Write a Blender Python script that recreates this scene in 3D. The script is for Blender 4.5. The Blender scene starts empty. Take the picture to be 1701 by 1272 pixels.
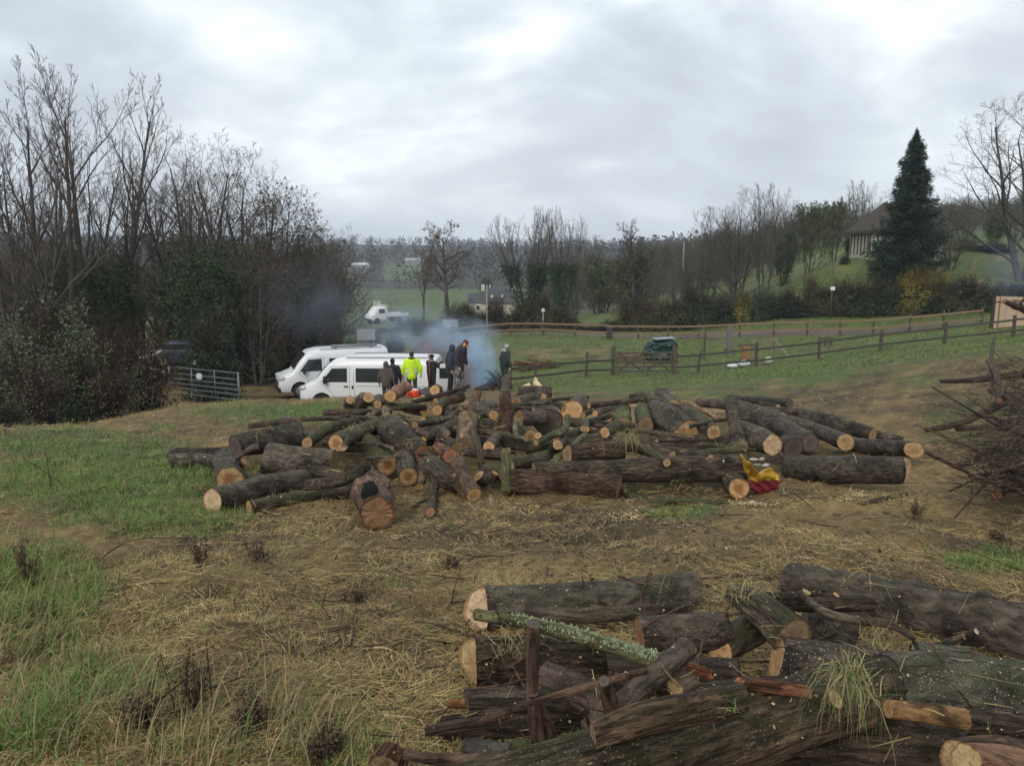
import bpy, bmesh, math, random
import numpy as np
from mathutils import Vector, Matrix, Euler
R = math.radians
SC = bpy.context.scene
COL = SC.collection
# ---------------------------------------------------------------- camera, sky, light
FPX = 1310.0; CX = 850.5; CY = 636.0; TH = R(8.94); EYE = 1.6
cam = bpy.data.cameras.new('camera'); cam.sensor_width = 36.0; cam.lens = 36.0*FPX/1701.0
cam.clip_start = 0.05; cam.clip_end = 6000
camo = bpy.data.objects.new('camera', cam); COL.objects.link(camo)
camo.location = (0, 0, EYE); camo.rotation_euler = (R(90)-TH, 0, 0)
SC.camera = camo
SC.view_settings.view_transform = 'Standard'; SC.view_settings.look = 'None'
SC.view_settings.gamma = 1; SC.view_settings.use_curve_mapping = False
SC.view_settings.exposure = 0.74
SC.render.engine = 'CYCLES'
SC.cycles.max_bounces = 6; SC.cycles.diffuse_bounces = 3; SC.cycles.glossy_bounces = 2
SC.cycles.transmission_bounces = 3; SC.cycles.volume_bounces = 2; SC.cycles.transparent_max_bounces = 8
SC.cycles.volume_step_rate = 2.0; SC.cycles.volume_max_steps = 128
SC.cycles.use_denoising = True
SUN_EL = 38; SUN_AZ = 150      # behind the cloud, high and behind the camera's left
sun = bpy.data.lights.new('sun', 'SUN'); sun.energy = 1.0; sun.angle = R(25); sun.color = (1, .96, .9)
suno = bpy.data.objects.new('sun', sun); COL.objects.link(suno)
suno.rotation_euler = (R(90-SUN_EL), 0, R(-20))

class NT:
    """tiny node helper"""
    def __init__(s, tree): s.t = tree; s.n = tree.nodes; s.l = tree.links
    def add(s, typ, ins=None, **kw):
        n = s.n.new(typ)
        for k, v in kw.items(): setattr(n, k, v)
        for k, v in (ins or {}).items():
            i = n.inputs[k]
            if isinstance(v, bpy.types.NodeSocket): s.l.new(v, i)
            else: i.default_value = v
        return n
    def math(s, op, a, b=0.0, c=0.0, clamp=False):
        n = s.n.new('ShaderNodeMath'); n.operation = op; n.use_clamp = clamp
        for i, v in enumerate((a, b, c)):
            if isinstance(v, bpy.types.NodeSocket): s.l.new(v, n.inputs[i])
            else: n.inputs[i].default_value = v
        return n.outputs[0]
    def mix(s, f, a, b, blend='MIX'):
        n = s.n.new('ShaderNodeMix'); n.data_type = 'RGBA'; n.blend_type = blend
        for i, v in ((0, f), (6, a), (7, b)):
            if isinstance(v, bpy.types.NodeSocket): s.l.new(v, n.inputs[i])
            else: n.inputs[i].default_value = v if i == 0 else (tuple(v)+(1,))[:4]
        return n.outputs[2]
    def ramp(s, f, stops, interp='LINEAR'):
        n = s.n.new('ShaderNodeValToRGB'); n.color_ramp.interpolation = interp
        e = n.color_ramp.elements
        while len(e) < len(stops): e.new(0.5)
        for i, (p, c) in enumerate(stops):
            e[i].position = p
            e[i].color = (c, c, c, 1) if isinstance(c, (int, float)) else (tuple(c)+(1,))[:4]
        s.l.new(f, n.inputs[0]); return n.outputs[0]
    def noise(s, vec, scale, detail=4, rough=.55, dist=0, out=0):
        n = s.add('ShaderNodeTexNoise', {'Scale': scale, 'Detail': detail, 'Roughness': rough, 'Distortion': dist})
        if vec is not None: s.l.new(vec, n.inputs['Vector'])
        return n.outputs[out]
    def mapping(s, vec, scale=(1, 1, 1), loc=(0, 0, 0)):
        n = s.add('ShaderNodeMapping', {'Scale': scale, 'Location': loc}); s.l.new(vec, n.inputs[0]); return n.outputs[0]

world = bpy.data.worlds.new('World'); SC.world = world; world.use_nodes = True
w = NT(world.node_tree)
for n in list(w.n): w.n.remove(n)
sky = w.add('ShaderNodeTexSky', sky_type='NISHITA', sun_disc=False, sun_elevation=R(SUN_EL), sun_rotation=R(200), dust_density=3.0)
bg1 = w.add('ShaderNodeBackground', {'Color': sky.outputs[0], 'Strength': 0.10})
tc = w.add('ShaderNodeTexCoord')
sep = w.add('ShaderNodeSeparateXYZ', {0: tc.outputs['Generated']})
zz = w.math('ADD', w.math('MAXIMUM', sep.outputs[2], 0.0), 0.42)
cv = w.add('ShaderNodeCombineXYZ', {0: w.math('DIVIDE', sep.outputs[0], zz), 1: w.math('DIVIDE', sep.outputs[1], zz), 2: 0.3})
c1 = w.noise(w.mapping(cv.outputs[0], (1.45, 1.3, 1), (2.6, 3.1, 0)), 1.0, 5, .50, .45)
c2 = w.noise(w.mapping(cv.outputs[0], (3.2, 4.2, 1), (4.3, 7.1, 2)), 1.0, 6, .55, .4)
cc = w.math('ADD', w.math('MULTIPLY', c1, .72), w.math('MULTIPLY', c2, .28))
ccol = w.ramp(cc, [(.36, (.33, .345, .37)), (.44, (.40, .415, .44)), (.50, (.47, .49, .51)), (.56, (.59, .61, .625)), (.63, (.82, .83, .835))])
# thin bluish tint where the cloud is thin
c3 = w.noise(w.mapping(cv.outputs[0], (.35, .35, 1), (9.3, 1.1, 5)), 1.0, 2, .5)
ccol = w.mix(w.ramp(c3, [(.42, 0.0), (.64, .5)]), ccol, w.mix(1.0, ccol, (.86, .98, 1.05), 'MULTIPLY'))
# horizon stays grey-blue
hz = w.math('SUBTRACT', 1.0, w.math('MULTIPLY', w.math('MAXIMUM', sep.outputs[2], 0.0), 5.0), 0, True)
ccol = w.mix(w.math('MULTIPLY', hz, .55), ccol, (.56, .60, .64))
bg2 = w.add('ShaderNodeBackground', {'Color': ccol, 'Strength': 1.0})
mx = w.add('ShaderNodeMixShader', {0: .93, 1: bg1.outputs[0], 2: bg2.outputs[0]})
wo = w.add('ShaderNodeOutputWorld', {0: mx.outputs[0]})

# ---------------------------------------------------------------- numpy noise
def _h(ix, iy, iz, seed):
    n = (ix*374761393 + iy*668265263 + iz*2147483647 + seed*144665) & 0xffffffff
    n = ((n ^ (n >> 13))*1274126177) & 0xffffffff
    n = ((n ^ (n >> 16))*2246822519) & 0xffffffff
    return ((n ^ (n >> 15)) & 0xffff)/32767.5 - 1.0
def vn3(x, y, z, seed=0):
    x = np.asarray(x, float); y = np.asarray(y, float); z = np.asarray(z, float)+np.zeros_like(x)
    ix = np.floor(x).astype(np.int64); iy = np.floor(y).astype(np.int64); iz = np.floor(z).astype(np.int64)
    fx = x-ix; fy = y-iy; fz = z-iz
    fx = fx*fx*(3-2*fx); fy = fy*fy*(3-2*fy); fz = fz*fz*(3-2*fz)
    r = 0
    for a in (0, 1):
        for b in (0, 1):
            for c in (0, 1):
                r = r + _h(ix+a, iy+b, iz+c, seed)*(fx if a else 1-fx)*(fy if b else 1-fy)*(fz if c else 1-fz)
    return r
def fbm(x, y, z=0.0, oct=4, seed=0):
    x = np.asarray(x, float); y = np.asarray(y, float); z = np.asarray(z, float)+np.zeros_like(x)
    r = 0; a = .5
    for o in range(oct):
        r = r + a*vn3(x, y, z, seed+o*17); x = x*2.03+5.1; y = y*2.01+1.7; z = z*2.02+3.3; a *= .5
    return r

# ---------------------------------------------------------------- terrain
CP = []
def cp(px, d, z): CP.append(((px-CX)/FPX*1.5, math.log(d), z/d))
for px in (-700, -100, 500, 1100, 1700, 2300):
    for d, z in ((1.5, -.165), (3, -.33), (6, -.66), (11, -1.21)): cp(px, d, z)
for px, d, z in ((-600, 15, -1.65), (0, 15, -1.65), (300, 17, -1.87), (850, 18, -1.98), (1250, 17, -1.8), (1640, 15, -1.35), (2300, 15, -1.0),
    (-600, 20, -2.9), (0, 20, -2.95), (300, 21, -2.31), (450, 22, -2.42), (600, 24, -2.66), (700, 25.5, -2.85), (850, 24, -2.64), (1100, 24, -2.6), (1400, 22, -2.2), (1640, 24, -1.5), (2300, 24, -1.0),
    (-600, 30, -4.3), (0, 28, -4.3), (300, 26, -3.9), (450, 27, -4.1), (600, 29, -4.35), (665, 30, -3.72), (715, 30.5, -3.75), (760, 30, -3.45), (850, 30, -3.3), (960, 30, -3.3),
    (300, 31, -4.45), (450, 32, -4.6), (600, 33, -4.68), (740, 34.5, -4.65), (850, 36, -3.95), (1120, 36, -3.66), (1400, 38, -3.05), (1640, 38, -2.3), (2300, 38, -1),
    (0, 40, -5.3), (460, 40, -5.3), (600, 40, -5.25), (740, 42, -5.0), (-600, 45, -5), (850, 48, -4.3), (1120, 48, -4.1), (1400, 46, -3.3), (1640, 48, -2.45), (2300, 50, -1.5),
    (0, 60, -5.6), (460, 60, -5.6), (640, 62, -5.5), (830, 62, -4.4), (1000, 60, -4.35), (1160, 56, -4.1), (1300, 54, -3.6), (1420, 57, -3.1), (1640, 55, -2.3),
    (1350, 72, .2), (1420, 75, 1.45), (1560, 76, 1.55), (1700, 76, 1.7), (1250, 75, -2.6), (1150, 100, -3.9), (1000, 90, -5.2), (850, 95, -6.5), (640, 95, -6.1), (400, 100, -6.5), (0, 100, -6.5), (-600, 100, -6),
    (1420, 95, 2.4), (1700, 130, 4.5), (2300, 80, 2), (2300, 150, 8), (1300, 130, 1),
    (300, 180, -11), (600, 180, -11.5), (820, 180, -11), (1050, 180, -7), (1300, 220, 4), (-600, 200, -8),
    (600, 300, -12.5), (800, 300, -12), (300, 300, -9), (1050, 320, -5),
    (700, 500, -6), (500, 480, -6), (900, 500, -3), (0, 500, 3), (-600, 500, 10), (1200, 500, 6), (1700, 500, 22), (2300, 500, 25),
    (600, 750, 6), (850, 750, 6), (600, 1100, 20), (850, 1100, 18), (1100, 1100, 16), (0, 1100, 28), (-600, 1100, 30), (1700, 1100, 38), (2300, 1100, 38),
    (600, 2200, 30), (850, 2200, 28), (1100, 2200, 28), (0, 2200, 40), (1700, 2200, 50), (-600, 2200, 40), (2300, 2200, 50)):
    cp(px, d, z)
_P = np.array(CP); _n = len(_P)
def _tps(r2): return 0.5*r2*np.log(r2+1e-12)
_D = ((_P[:, None, :2]-_P[None, :, :2])**2).sum(-1)
_A = np.zeros((_n+3, _n+3)); _A[:_n, :_n] = _tps(_D)+np.eye(_n)*2e-4
_A[:_n, _n] = 1; _A[:_n, _n+1:] = _P[:, :2]; _A[_n, :_n] = 1; _A[_n+1:, :_n] = _P[:, :2].T
_W = np.linalg.solve(_A, np.concatenate([_P[:, 2], [0, 0, 0]]))
def zg(x, y):
    sc = np.ndim(x) == 0
    x = np.atleast_1d(np.asarray(x, float)); y = np.atleast_1d(np.asarray(y, float))
    d = np.clip(y, 1.5, 2200); u = np.clip(x/d, -1.45, 1.45)*1.5; v = np.log(d)
    g = np.empty(len(d))
    for s in range(0, len(d), 20000):
        uu = u[s:s+20000]; vv = v[s:s+20000]
        r2 = (uu[:, None]-_P[None, :, 0])**2+(vv[:, None]-_P[None, :, 1])**2
        g[s:s+20000] = _tps(r2)@_W[:_n]+_W[_n]+_W[_n+1]*uu+_W[_n+2]*vv
    near = np.clip((13-d)/4, 0, 1)
    g = g*(1-near)+(-.11)*near
    z = np.where(y < 1.5, -.11*y, g*d)
    fade = np.clip((45-d)/20, 0, 1)
    z = z+fade*(fbm(x*.9, y*.9, 0, 3, 5)*.06)+np.clip((d-60)/100, 0, 1)*fbm(x*.02, y*.02, 0, 2, 9)*1.0
    return float(z[0]) if sc else z
CAMV = Vector((0, 0, EYE)); FW = Vector((0, math.cos(TH), -math.sin(TH))); UPV = Vector((0, math.sin(TH), math.cos(TH)))
def ray(px, py): return FW+Vector((1, 0, 0))*((px-CX)/FPX)+UPV*(-(py-CY)/FPX)
def at(px, py, d):
    r = ray(px, py); return CAMV+r*(d/r.y)
def fdepth(p): return (p-CAMV).dot(FW)
def mpp(p): return fdepth(p)/FPX
_T = np.geomspace(1.2, 300, 500)
def hit(px, py, h=0.0):
    r = ray(px, py); x = r.x*_T; y = r.y*_T; z = EYE+r.z*_T
    f = z-zg(x, y)-h
    k = np.argmax(f < 0)
    if f[k] >= 0: raise ValueError('ray misses ground %s %s' % (px, py))
    if k == 0: t = _T[0]
    else: t = _T[k-1]+(_T[k]-_T[k-1])*f[k-1]/(f[k-1]-f[k])
    return CAMV+r*t
def gp(px, d, dz=0.0):
    """point on the ground in the column px of the photograph at forward distance d"""
    r = ray(px, 560); x = r.x/r.y*d
    return Vector((x, d, zg(x, d)+dz))
def proj(x, y, z):
    dy = y; dz = z-EYE
    f = dy*math.cos(TH)-dz*math.sin(TH); u = dy*math.sin(TH)+dz*math.cos(TH)
    f = np.maximum(f, .1)
    return CX+FPX*x/f, CY-FPX*u/f

# ---------------------------------------------------------------- object helpers
def tag(o, label=None, cat=None, group=None, kind=None):
    if label: o['label'] = label
    if cat: o['category'] = cat
    if group: o['group'] = group
    if kind: o['kind'] = kind
    return o
def empty(name, loc, rz=0, label=None, cat=None, group=None):
    o = bpy.data.objects.new(name, None); COL.objects.link(o)
    o.empty_display_size = .2; o.location = loc; o.rotation_euler = (0, 0, rz)
    return tag(o, label, cat, group)
def mesh_np(name, verts, faces, m=None, smooth=False, cols=None):
    """verts (N,3); faces (M,k) array with constant k"""
    me = bpy.data.meshes.new(name)
    v = np.asarray(verts, np.float32); f = np.asarray(faces, np.int32)
    me.vertices.add(len(v)); me.vertices.foreach_set('co', v.ravel())
    k = f.shape[1]
    me.loops.add(f.size); me.loops.foreach_set('vertex_index', f.ravel())
    me.polygons.add(len(f)); me.polygons.foreach_set('loop_start', np.arange(0, f.size, k, dtype=np.int32))
    if cols is not None:
        a = me.color_attributes.new('col', 'FLOAT_COLOR', 'POINT')
        c = np.ones((len(v), 4), np.float32); c[:, :3] = cols; a.data.foreach_set('color', c.ravel())
    me.update(calc_edges=True)
    if smooth: me.polygons.foreach_set('use_smooth', np.ones(len(f), bool))
    if m: me.materials.append(m)
    return me
def obj(name, me, parent=None, loc=None, rot=None, scale=None):
    o = bpy.data.objects.new(name, me); COL.objects.link(o)
    if parent is not None: o.parent = parent
    if loc is not None: o.location = loc
    if rot is not None: o.rotation_euler = rot
    if scale is not None: o.scale = scale if not isinstance(scale, (int, float)) else (scale,)*3
    return o
def copy_tree(root, loc=None, rz=None, scale=None, label=None, group=None):
    c = root.copy(); COL.objects.link(c)
    if loc is not None: c.location = loc
    if rz is not None: c.rotation_euler = (0, 0, rz)
    if scale is not None: c.scale = scale
    if label: c['label'] = label
    if group: c['group'] = group
    for ch in KIDS.get(root.name, []):
        d = ch.copy(); COL.objects.link(d); d.parent = c; KIDS.setdefault(c.name, []).append(d)
        for g in KIDS.get(ch.name, []):
            e = g.copy(); COL.objects.link(e); e.parent = d; KIDS.setdefault(d.name, []).append(e)
    return c
KIDS = {}
def part(name, me, root, loc=None, rot=None, scale=None):
    o = obj(name, me, root, loc, rot, scale); KIDS.setdefault(root.name, []).append(o); return o
class MB:
    """collects simple shapes for one mesh"""
    def __init__(s): s.v = []; s.f = []
    def box(s, c, d, rot=None, taper=1.0):
        m = rot if rot is not None else Matrix.Identity(3)
        n = len(s.v); c = Vector(c)
        for z in (-1, 1):
            k = taper if z > 0 else 1
            for x, y in ((-1, -1), (1, -1), (1, 1), (-1, 1)):
                s.v.append(c+m@Vector((x*d[0]/2*k, y*d[1]/2*k, z*d[2]/2)))
        s.f += [tuple(n+i for i in q) for q in ((0, 3, 2, 1), (4, 5, 6, 7), (0, 1, 5, 4), (1, 2, 6, 5), (2, 3, 7, 6), (3, 0, 4, 7))]
        return s
    def beam(s, a, b, w, h=None, up=(0, 0, 1)):
        a = Vector(a); b = Vector(b); h = h or w; x = (b-a); L = x.length; x.normalize()
        y = Vector(up).cross(x)
        if y.length < 1e-3: y = Vector((0, 1, 0)).cross(x)
        y.normalize(); z = x.cross(y); m = Matrix((x, y, z)).transposed()
        return s.box((a+b)/2, (L, w, h), m)
    def tube(s, pts, rad, n=8, cap=True):
        pts = [Vector(p) for p in pts]; b = len(s.v)
        for i, p in enumerate(pts):
            t = (pts[min(i+1, len(pts)-1)]-pts[max(i-1, 0)]).normalized()
            if i == 0:
                y = Vector((0, 0, 1)).cross(t)
                if y.length < .2: y = Vector((1, 0, 0)).cross(t)
                y.normalize()
            else:
                y = (y-t*y.dot(t)).normalized()
            z = t.cross(y); r = rad[i] if hasattr(rad, '__len__') else rad
            for k in range(n):
                a = 2*math.pi*k/n; s.v.append(p+y*(math.cos(a)*r)+z*(math.sin(a)*r))
        for i in range(len(pts)-1):
            for k in range(n):
                a = b+i*n+k; c = b+i*n+(k+1) % n; s.f.append((a, c, c+n, a+n))
        if cap:
            s.f.append(tuple(b+k for k in reversed(range(n)))); e = b+(len(pts)-1)*n; s.f.append(tuple(e+k for k in range(n)))
        return s
    def ball(s, c, r, nu=12, nv=8, noise=0, seed=0):
        c = Vector(c); r = r if hasattr(r, '__len__') else (r, r, r); b = len(s.v); rnd = random.Random(seed)
        for j in range(nv+1):
            ph = math.pi*j/nv
            for i in range(nu):
                a = 2*math.pi*i/nu; k = 1+noise*rnd.uniform(-1, 1)
                s.v.append(c+Vector((r[0]*math.sin(ph)*math.cos(a)*k, r[1]*math.sin(ph)*math.sin(a)*k, r[2]*math.cos(ph)*k)))
        for j in range(nv):
            for i in range(nu):
                a = b+j*nu+i; d = b+j*nu+(i+1) % nu; s.f.append((a, a+nu, d+nu, d))
        return s
    def mesh(s, name, m=None, smooth=False, bevel=0):
        me = bpy.data.meshes.new(name); me.from_pydata([tuple(v) for v in s.v], [], s.f)
        if bevel:
            bm = bmesh.new(); bm.from_mesh(me); bmesh.ops.bevel(bm, geom=bm.edges[:], offset=bevel, segments=1, affect='EDGES'); bm.to_mesh(me); bm.free()
        if smooth: me.polygons.foreach_set('use_smooth', np.ones(len(me.polygons), bool))
        if m: me.materials.append(m)
        me.update(); return me
def rgb(h):
    h = h.lstrip('#'); return tuple(((int(h[i:i+2], 16)/255)**2.2) for i in (0, 2, 4))

# ---------------------------------------------------------------- materials
def new_mat(name):
    m = bpy.data.materials.new(name); m.use_nodes = True; t = NT(m.node_tree)
    for n in list(t.n): t.n.remove(n)
    p = t.add('ShaderNodeBsdfPrincipled'); o = t.add('ShaderNodeOutputMaterial', {0: p.outputs[0]})
    p.inputs['Roughness'].default_value = .8; p.inputs['Specular IOR Level'].default_value = .3
    return m, t, p
def simple(name, col, rough=.6, metal=0, var=.25, scale=8, bump=.0, spec=.4):
    m, t, p = new_mat(name)
    tc = t.add('ShaderNodeTexCoord').outputs['Object']
    n = t.noise(tc, scale, 5, .6)
    k = t.math('ADD', t.math('MULTIPLY', t.math('SUBTRACT', n, .5), var*2.5), 1.0)
    c = t.add('ShaderNodeVectorMath', {0: col, 3: k}, operation='SCALE')
    t.l.new(c.outputs[0], p.inputs['Base Color'])
    p.inputs['Roughness'].default_value = rough; p.inputs['Metallic'].default_value = metal
    p.inputs['Specular IOR Level'].default_value = spec
    if bump:
        b = t.add('ShaderNodeBump', {'Height': n, 'Strength': bump, 'Distance': .02}); t.l.new(b.outputs[0], p.inputs['Normal'])
    return m
def attr(t, name, typ='OBJECT'):
    return t.add('ShaderNodeAttribute', attribute_name=name, attribute_type=typ)
def bark_mat(name, dark, light, fs=(5, 34, 34), bump=.7, rough=.62):
    m, t, p = new_mat(name)
    tc = t.add('ShaderNodeTexCoord').outputs['Object']
    info = t.add('ShaderNodeObjectInfo')
    rnd = t.add('ShaderNodeVectorMath', {0: (17, 5, 9), 3: info.outputs['Random']}, operation='SCALE').outputs[0]
    v = t.add('ShaderNodeVectorMath', {0: tc, 1: rnd}, operation='ADD').outputs[0]
    f1 = t.noise(t.mapping(v, fs), 1.0, 6, .62, .6)
    f2 = t.noise(v, 3.2, 4, .6, .4)
    f3 = t.noise(t.mapping(v, (28, 95, 95)), 1.0, 5, .7)
    rid = t.ramp(f1, [(.36, 0.0), (.52, .6), (.68, 1.0)])
    hgt = t.math('ADD', rid, t.math('MULTIPLY', f3, .85))
    col = t.mix(t.math('MULTIPLY', t.math('POWER', t.math('MULTIPLY', hgt, .62, 0, True), 1.5), 1.25, 0, True), dark, light)
    blo = t.ramp(f2, [(.36, .35), (.62, 1.6)])
    col = t.mix(1.0, col, blo, 'MULTIPLY')
    col = t.mix(1.0, col, info.outputs['Color'], 'MULTIPLY')
    # green algae / moss where it faces up
    geo = t.add('ShaderNodeNewGeometry'); nz = t.add('ShaderNodeSeparateXYZ', {0: geo.outputs['Normal']}).outputs[2]
    mo = t.noise(v, 9, 5, .7)
    mm = t.math('MULTIPLY', t.ramp(t.math('ADD', t.math('MULTIPLY', nz, .16), mo), [(.50, 0.0), (.66, 1.0)]), attr(t, 'moss').outputs['Fac'])
    col = t.mix(mm, col, t.mix(f3, (.030, .038, .012), (.115, .125, .045)))
    # pale sawdust and chips
    vo = t.add('ShaderNodeTexVoronoi', {'Vector': v, 'Scale': 120.0, 'Randomness': 1.0}, feature='F1')
    sm = t.math('LESS_THAN', vo.outputs['Distance'], t.math('MULTIPLY', attr(t, 'speck').outputs['Fac'], t.math('MULTIPLY', t.noise(v, 6, 3), .62)))
    big = t.math('GREATER_THAN', t.add('ShaderNodeSeparateXYZ', {0: vo.outputs['Color']}).outputs[0], .72)
    sm = t.math('MULTIPLY', t.math('MULTIPLY', sm, big), t.math('GREATER_THAN', nz, -.1))
    col = t.mix(sm, col, (.42, .36, .27))
    t.l.new(col, p.inputs['Base Color'])
    rg = t.ramp(f2, [(.3, rough-.13), (.7, rough+.15)])
    t.l.new(rg, p.inputs['Roughness']); p.inputs['Specular IOR Level'].default_value = .2
    b = t.add('ShaderNodeBump', {'Height': hgt, 'Strength': bump, 'Distance': .02}); t.l.new(b.outputs[0], p.inputs['Normal'])
    return m
M = {}
M['bark'] = bark_mat('wet brown bark', (.012, .0085, .0065), (.145, .105, .078), bump=1.0)
M['bark_grey'] = bark_mat('smooth grey bark', (.017, .013, .011), (.125, .100, .080), fs=(12, 22, 22), bump=.8, rough=.62)
M['bark_furrow'] = bark_mat('furrowed bark', (.009, .0065, .005), (.185, .135, .098), fs=(8, 46, 46), bump=1.3)
def cut_mat():
    m, t, p = new_mat('fresh saw cut')
    uv = t.add('ShaderNodeTexCoord').outputs['UV']; info = t.add('ShaderNodeObjectInfo')
    rnd = t.add('ShaderNodeVectorMath', {0: (31, 7, 0), 3: info.outputs['Random']}, operation='SCALE').outputs[0]
    v = t.add('ShaderNodeVectorMath', {0: uv, 1: rnd}, operation='ADD').outputs[0]
    wob = t.noise(v, 2.2, 3, .5)
    r = t.add('ShaderNodeVectorMath', {0: uv}, operation='LENGTH').outputs['Value']
    r = t.math('ADD', r, t.math('MULTIPLY', t.math('SUBTRACT', wob, .5), .35))
    rings = t.math('MULTIPLY', t.math('ADD', t.math('SINE', t.math('MULTIPLY', r, 62)), 1.0), .5)
    rings = t.math('MULTIPLY', rings, t.noise(v, 4, 2))
    base = info.outputs['Color']
    heart = t.mix(1.0, base, (.62, .40, .24), 'MULTIPLY')
    hm = t.math('MULTIPLY', t.ramp(r, [(.30, 1.0), (.62, 0.0)]), attr(t, 'heart').outputs['Fac'])
    col = t.mix(hm, base, heart)
    col = t.mix(t.math('MULTIPLY', rings, .42), col, t.mix(1.0, col, (.60, .42, .28), 'MULTIPLY'))
    edge = t.ramp(r, [(.84, 0.0), (.93, 1.0)])
    col = t.mix(t.math('MULTIPLY', edge, .75), col, t.mix(1.0, base, (.42, .25, .15), 'MULTIPLY'))
    bl = t.noise(v, 1.6, 5, .65)
    col = t.mix(t.ramp(bl, [(.47, 0.0), (.70, .65)]), col, t.mix(1.0, base, (.45, .32, .22), 'MULTIPLY'))
    # saw lines
    saw = t.noise(t.mapping(v, (1.2, 34, 1)), 1.0, 3, .6)
    col = t.mix(t.math('MULTIPLY', saw, .25), col, t.mix(1.0, col, (.6, .5, .4), 'MULTIPLY'))
    # drying cracks running out from the pith, grey mud smears
    sx = t.add('ShaderNodeSeparateXYZ', {0: uv}); an = t.math('ARCTAN2', sx.outputs[1], sx.outputs[0])
    cv_ = t.add('ShaderNodeCombineXYZ', {0: t.math('MULTIPLY', an, 2.1), 1: t.math('MULTIPLY', info.outputs['Random'], 40), 2: t.math('MULTIPLY', r, .6)})
    cr = t.math('ABSOLUTE', t.math('SUBTRACT', t.noise(cv_.outputs[0], 1.6, 3, .6), .5))
    crk = t.math('MULTIPLY', t.ramp(cr, [(.0, 1.0), (.022, 0.0)]), t.ramp(r, [(.55, 1.0), (.85, 0.0)]))
    col = t.mix(t.math('MULTIPLY', crk, .8), col, t.mix(1.0, base, (.22, .14, .09), 'MULTIPLY'))
    mud = t.noise(v, 3.1, 5, .7)
    col = t.mix(t.ramp(mud, [(.50, 0.0), (.68, .7)]), col, (.10, .075, .050))
    t.l.new(col, p.inputs['Base Color']); p.inputs['Roughness'].default_value = .8
    b = t.add('ShaderNodeBump', {'Height': t.math('ADD', saw, t.math('MULTIPLY', rings, .5)), 'Strength': .35, 'Distance': .006}); t.l.new(b.outputs[0], p.inputs['Normal'])
    return m
M['cut'] = cut_mat()
def vcol_mat(name, rough=.75, var=.3, scale=30, trans=0.0, spec=.25):
    m, t, p = new_mat(name)
    c = attr(t, 'col', 'GEOMETRY').outputs['Color']
    tc = t.add('ShaderNodeTexCoord').outputs['Object']
    n = t.noise(tc, scale, 3, .6)
    k = t.math('ADD', t.math('MULTIPLY', t.math('SUBTRACT', n, .5), var*2), 1.0)
    c = t.add('ShaderNodeVectorMath', {0: c, 3: k}, operation='SCALE').outputs[0]
    t.l.new(c, p.inputs['Base Color']); p.inputs['Roughness'].default_value = rough; p.inputs['Specular IOR Level'].default_value = spec
    return m
M['blade'] = vcol_mat('grass blades', .65, .25, 3)
M['leaf'] = vcol_mat('leaves', .6, .3, 2)
M['twig'] = vcol_mat('twigs', .85, .3, 1.5, spec=.1)
# ---------------------------------------------------------------- ground cover map: where grass, cut straw and mud lie
rng = np.random.default_rng(7)
def green_at(x, y):
    z = zg(x, y); px, py = proj(x, y, z)
    g = np.zeros_like(px)
    for cx, cy, rx, ry, w_ in ((190, 800, 250, 70, 1.0), (120, 740, 160, 30, .7), (500, 682, 190, 16, 1.0), (230, 850, 190, 45, .7), (40, 1000, 130, 120, .28), (90, 1130, 170, 50, .28), (30, 1210, 100, 40, .3),
                              (440, 700, 90, 12, .7), (1010, 630, 210, 26, 1.1), (1260, 610, 240, 34, 1.1), (1480, 575, 260, 34, 1.0), (1130, 655, 240, 9, .6), (980, 600, 130, 30, .6),
                              (640, 965, 60, 20, .35), (1130, 850, 60, 14, .5), (1620, 700, 90, 40, .35), (1550, 640, 80, 20, .3), (880, 645, 70, 9, .7), (330, 1140, 60, 30, .4), (600, 1250, 120, 40, .4), (1660, 935, 90, 24, .5), (260, 710, 30, 10, .4)):
        g = np.maximum(g, w_*np.clip(1.25-((px-cx)/rx)**2-((py-cy)/ry)**2, 0, 1))
    g = np.where((y > 33) & (px > 790), 1.0, g)
    g = np.where((y > 31) & (px > 780) & (px < 1010) & (y < 52) & (py < 596) & (py > 566), .35, g)
    g = np.where((y > 60), .9, g)
    n = fbm(x*1.1, y*1.1, 0, 4, 31)+.6*fbm(x*4.1, y*4.1, 0, 2, 37)
    return np.clip(g+n*1.0*(g > .02)*np.clip(1.3-g*.35, 0, 1)-(g < .02)*.0, 0, 1), px, py
C_MUD = np.array((.068, .046, .023)); C_STRAW = np.array((.285, .195, .078)); C_GRASS = np.array((.082, .130, .026)); C_DRY = np.array((.150, .118, .058))
def gcol(x, y):
    g, px, py = green_at(x, y)
    n1 = fbm(x*.8, y*.8, 0, 4, 3); n2 = fbm(x*3.1, y*3.1, 0, 4, 8)
    s = np.clip(.52+n1*1.0+n2*.5, 0, 1)[:, None]
    c = C_MUD*(1-s)+C_STRAW*s
    gr = C_GRASS*(1+.45*n2[:, None])*(1-.25*s)+C_DRY*.25*s
    c = c*(1-g[:, None])+gr*g[:, None]
    # far meadows, hedged fields and the valley side
    far = np.clip((y-110)/60, 0, 1)[:, None]
    fcell = fbm(x*.006+3, y*.004, 0, 2, 41)
    fc = np.where((fcell > -.08)[:, None], np.array((.115, .170, .032)), np.array((.085, .115, .035)))
    infield = ((px > 560) & (px < 880) & (y < 345)) | ((px > 640) & (px < 702) & (py > 438) & (py < 466)) | (px > 1330)
    fc = np.where(infield[:, None], fc, np.array((.050, .046, .030)))
    c = c*(1-far)+fc*(1+.3*n1[:, None])*far
    return c, g
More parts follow.
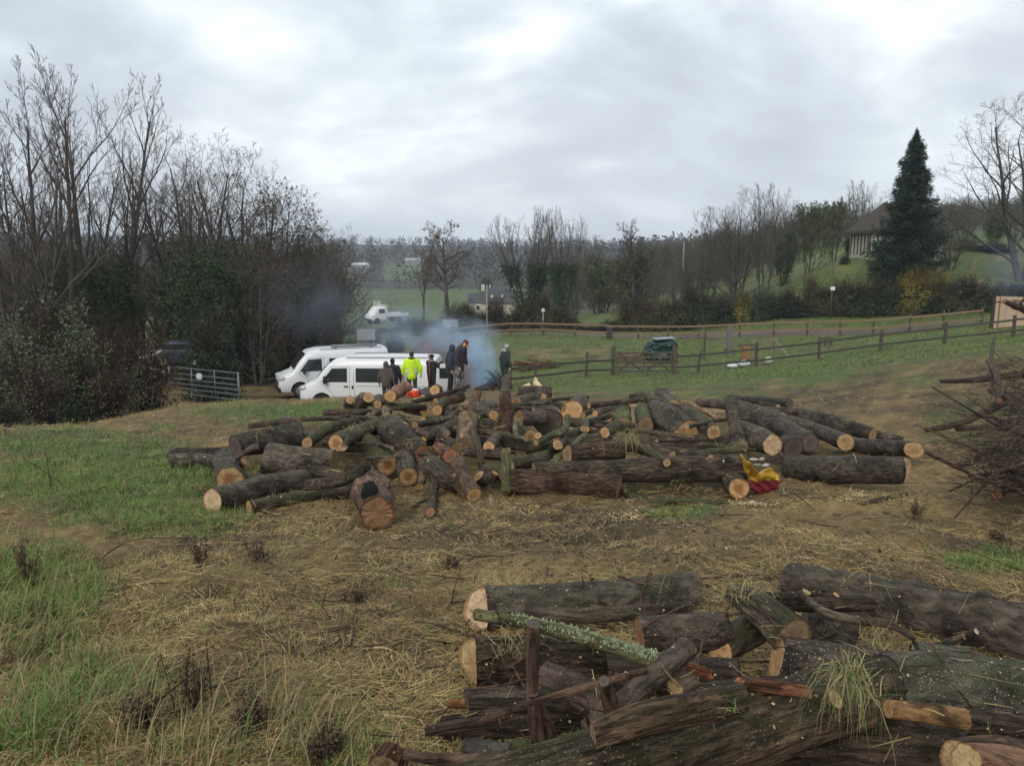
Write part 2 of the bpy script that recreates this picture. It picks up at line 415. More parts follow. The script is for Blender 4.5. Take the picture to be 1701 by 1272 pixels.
# ground sheet
NR, NC = 560, 430
s_ = np.linspace(1/1.35, 1/26., 320); rows = np.concatenate([[-22, -12, -6, -3, -1, 0, .7, 1.1], 1/s_, np.geomspace(26.2, 2200, 172)]); NR = len(rows)
us = np.concatenate([np.linspace(-3.5, -.85, 12)[:-1], np.linspace(-.85, .85, 360), np.linspace(.85, 3.5, 12)[1:]]); NC = len(us)
yy, uu = np.meshgrid(rows, us, indexing='ij'); xx = uu*(np.maximum(yy, 0)+1.5*np.exp(-np.maximum(yy, 0)))
gx = xx.ravel(); gy = yy.ravel()
gz = zg(gx, gy)
gcolr, gg = gcol(gx, gy)
nf = np.clip((24-gy)/10, 0, 1)
lump = fbm(gx*3.2, gy*3.2, 0, 4, 77)
fine = fbm(gx*14, gy*14, 0, 3, 78)
gz2 = gz+nf*(lump*.085*(1-.0*gg)+fine*.022)
gcolr = gcolr*(1+.55*np.clip(fine*nf, -.8, .8)[:, None]+.25*lump[:, None]*nf[:, None])
idx = np.arange(NR*NC).reshape(NR, NC)
f = np.stack([idx[:-1, :-1], idx[:-1, 1:], idx[1:, 1:], idx[1:, :-1]], -1).reshape(-1, 4)
def ground_mat():
    m, t, p = new_mat('damp field ground')
    c = attr(t, 'col', 'GEOMETRY').outputs['Color']
    P = t.add('ShaderNodeTexCoord').outputs['Object']
    a = t.noise(P, 7, 6, .65); b = t.noise(t.mapping(P, (60, 22, 40)), 1, 4, .7, 1.2); b2 = t.noise(t.mapping(P, (22, 60, 40)), 1, 4, .7, 1.2)
    far = t.noise(P, .35, 5, .65)
    k = t.math('ADD', t.math('ADD', t.math('MULTIPLY', a, .9), t.math('MULTIPLY', b, .9)), t.math('MULTIPLY', t.math('ADD', b2, far), .6))
    k = t.math('SUBTRACT', k, .55)
    col = t.add('ShaderNodeVectorMath', {0: c, 3: k}, operation='SCALE').outputs[0]
    t.l.new(col, p.inputs['Base Color']); p.inputs['Roughness'].default_value = .8
    bp = t.add('ShaderNodeBump', {'Height': t.math('ADD', a, t.math('ADD', b, b2)), 'Strength': .8, 'Distance': .03}); t.l.new(bp.outputs[0], p.inputs['Normal'])
    return m
M['ground'] = ground_mat()
go = obj('ground', mesh_np('ground', np.stack([gx, gy, gz2], 1), f, M['ground'], True, gcolr)); tag(go, kind='structure')
# tracks: gravelly vehicle tracks following the ground
def track(name, line, width, nseg=60, ncross=9, col=(.125, .105, .092), lift=.035, wob=.5):
    P = [gp(px, d) for px, d in line]; pts = []
    for i in range(nseg+1):
        t = i/nseg*(len(P)-1); k = min(int(t), len(P)-2); q = t-k
        p0, p1, p2, p3 = P[max(k-1, 0)], P[k], P[k+1], P[min(k+2, len(P)-1)]
        pts.append(.5*((2*p1)+(p2-p0)*q+(2*p0-5*p1+4*p2-p3)*q*q+(3*p1-p0-3*p2+p3)*q*q*q))
    V = []
    for i, p in enumerate(pts):
        t = (pts[min(i+1, nseg)]-pts[max(i-1, 0)]); t.z = 0; t.normalize(); s = Vector((t.y, -t.x, 0))
        wd = width[0]+(width[1]-width[0])*i/nseg
        for j in range(ncross):
            q = j/(ncross-1)*2-1; off = wd/2*q*(1+.18*wob*math.sin(i*1.3+j*.0+(2 if q > 0 else 0))*abs(q))
            c = p+s*off; V.append((c.x, c.y, zg(c.x, c.y)+lift*(1-abs(q)**4*1.6)))
    V = np.array(V); ix = np.arange(len(V)).reshape(nseg+1, ncross)
    F = np.stack([ix[:-1, :-1], ix[1:, :-1], ix[1:, 1:], ix[:-1, 1:]], -1).reshape(-1, 4)
    n = fbm(V[:, 0]*.9, V[:, 1]*.9, 0, 4, 12)[:, None]
    o = obj(name, mesh_np(name, V, F, M['ground'], True, np.array(col)*(1+.5*n))); tag(o, kind='structure'); return o
track('track', [(250, 29), (420, 32.5), (560, 36), (700, 38), (735, 46), (730, 60), (715, 90)], (7.5, 4), col=(.115, .095, .088))
track('lane', [(720, 66), (860, 65), (1010, 62.5), (1160, 58), (1300, 55), (1450, 53), (1640, 50.5), (1900, 48)], (2.6, 3.4), col=(.15, .115, .098))
track('road', [(470, 93), (560, 93), (640, 93), (760, 96), (850, 100), (950, 118)], (5, 5), col=(.10, .10, .10))

# ---------------------------------------------------------------- straw, stalks and grass blades
def blades(name, n, dmin, dmax, kind, seed, dens=None, um=.80):
    r = np.random.default_rng(seed)
    if kind == 'far': d = r.uniform(dmin, dmax, n)
    else: d = 1/r.uniform(1/dmax, 1/dmin, n)
    u = r.uniform(-um, um, n)
    if kind != 'far': u = np.where(d < 4, u*1.5, u)
    x = u*d; y = d
    c, g = gcol(x, y)
    keep = dens(x, y, g, r) if dens else np.ones(n, bool)
    x, y, d, c, g = x[keep], y[keep], d[keep], c[keep], g[keep]; n = len(x)
    nfn = np.clip((24-y)/10, 0, 1)
    z = zg(x, y)+nfn*fbm(x*3.2, y*3.2, 0, 4, 77)*.085
    patch = fbm(x*1.7, y*1.7, 0, 3, 55)
    if kind == 'straw':
        L = r.uniform(.025, .13, n)*(1+.5*patch)*np.clip(.8+d*.05, .8, 1.7); wd = np.maximum(r.uniform(.0010, .0024, n), .00036*d)
        th = fbm(x*1.3, y*1.3, 0, 3, 91)*6+r.normal(0, .75, n); tilt = r.normal(.06, .16, n)
        lift = r.uniform(-.004, .035, n)*(1+patch)
        hx = np.cos(th)*np.cos(tilt); hy = np.sin(th)*np.cos(tilt); hz = np.sin(tilt)
        curl = r.normal(0, .25, n)*L; droop = -np.abs(r.normal(0, .12, n))*L
        t = r.random(n)[:, None]; dk = r.random(n)[:, None]
        col = np.array((.54, .385, .150))*(1-t)+np.array((.20, .125, .050))*t
        col = np.where(dk < .07, np.array((.66, .53, .28)), col); col = np.where(dk > .78, np.array((.040, .029, .020)), col)
        gm = (r.random(n) < g*.55)[:, None]; col = np.where(gm, np.array((.095, .130, .035))*(.6+.8*t), col)
        col = col*(.68+.32*np.clip(1+patch*1.7, .2, 2))[:, None]
    elif kind == 'grass':
        L = r.uniform(.05, .15, n)*(1+.8*patch)*np.where(x < -1.2, 1.15, .8); wd = np.maximum(r.uniform(.0022, .0045, n), .00055*d)
        th = r.uniform(0, 2*np.pi, n); tilt = np.clip(r.normal(.75, .35, n), .1, 1.5)
        lift = np.full(n, -.01); hx = np.cos(th)*np.cos(tilt); hy = np.sin(th)*np.cos(tilt); hz = np.sin(tilt)
        curl = r.normal(0, .2, n)*L; droop = -np.abs(r.normal(.2, .2, n))*L
        t = r.random(n)[:, None]
        col = np.array((.075, .165, .026))*(1-t)+np.array((.165, .235, .055))*t
        dry = (r.random(n) < (.46-.24*g))[:, None]; col = np.where(dry, np.array((.24, .19, .09)), col)
    else:
        L = r.uniform(.06, .15, n)*(1+.6*patch); wd = np.maximum(.006, .0009*d)*np.ones(n)
        th = r.uniform(0, 2*np.pi, n); tilt = np.clip(r.normal(.9, .35, n), .3, 1.5)
        lift = np.full(n, -.02); hx = np.cos(th)*np.cos(tilt); hy = np.sin(th)*np.cos(tilt); hz = np.sin(tilt)
        curl = r.normal(0, .1, n)*L; droop = -np.abs(r.normal(.1, .1, n))*L
        t = r.random(n)[:, None]
        col = np.array((.095, .180, .030))*(1-t)+np.array((.165, .225, .055))*t
        pp = fbm(x*.35, y*.35, 0, 3, 66)
        dry = (r.random(n) < np.clip(.22+pp*1.2, .05, .75))[:, None]; col = np.where(dry, np.array((.20, .155, .075))*(.7+.5*t), col)
    p0 = np.stack([x, y, z+lift], 1); hd = np.stack([hx, hy, hz], 1)
    sd = np.stack([-np.sin(th), np.cos(th), np.zeros(n)], 1)
    p1 = p0+hd*(L*.5)[:, None]+sd*(curl*.5)[:, None]
    p2 = p0+hd*L[:, None]+sd*(curl*.3)[:, None]; p2[:, 2] += droop
    # widen across both the stalk and a random roll so that it shows from any side
    wv = sd*np.cos(r.uniform(-.6, .6, n))[:, None]; wv[:, 2] += r.uniform(-.7, .7, n); wv *= (wd/2)[:, None]
    V = np.stack([p0-wv, p0+wv, p1-wv, p1+wv, p2-wv*.3, p2+wv*.3], 1).reshape(-1, 3)
    b = np.arange(n)[:, None]*6
    F = np.stack([b+[0, 1, 3, 2], b+[2, 3, 5, 4]], 1).reshape(-1, 4)
    if kind == 'straw':
        V = np.stack([p0-wv, p0+wv, p2+wv*.6, p2-wv*.6], 1).reshape(-1, 3); F = np.arange(n*4).reshape(n, 4)
        return obj(name, mesh_np(name, V, F, M['blade'], True, np.repeat(col, 4, 0)))
    o = obj(name, mesh_np(name, V, F, M['blade'], True, np.repeat(col, 6, 0)))
    return o
o = blades('cut_straw', 390000, 1.5, 26, 'straw', 1, lambda x, y, g, r: r.random(len(x)) > g*.40+np.clip(-fbm(x*1.9, y*1.9, 0, 3, 63)*1.7-.08, 0, .72))
tag(o, 'mown straw and broken stalks matted over the brown muddy ground', 'straw', kind='stuff')
o = blades('grass', 900000, 1.5, 33, 'grass', 2, lambda x, y, g, r: r.random(len(x)) < (g*.9+.035))
tag(o, 'short wet green grass growing in patches through the field', 'grass', kind='stuff')
o = blades('meadow_grass', 62000, 30, 70, 'far', 3, lambda x, y, g, r: (g > .3) & (x/y > -.06), .75)
tag(o, 'green paddock grass round the wooden fences', 'grass', kind='stuff')
# long arching grass and dead stalks, low left corner of the field
def long_grass(name, spots, n, lo, hi, green, seed, label):
    r = random.Random(seed); V = []; F = []; Cc = []
    for i in range(n):
        px, py, s = r.choice(spots); 
        p = hit(px+r.gauss(0, s), py+r.gauss(0, s*.45), 0); L = r.uniform(lo, hi); th = r.gauss(.5, .9); lean = r.uniform(.3, 1.25)
        d = Vector((math.cos(th), math.sin(th), 0)); q = p.copy(); q.z -= .02; a = lean*.35; wd = r.uniform(.0018, .0042)
        cc = (.30, .235, .115) if r.random() > green else (.10, .155, .035); k = r.uniform(.55, 1.2); side = Vector((-d.y, d.x, r.uniform(-.4, .4))).normalized()
        b = len(V)
        for j in range(5):
            ww = wd*(1-j/4.6); V += [q-side*ww, q+side*ww]; Cc += [tuple(c*k for c in cc)]*2
            q = q+(d*math.sin(a)+Vector((0, 0, math.cos(a))))*L/4; a += lean*.38
        for j in range(4): F.append((b+2*j, b+2*j+1, b+2*j+3, b+2*j+2))
    o = obj(name, mesh_np(name, [tuple(v) for v in V], F, M['blade'], True, Cc)); tag(o, label, 'grass', kind='stuff')
long_grass('long_grass', [(60, 1180, 80), (150, 1230, 90), (30, 1080, 50), (430, 1200, 50), (520, 1240, 60), (330, 1260, 60), (90, 990, 60), (40, 930, 40), (230, 1180, 60)], 1500, .08, .34, .25, 11,
           'long arching blades of yellow and green grass low in the left corner')
long_grass('rough_stalks', [(500, 900, 300), (1000, 900, 300), (1400, 880, 200), (300, 1000, 160), (650, 1100, 100), (150, 900, 100)], 260, .05, .16, .25, 12,
           'single pale stalks standing out of the mown straw')
def twig_litter():
    r = random.Random(5); mb = MB()
    for i in range(420):
        px = r.uniform(-50, 1750); py = r.uniform(700, 1230); p = hit(px, py, .015); th = r.uniform(0, 6.28); L = r.uniform(.08, .5)
        pts = [p]; d = Vector((math.cos(th), math.sin(th), r.uniform(-.02, .12)))
        for j in range(3): d = (d+Vector((r.gauss(0, .2), r.gauss(0, .2), r.gauss(0, .06)))).normalized(); pts.append(pts[-1]+d*L/3)
        for q in pts[1:]: q.z = max(q.z, zg(q.x, q.y)+.012)
        mb.tube(pts, [.005, .004, .003, .002], 4, False)
    o = obj('twig_litter', mb.mesh('twig_litter', M['bark'], True)); o.color = (.9, .8, .7, 1)
    tag(o, 'broken dark twigs strewn over the mown straw', 'twigs', kind='stuff')
    # weed patches of dead dark stalks
twig_litter()
def chips(n=5200):
    r = np.random.default_rng(44); px = np.concatenate([r.normal(850, 330, n//2), r.normal(1200, 330, n-n//2)]); s = np.concatenate([r.uniform(1/14, 1/6.2, n//2), r.uniform(1/6.5, 1/3.2, n-n//2)]); y = 1/s; x = (px-CX)/FPX*y; z = zg(x, y)+fbm(x*3.2, y*3.2, 0, 4, 77)*.085+.012
    a = r.normal(size=(n, 3)); a[:, 2] *= .35; a /= np.linalg.norm(a, axis=1)[:, None]; b = np.cross(a, np.array((0, .3, 1.0))+r.normal(size=(n, 3))*.25); b /= np.linalg.norm(b, axis=1)[:, None]; L = r.uniform(.006, .030, n)[:, None]; P = np.stack([x, y, z], 1)
    V = np.stack([P-a*L, P+b*L*.5, P+a*L, P-b*L*.45], 1).reshape(-1, 3); k = r.random(n)[:, None]; C = np.where(k < .62, np.array((.035, .024, .017)), np.where(k < .86, np.array((.13, .070, .030)), np.array((.34, .23, .11))))
    tag(obj('bark_chips', mesh_np('bark_chips', V, np.arange(len(V)).reshape(-1, 4), M['leaf'], False, np.repeat(C, 4, 0))), 'bark chips and dead leaves trodden into the straw round the stacked logs', 'bark chips', kind='stuff')
chips()
def sawdust(px, py, rx, ry, n, label):
    r = random.Random(px); V = []; F = []; Cc = []
    for i in range(n):
        a = r.uniform(0, 6.28); k = abs(r.gauss(0, .45))
        p = hit(px+math.cos(a)*k*rx, py+math.sin(a)*k*ry, .02); s = r.uniform(.004, .011); e = Euler((r.uniform(-.6, .6), r.uniform(-.6, .6), r.uniform(0, 6))).to_matrix()
        b = len(V); V += [tuple(p+e@Vector(q)*s) for q in ((-1, -.6, 0), (1, -.5, 0), (.9, .6, 0), (-1, .5, .3))]; F.append((b, b+1, b+2, b+3)); c = r.uniform(.6, 1.1); Cc += [(.55*c, .44*c, .25*c)]*4
    tag(obj('sawdust', mesh_np('sawdust', V, F, M['leaf'], False, Cc)), label, 'sawdust', kind='stuff')
sawdust(1245, 835, 75, 9, 420, 'pale sawdust spilled on the straw in front of the yellow and red sacks')
sawdust(1430, 822, 90, 13, 380, 'thin sawdust scattered in front of the long dark log at the right end of the pile')
sawdust(1040, 855, 60, 12, 180, 'faint sawdust patch on the straw before the big pile')
# ---------------------------------------------------------------- logs
CREAM = (.62, .47, .29); ORANGE = (.58, .38, .18); PALE = (.56, .42, .22); TAN = (.46, .32, .17); RED = (.38, .20, .115); GREYCUT = (.12, .10, .09); DULL = (.30, .22, .13); BRIGHT = (.68, .45, .22)
def sample_line(P, Rr, n):
    out = []; m = len(P)-1
    for i in range(n):
        t = i/(n-1)*m; k = min(int(t), m-1); q = t-k
        p0, p1, p2, p3 = P[max(k-1, 0)], P[k], P[k+1], P[min(k+2, m)]
        c = .5*((2*p1)+(p2-p0)*q+(2*p0-5*p1+4*p2-p3)*q*q+(3*p1-p0-3*p2+p3)*q**3)
        out.append((c, Rr[k]*(1-q)+Rr[k+1]*q))
    return out
_seed = [100]
def stem_parts(root, line, bark, tint, moss, speck, cuts, heart, rough, ns, step, oval, seed, furrow, rag=0.0, slant=(.1,.1), away=None):
    """line: [(Vector in root space, radius)], makes bark + two cut faces as children of root"""
    r = np.random.default_rng(seed)
    n = len(line); C = np.array([tuple(c) for c, _ in line]); Rr = np.array([q for _, q in line])
    T = np.gradient(C, axis=0); T /= np.linalg.norm(T, axis=1)[:, None]
    up = np.array((0, 0, 1.0)) if abs(T[0][2]) < .9 else np.array((0, 1.0, 0))
    Y = np.cross(up, T); Y /= np.linalg.norm(Y, axis=1)[:, None]; Z = np.cross(T, Y)
    ang = np.linspace(0, 2*np.pi, ns, endpoint=False)
    s = np.concatenate([[0], np.cumsum(np.linalg.norm(np.diff(C, axis=0), axis=1))])
    A, S = np.meshgrid(ang, s); RR = Rr[:, None]+0*A
    ca, sa = np.cos(A), np.sin(A); off = r.uniform(0, 50)
    lob = fbm(ca*.9+off, sa*.9, S*1.2/(RR.mean()*6+.2), 2, seed)*rough*1.5
    big = fbm(ca*1.5+off, sa*1.5+S*2.2, S*2.5, 3, seed+3)*rough
    K = 1+lob+big
    if furrow:
        k = 2.2+RR.mean()*9
        rid = fbm(ca*k+off, sa*k, S*1.6+off, 3, seed+5)
        rid = 1-np.abs(rid)*4; K = K+np.clip(rid, -.6, 1)*furrow
    for _k in range(int(r.integers(1, 4)) if n > 8 else 0):   # knots and branch collars
        a0 = r.uniform(0, 2*np.pi); s0 = r.uniform(.12, .88)*s[-1]; wk = RR.mean()*r.uniform(.25, .5)
        da = (A-a0+np.pi) % (2*np.pi)-np.pi; K = K+r.uniform(.10, .30)*np.exp(-((da*RR.mean())**2+(S-s0)**2)/(wk*wk))
    K = K+fbm(ca*5+off, sa*5, S*9/(RR.mean()*8+.4), 3, seed+8)*.05
    RRk = RR*K
    # swollen, slightly ragged rims where the saw went through
    V = C[:, None, :]+Y[:, None, :]*(RRk*ca*oval)[..., None]+Z[:, None, :]*(RRk*sa)[..., None]
    ends = []
    tl = r.uniform(-.22, .22, 2)
    for e, sg in ((0, -1), (n-1, 1)):
        sh = (ca[e]*tl[0]+sa[e]*tl[1])*Rr[e]*.8 + rag*Rr[e]*r.uniform(-1, 1, ns)
        V[e] += T[e]*sh[:, None]
        si = 0 if e == 0 else 1
        if away is not None: V[e] += (T[e]*sg)[None, :]*(((V[e]-C[e])@away)*slant[si])[:, None]
        ends.append(V[e].copy())
    ix = np.arange(n*ns).reshape(n, ns); nx = np.roll(ix, -1, axis=1)
    F = np.stack([ix[:-1], nx[:-1], nx[1:], ix[1:]], -1).reshape(-1, 4)
    me = mesh_np('bark', V.reshape(-1, 3), F, M[bark], True)
    b = part('bark', me, root); b.color = tuple(tint)+(1,); b['moss'] = float(moss); b['speck'] = float(speck)
    for i, e in enumerate((0, n-1)):
        if cuts[i] is None: cc = GREYCUT
        else: cc = cuts[i]
        ctr = ends[i].mean(0); rim = ends[i]; inn = T[e]*(Rr[e]*.05)*(1 if e == 0 else -1)
        vs = [ctr+inn]; uvs = [(0, 0)]; fs = []
        nr = 3
        for j in range(1, nr+1):
            q = j/nr*.965
            for k in range(ns):
                vs.append(ctr+(rim[k]-ctr)*q+inn); uvs.append((math.cos(ang[k])*q, math.sin(ang[k])*q))
        for k in range(ns):
            k2 = (k+1) % ns; fs.append((0, 1+k, 1+k2) if e else (0, 1+k2, 1+k))
            for j in range(nr-1):
                a = 1+j*ns+k; c_ = 1+j*ns+k2; fs.append((a, a+ns, c_+ns, c_) if e else (a, c_, c_+ns, a+ns))
        # bark thickness ring
        b0 = len(vs)
        for k in range(ns): vs.append(rim[k]+(ctr-rim[k])*.0); uvs.append((math.cos(ang[k])*1.05, math.sin(ang[k])*1.05))
        for k in range(ns):
            a = 1+(nr-1)*ns+k; c_ = 1+(nr-1)*ns+(k+1) % ns; d = b0+k; g = b0+(k+1) % ns
            fs.append((a, d, g, c_) if e else (a, c_, g, d))
        m2 = bpy.data.meshes.new('cut_face'); m2.from_pydata([tuple(v) for v in vs], [], fs)
        ul = m2.uv_layers.new(name='UVMap'); li = np.zeros(len(m2.loops), np.int32); m2.loops.foreach_get('vertex_index', li)
        ul.data.foreach_set('uv', np.array(uvs, np.float32)[li].ravel()); m2.materials.append(M['cut'])
        c = part('cut_face', m2, root); c.color = tuple(cc)+(1,); c['heart'] = float(heart)
    return b
LOGS = []
def log(label, pts, cuts=(TAN, TAN), bark='bark', tint=(1, 1, 1), moss=.15, speck=0.0, heart=.5, rough=.10, ns=18, step=.09, oval=1.0, furrow=0.0, name='log', cat='log', group='sawn logs in the big pile', knots=(), rag=0.0, lift=0.0, slant=(.12, .12)):
    """pts: (px, py, r_px[, h]) of the axis in the photograph; h = height of the axis above the ground (default: resting on it)"""
    P = []; RR = []
    for q in pts:
        px, py, rp = q[:3]; h = q[3] if len(q) > 3 else None; rr = .12
        for _ in range(4):
            p = hit(px, py, (rr*.86 if h is None else h)+lift); rr = rp*mpp(p)
        P.append(p); RR.append(rr)
    _seed[0] += 1; sd = _seed[0]
    a, b = P[0], P[-1]; mid = (a+b)/2; mid.z = min(zg(mid.x, mid.y), mid.z-.02)
    x = (b-a).normalized(); y = Vector((0, 0, 1)).cross(x)
    if y.length < .05: y = Vector((0, 1, 0))
    y.normalize(); z = x.cross(y); rot = Matrix((x, y, z)).transposed()
    root = bpy.data.objects.new(name, None); COL.objects.link(root); root.matrix_world = Matrix.Translation(mid) @ rot.to_4x4(); root.empty_display_size = .1
    tag(root, label, cat, group)
    inv = rot.transposed()
    L = sum((P[i+1]-P[i]).length for i in range(len(P)-1)); n = max(4, int(L/step))
    if n > 120: n = 120
    if len(P) == 2:   # real stems are never quite straight
        rb = random.Random(sd); m = (P[0]+P[1])/2+Vector((rb.gauss(0, .012), rb.gauss(0, .012), abs(rb.gauss(0, .008))))*L
        P = [P[0], m, P[1]]; RR = [RR[0], (RR[0]+RR[1])/2*rb.uniform(.95, 1.06), RR[1]]
    line = [(inv@(c-mid), q) for c, q in sample_line(P, RR, n)]
    aw = (mid-CAMV).normalized(); aw = np.array(tuple(inv@aw))
    stem_parts(root, line, bark, tint, moss, speck, cuts, heart, rough, ns, step, oval, sd, furrow, rag, slant, aw)
    # knots: (t along, angle deg, r, len, colour)
    for (t, an, kr, kl, kc) in knots:
        k = int(t*(len(line)-1)); c, q = line[k]; aa = R(an); d = Vector((.25, math.cos(aa), math.sin(aa))).normalized()
        mb = MB(); mb.tube([c+d*q*.55, c+d*(q+kl*.5), c+d*(q+kl)], [kr*1.35, kr*1.1, kr], 12, False); o = part('knot', mb.mesh('knot', M[bark], True), root); o.color = tuple(tint)+(1,)
        mb = MB(); e1 = d.cross(Vector((1, 0, 0))).normalized(); e2 = d.cross(e1); cc = c+d*(q+kl-.002); vs = [cc]+[cc+(e1*math.cos(w_)+e2*math.sin(w_))*kr*.98 for w_ in [i*math.pi/8 for i in range(16)]]
        m2 = bpy.data.meshes.new('knot_cut'); m2.from_pydata([tuple(v) for v in vs], [], [(0, 1+i, 1+(i+1) % 16) for i in range(16)])
        ul = m2.uv_layers.new(name='UVMap')
        for lp in m2.loops: i = lp.vertex_index; ul.data[lp.index].uv = (0, 0) if i == 0 else (math.cos((i-1)*math.pi/8), math.sin((i-1)*math.pi/8))
        m2.materials.append(M['cut']); k_ = part('cut_face', m2, o); k_.color = tuple(kc)+(1,); k_['heart'] = .6
    LOGS.append(root); return root
BK = dict(bark='bark'); G_ = dict(bark='bark_grey'); FU = dict(bark='bark_furrow', furrow=.10, ns=30)
# ---- left flank of the big pile
log('thick straight log with a large pale cream cut face, front left of the big pile', [(352, 832, 21), (505, 797, 18)], (CREAM, None), **G_, moss=.3, ns=24, heart=.1)
log('slim dark log with a small orange cut face in front of the pale cut log', [(413, 841, 10), (470, 832, 12), (596, 812, 13)], (ORANGE, DULL), moss=.5, **BK)
log('furrowed limb with small reddish end between the cream cut log and hollow stump', [(466, 817, 6), (520, 808, 10), (602, 796, 12)], (RED, TAN), **FU)
log('long curved furrowed limb behind the hollow stump, rising to the right', [(509, 806, 9, .22), (570, 797, 10, .28), (612, 772, 8, .4)], **FU)
log('short stub with a wide brown and tan cut face behind the cream cut log', [(381, 796, 22), (374, 764, 19)], (TAN, RED), **G_, heart=1, rough=.2, ns=24)
log('leftmost thick dark log of the pile lying alone in green grass', [(281, 767, 12), (322, 765, 12)], (None, TAN), **G_)
log('dark log with a mossy back lying furthest left behind the leftmost log', [(280, 751, 8), (330, 751, 8), (392, 748, 8)], (None, None), **G_)
log('log with a small bright orange cut face in the grass right of the leftmost log', [(325, 760, 9, .15), (360, 766, 10, .12), (398, 768, 10)], (BRIGHT, RED), **G_)
log('wet plank-like offcut standing on edge beside the grey flared log', [(399, 762, 7, .1), (412, 776, 6)], (PALE, PALE), name='offcut', cat='offcut', **G_, tint=(2.2, 1.6, 1.0))
log('thick black wet log at the upper left edge of the pile', [(390, 741, 18, .25), (440, 732, 21, .3), (505, 724, 22, .32)], (None, None), **G_, tint=(.5, .5, .55))
log('thin branch laid across the top left of the pile with a grey cut end', [(413, 707, 5, .42), (495, 699, 6, .48)], (DULL, TAN), **BK)
log('small log with a round orange cut face under the thin top left branch', [(463, 707, 9, .38), (480, 700, 9, .4)], (ORANGE, TAN), **G_)
log('dull cut end beside the round orange one, upper left of the pile', [(441, 712, 7, .3), (462, 716, 8, .28)], (DULL, TAN), **G_)
log('huge grey log with a flared knobbly end, widest in the left of the pile', [(443, 762, 27, .25), (500, 765, 24, .24), (556, 764, 17, .26)], (None, DULL), **G_, tint=(1.3, 1.3, 1.25), rough=.22, ns=28)
log('split furrowed log resting under the huge grey flared log', [(490, 776, 10, .16), (565, 790, 11, .14)], (DULL, TAN), **FU)
log('forked dark limb with a white snapped end pointing down at the left', [(389, 765, 3, .25), (410, 748, 5, .35), (430, 741, 6, .4)], (CREAM, None), **BK)
log('log with a round ringed orange cut face above the grey flared log', [(558, 736, 15, .42), (600, 716, 13, .5), (640, 706, 12, .5)], (ORANGE, TAN), **BK, heart=.9, moss=.6)
log('mossy limb lying behind the round ringed cut face', [(510, 735, 9, .42), (545, 712, 10, .5), (590, 700, 8, .52)], (TAN, TAN), **BK, moss=1.2)
log('moss covered thick log with a ring cut face in the left middle of the pile', [(644, 772, 17, .18), (620, 745, 16, .3), (590, 722, 14, .42)], (TAN, TAN), **BK, heart=1, moss=1.0)
log('log with a round cut face and dark pith in the lower left middle', [(678, 791, 16, .14), (672, 760, 16, .25)], (TAN, DULL), **BK, heart=1.0)
log('large furrowed log slanting down to the right, its cut face brown and oval', [(702, 754, 15, .3), (672, 730, 20, .42), (646, 712, 19, .5)], (RED, DULL), heart=.7, **FU)
# ---- the hollow stump
hs = log('hollow rotten stump section with a gaping dark knot hole, front of the big pile', [(624, 851, 31), (618, 824, 33), (610, 797, 21)], ((.27, .155, .08), None), bark='bark', rough=.26, ns=36, step=.04, heart=.0, tint=(1.7, 1.35, 1.25), name='stump', cat='stump', group=None, rag=.05)
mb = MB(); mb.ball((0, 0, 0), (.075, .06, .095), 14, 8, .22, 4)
hol = part('painted_knot_hole', mb.mesh('painted_knot_hole', simple('painted rot hole', (.006, .005, .005), .9), True), hs)  # solid lump on the rotten wood; the hole's shade is its near-black colour
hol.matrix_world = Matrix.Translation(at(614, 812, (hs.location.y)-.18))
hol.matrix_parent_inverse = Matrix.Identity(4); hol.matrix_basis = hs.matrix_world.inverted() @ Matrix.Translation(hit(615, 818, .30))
# ---- thin branches along the back left
log('thin dark branch lying flat at the back left, bright chip near its right end', [(497, 696, 4, .55), (560, 694, 4, .55), (600, 688, 5, .55)], (DULL, CREAM), **BK)
log('straight branch highest along the back left skyline of the pile', [(538, 685, 5, .6), (600, 684, 5, .62), (650, 683, 5, .6)], (DULL, TAN), **BK)
log('bent branch with two white nicks in the back left', [(553, 699, 5, .5), (585, 700, 5, .5), (618, 710, 8, .45)], (CREAM, TAN), **BK)
log('short log behind the mossy limb at the back left', [(600, 694, 8, .48), (660, 697, 8, .48)], (TAN, TAN), **BK)
log('mossy pole lying left to right above the furrowed slanting log', [(612, 668, 6, .62), (660, 676, 6, .62), (706, 676, 6, .6)], (TAN, ORANGE), **BK, moss=1.1)
log('dark log lying along the middle of the back row with chips of white', [(628, 700, 9, .45), (680, 708, 10, .42), (727, 712, 10, .4)], (DULL, TAN), **G_, speck=.6)
log('stubby dark log standing up at the top left corner of the pile', [(597, 684, 8, .5), (612, 660, 9, .8)], (TAN, TAN), **BK)
log('broken dark log leaning on the top left corner of the pile', [(588, 676, 6, .5), (604, 657, 7, .75)], (TAN, DULL), **BK)
log('reddish barkless round log on the very top left of the pile', [(648, 658, 10, .8), (674, 645, 12, .85)], (ORANGE, RED), bark='bark_grey', tint=(3.3, 1.9, 1.5), moss=0)
log('splintered pale chunk under the reddish barkless log', [(628, 672, 6, .65), (645, 664, 8, .65)], (CREAM, CREAM), **BK, tint=(3, 2.2, 1.6), rag=.6, name='split_wood', cat='split wood')
log('pale splintered wedge in the gap below the mossy back pole', [(617, 690, 4, .6), (632, 681, 5, .6)], (CREAM, CREAM), **BK, tint=(4, 2.8, 1.6), rag=.6, name='split_wood', cat='split wood')
log('log with a half hidden orange cut face behind the orange chainsaw', [(697, 663, 12, .6), (712, 655, 12, .62)], (BRIGHT, TAN), **G_)
log('thin round slab of orange wood standing on edge beside the people', [(722, 648, 9, .75), (727, 647, 9, .75)], (BRIGHT, BRIGHT), **G_, name='wood_slab', cat='wood slab')
log('long charred black pole slanting up towards the fire', [(686, 668, 4, .6), (735, 655, 4, .68), (779, 641, 3, .8)], (DULL, None), **BK, tint=(.5, .5, .5))
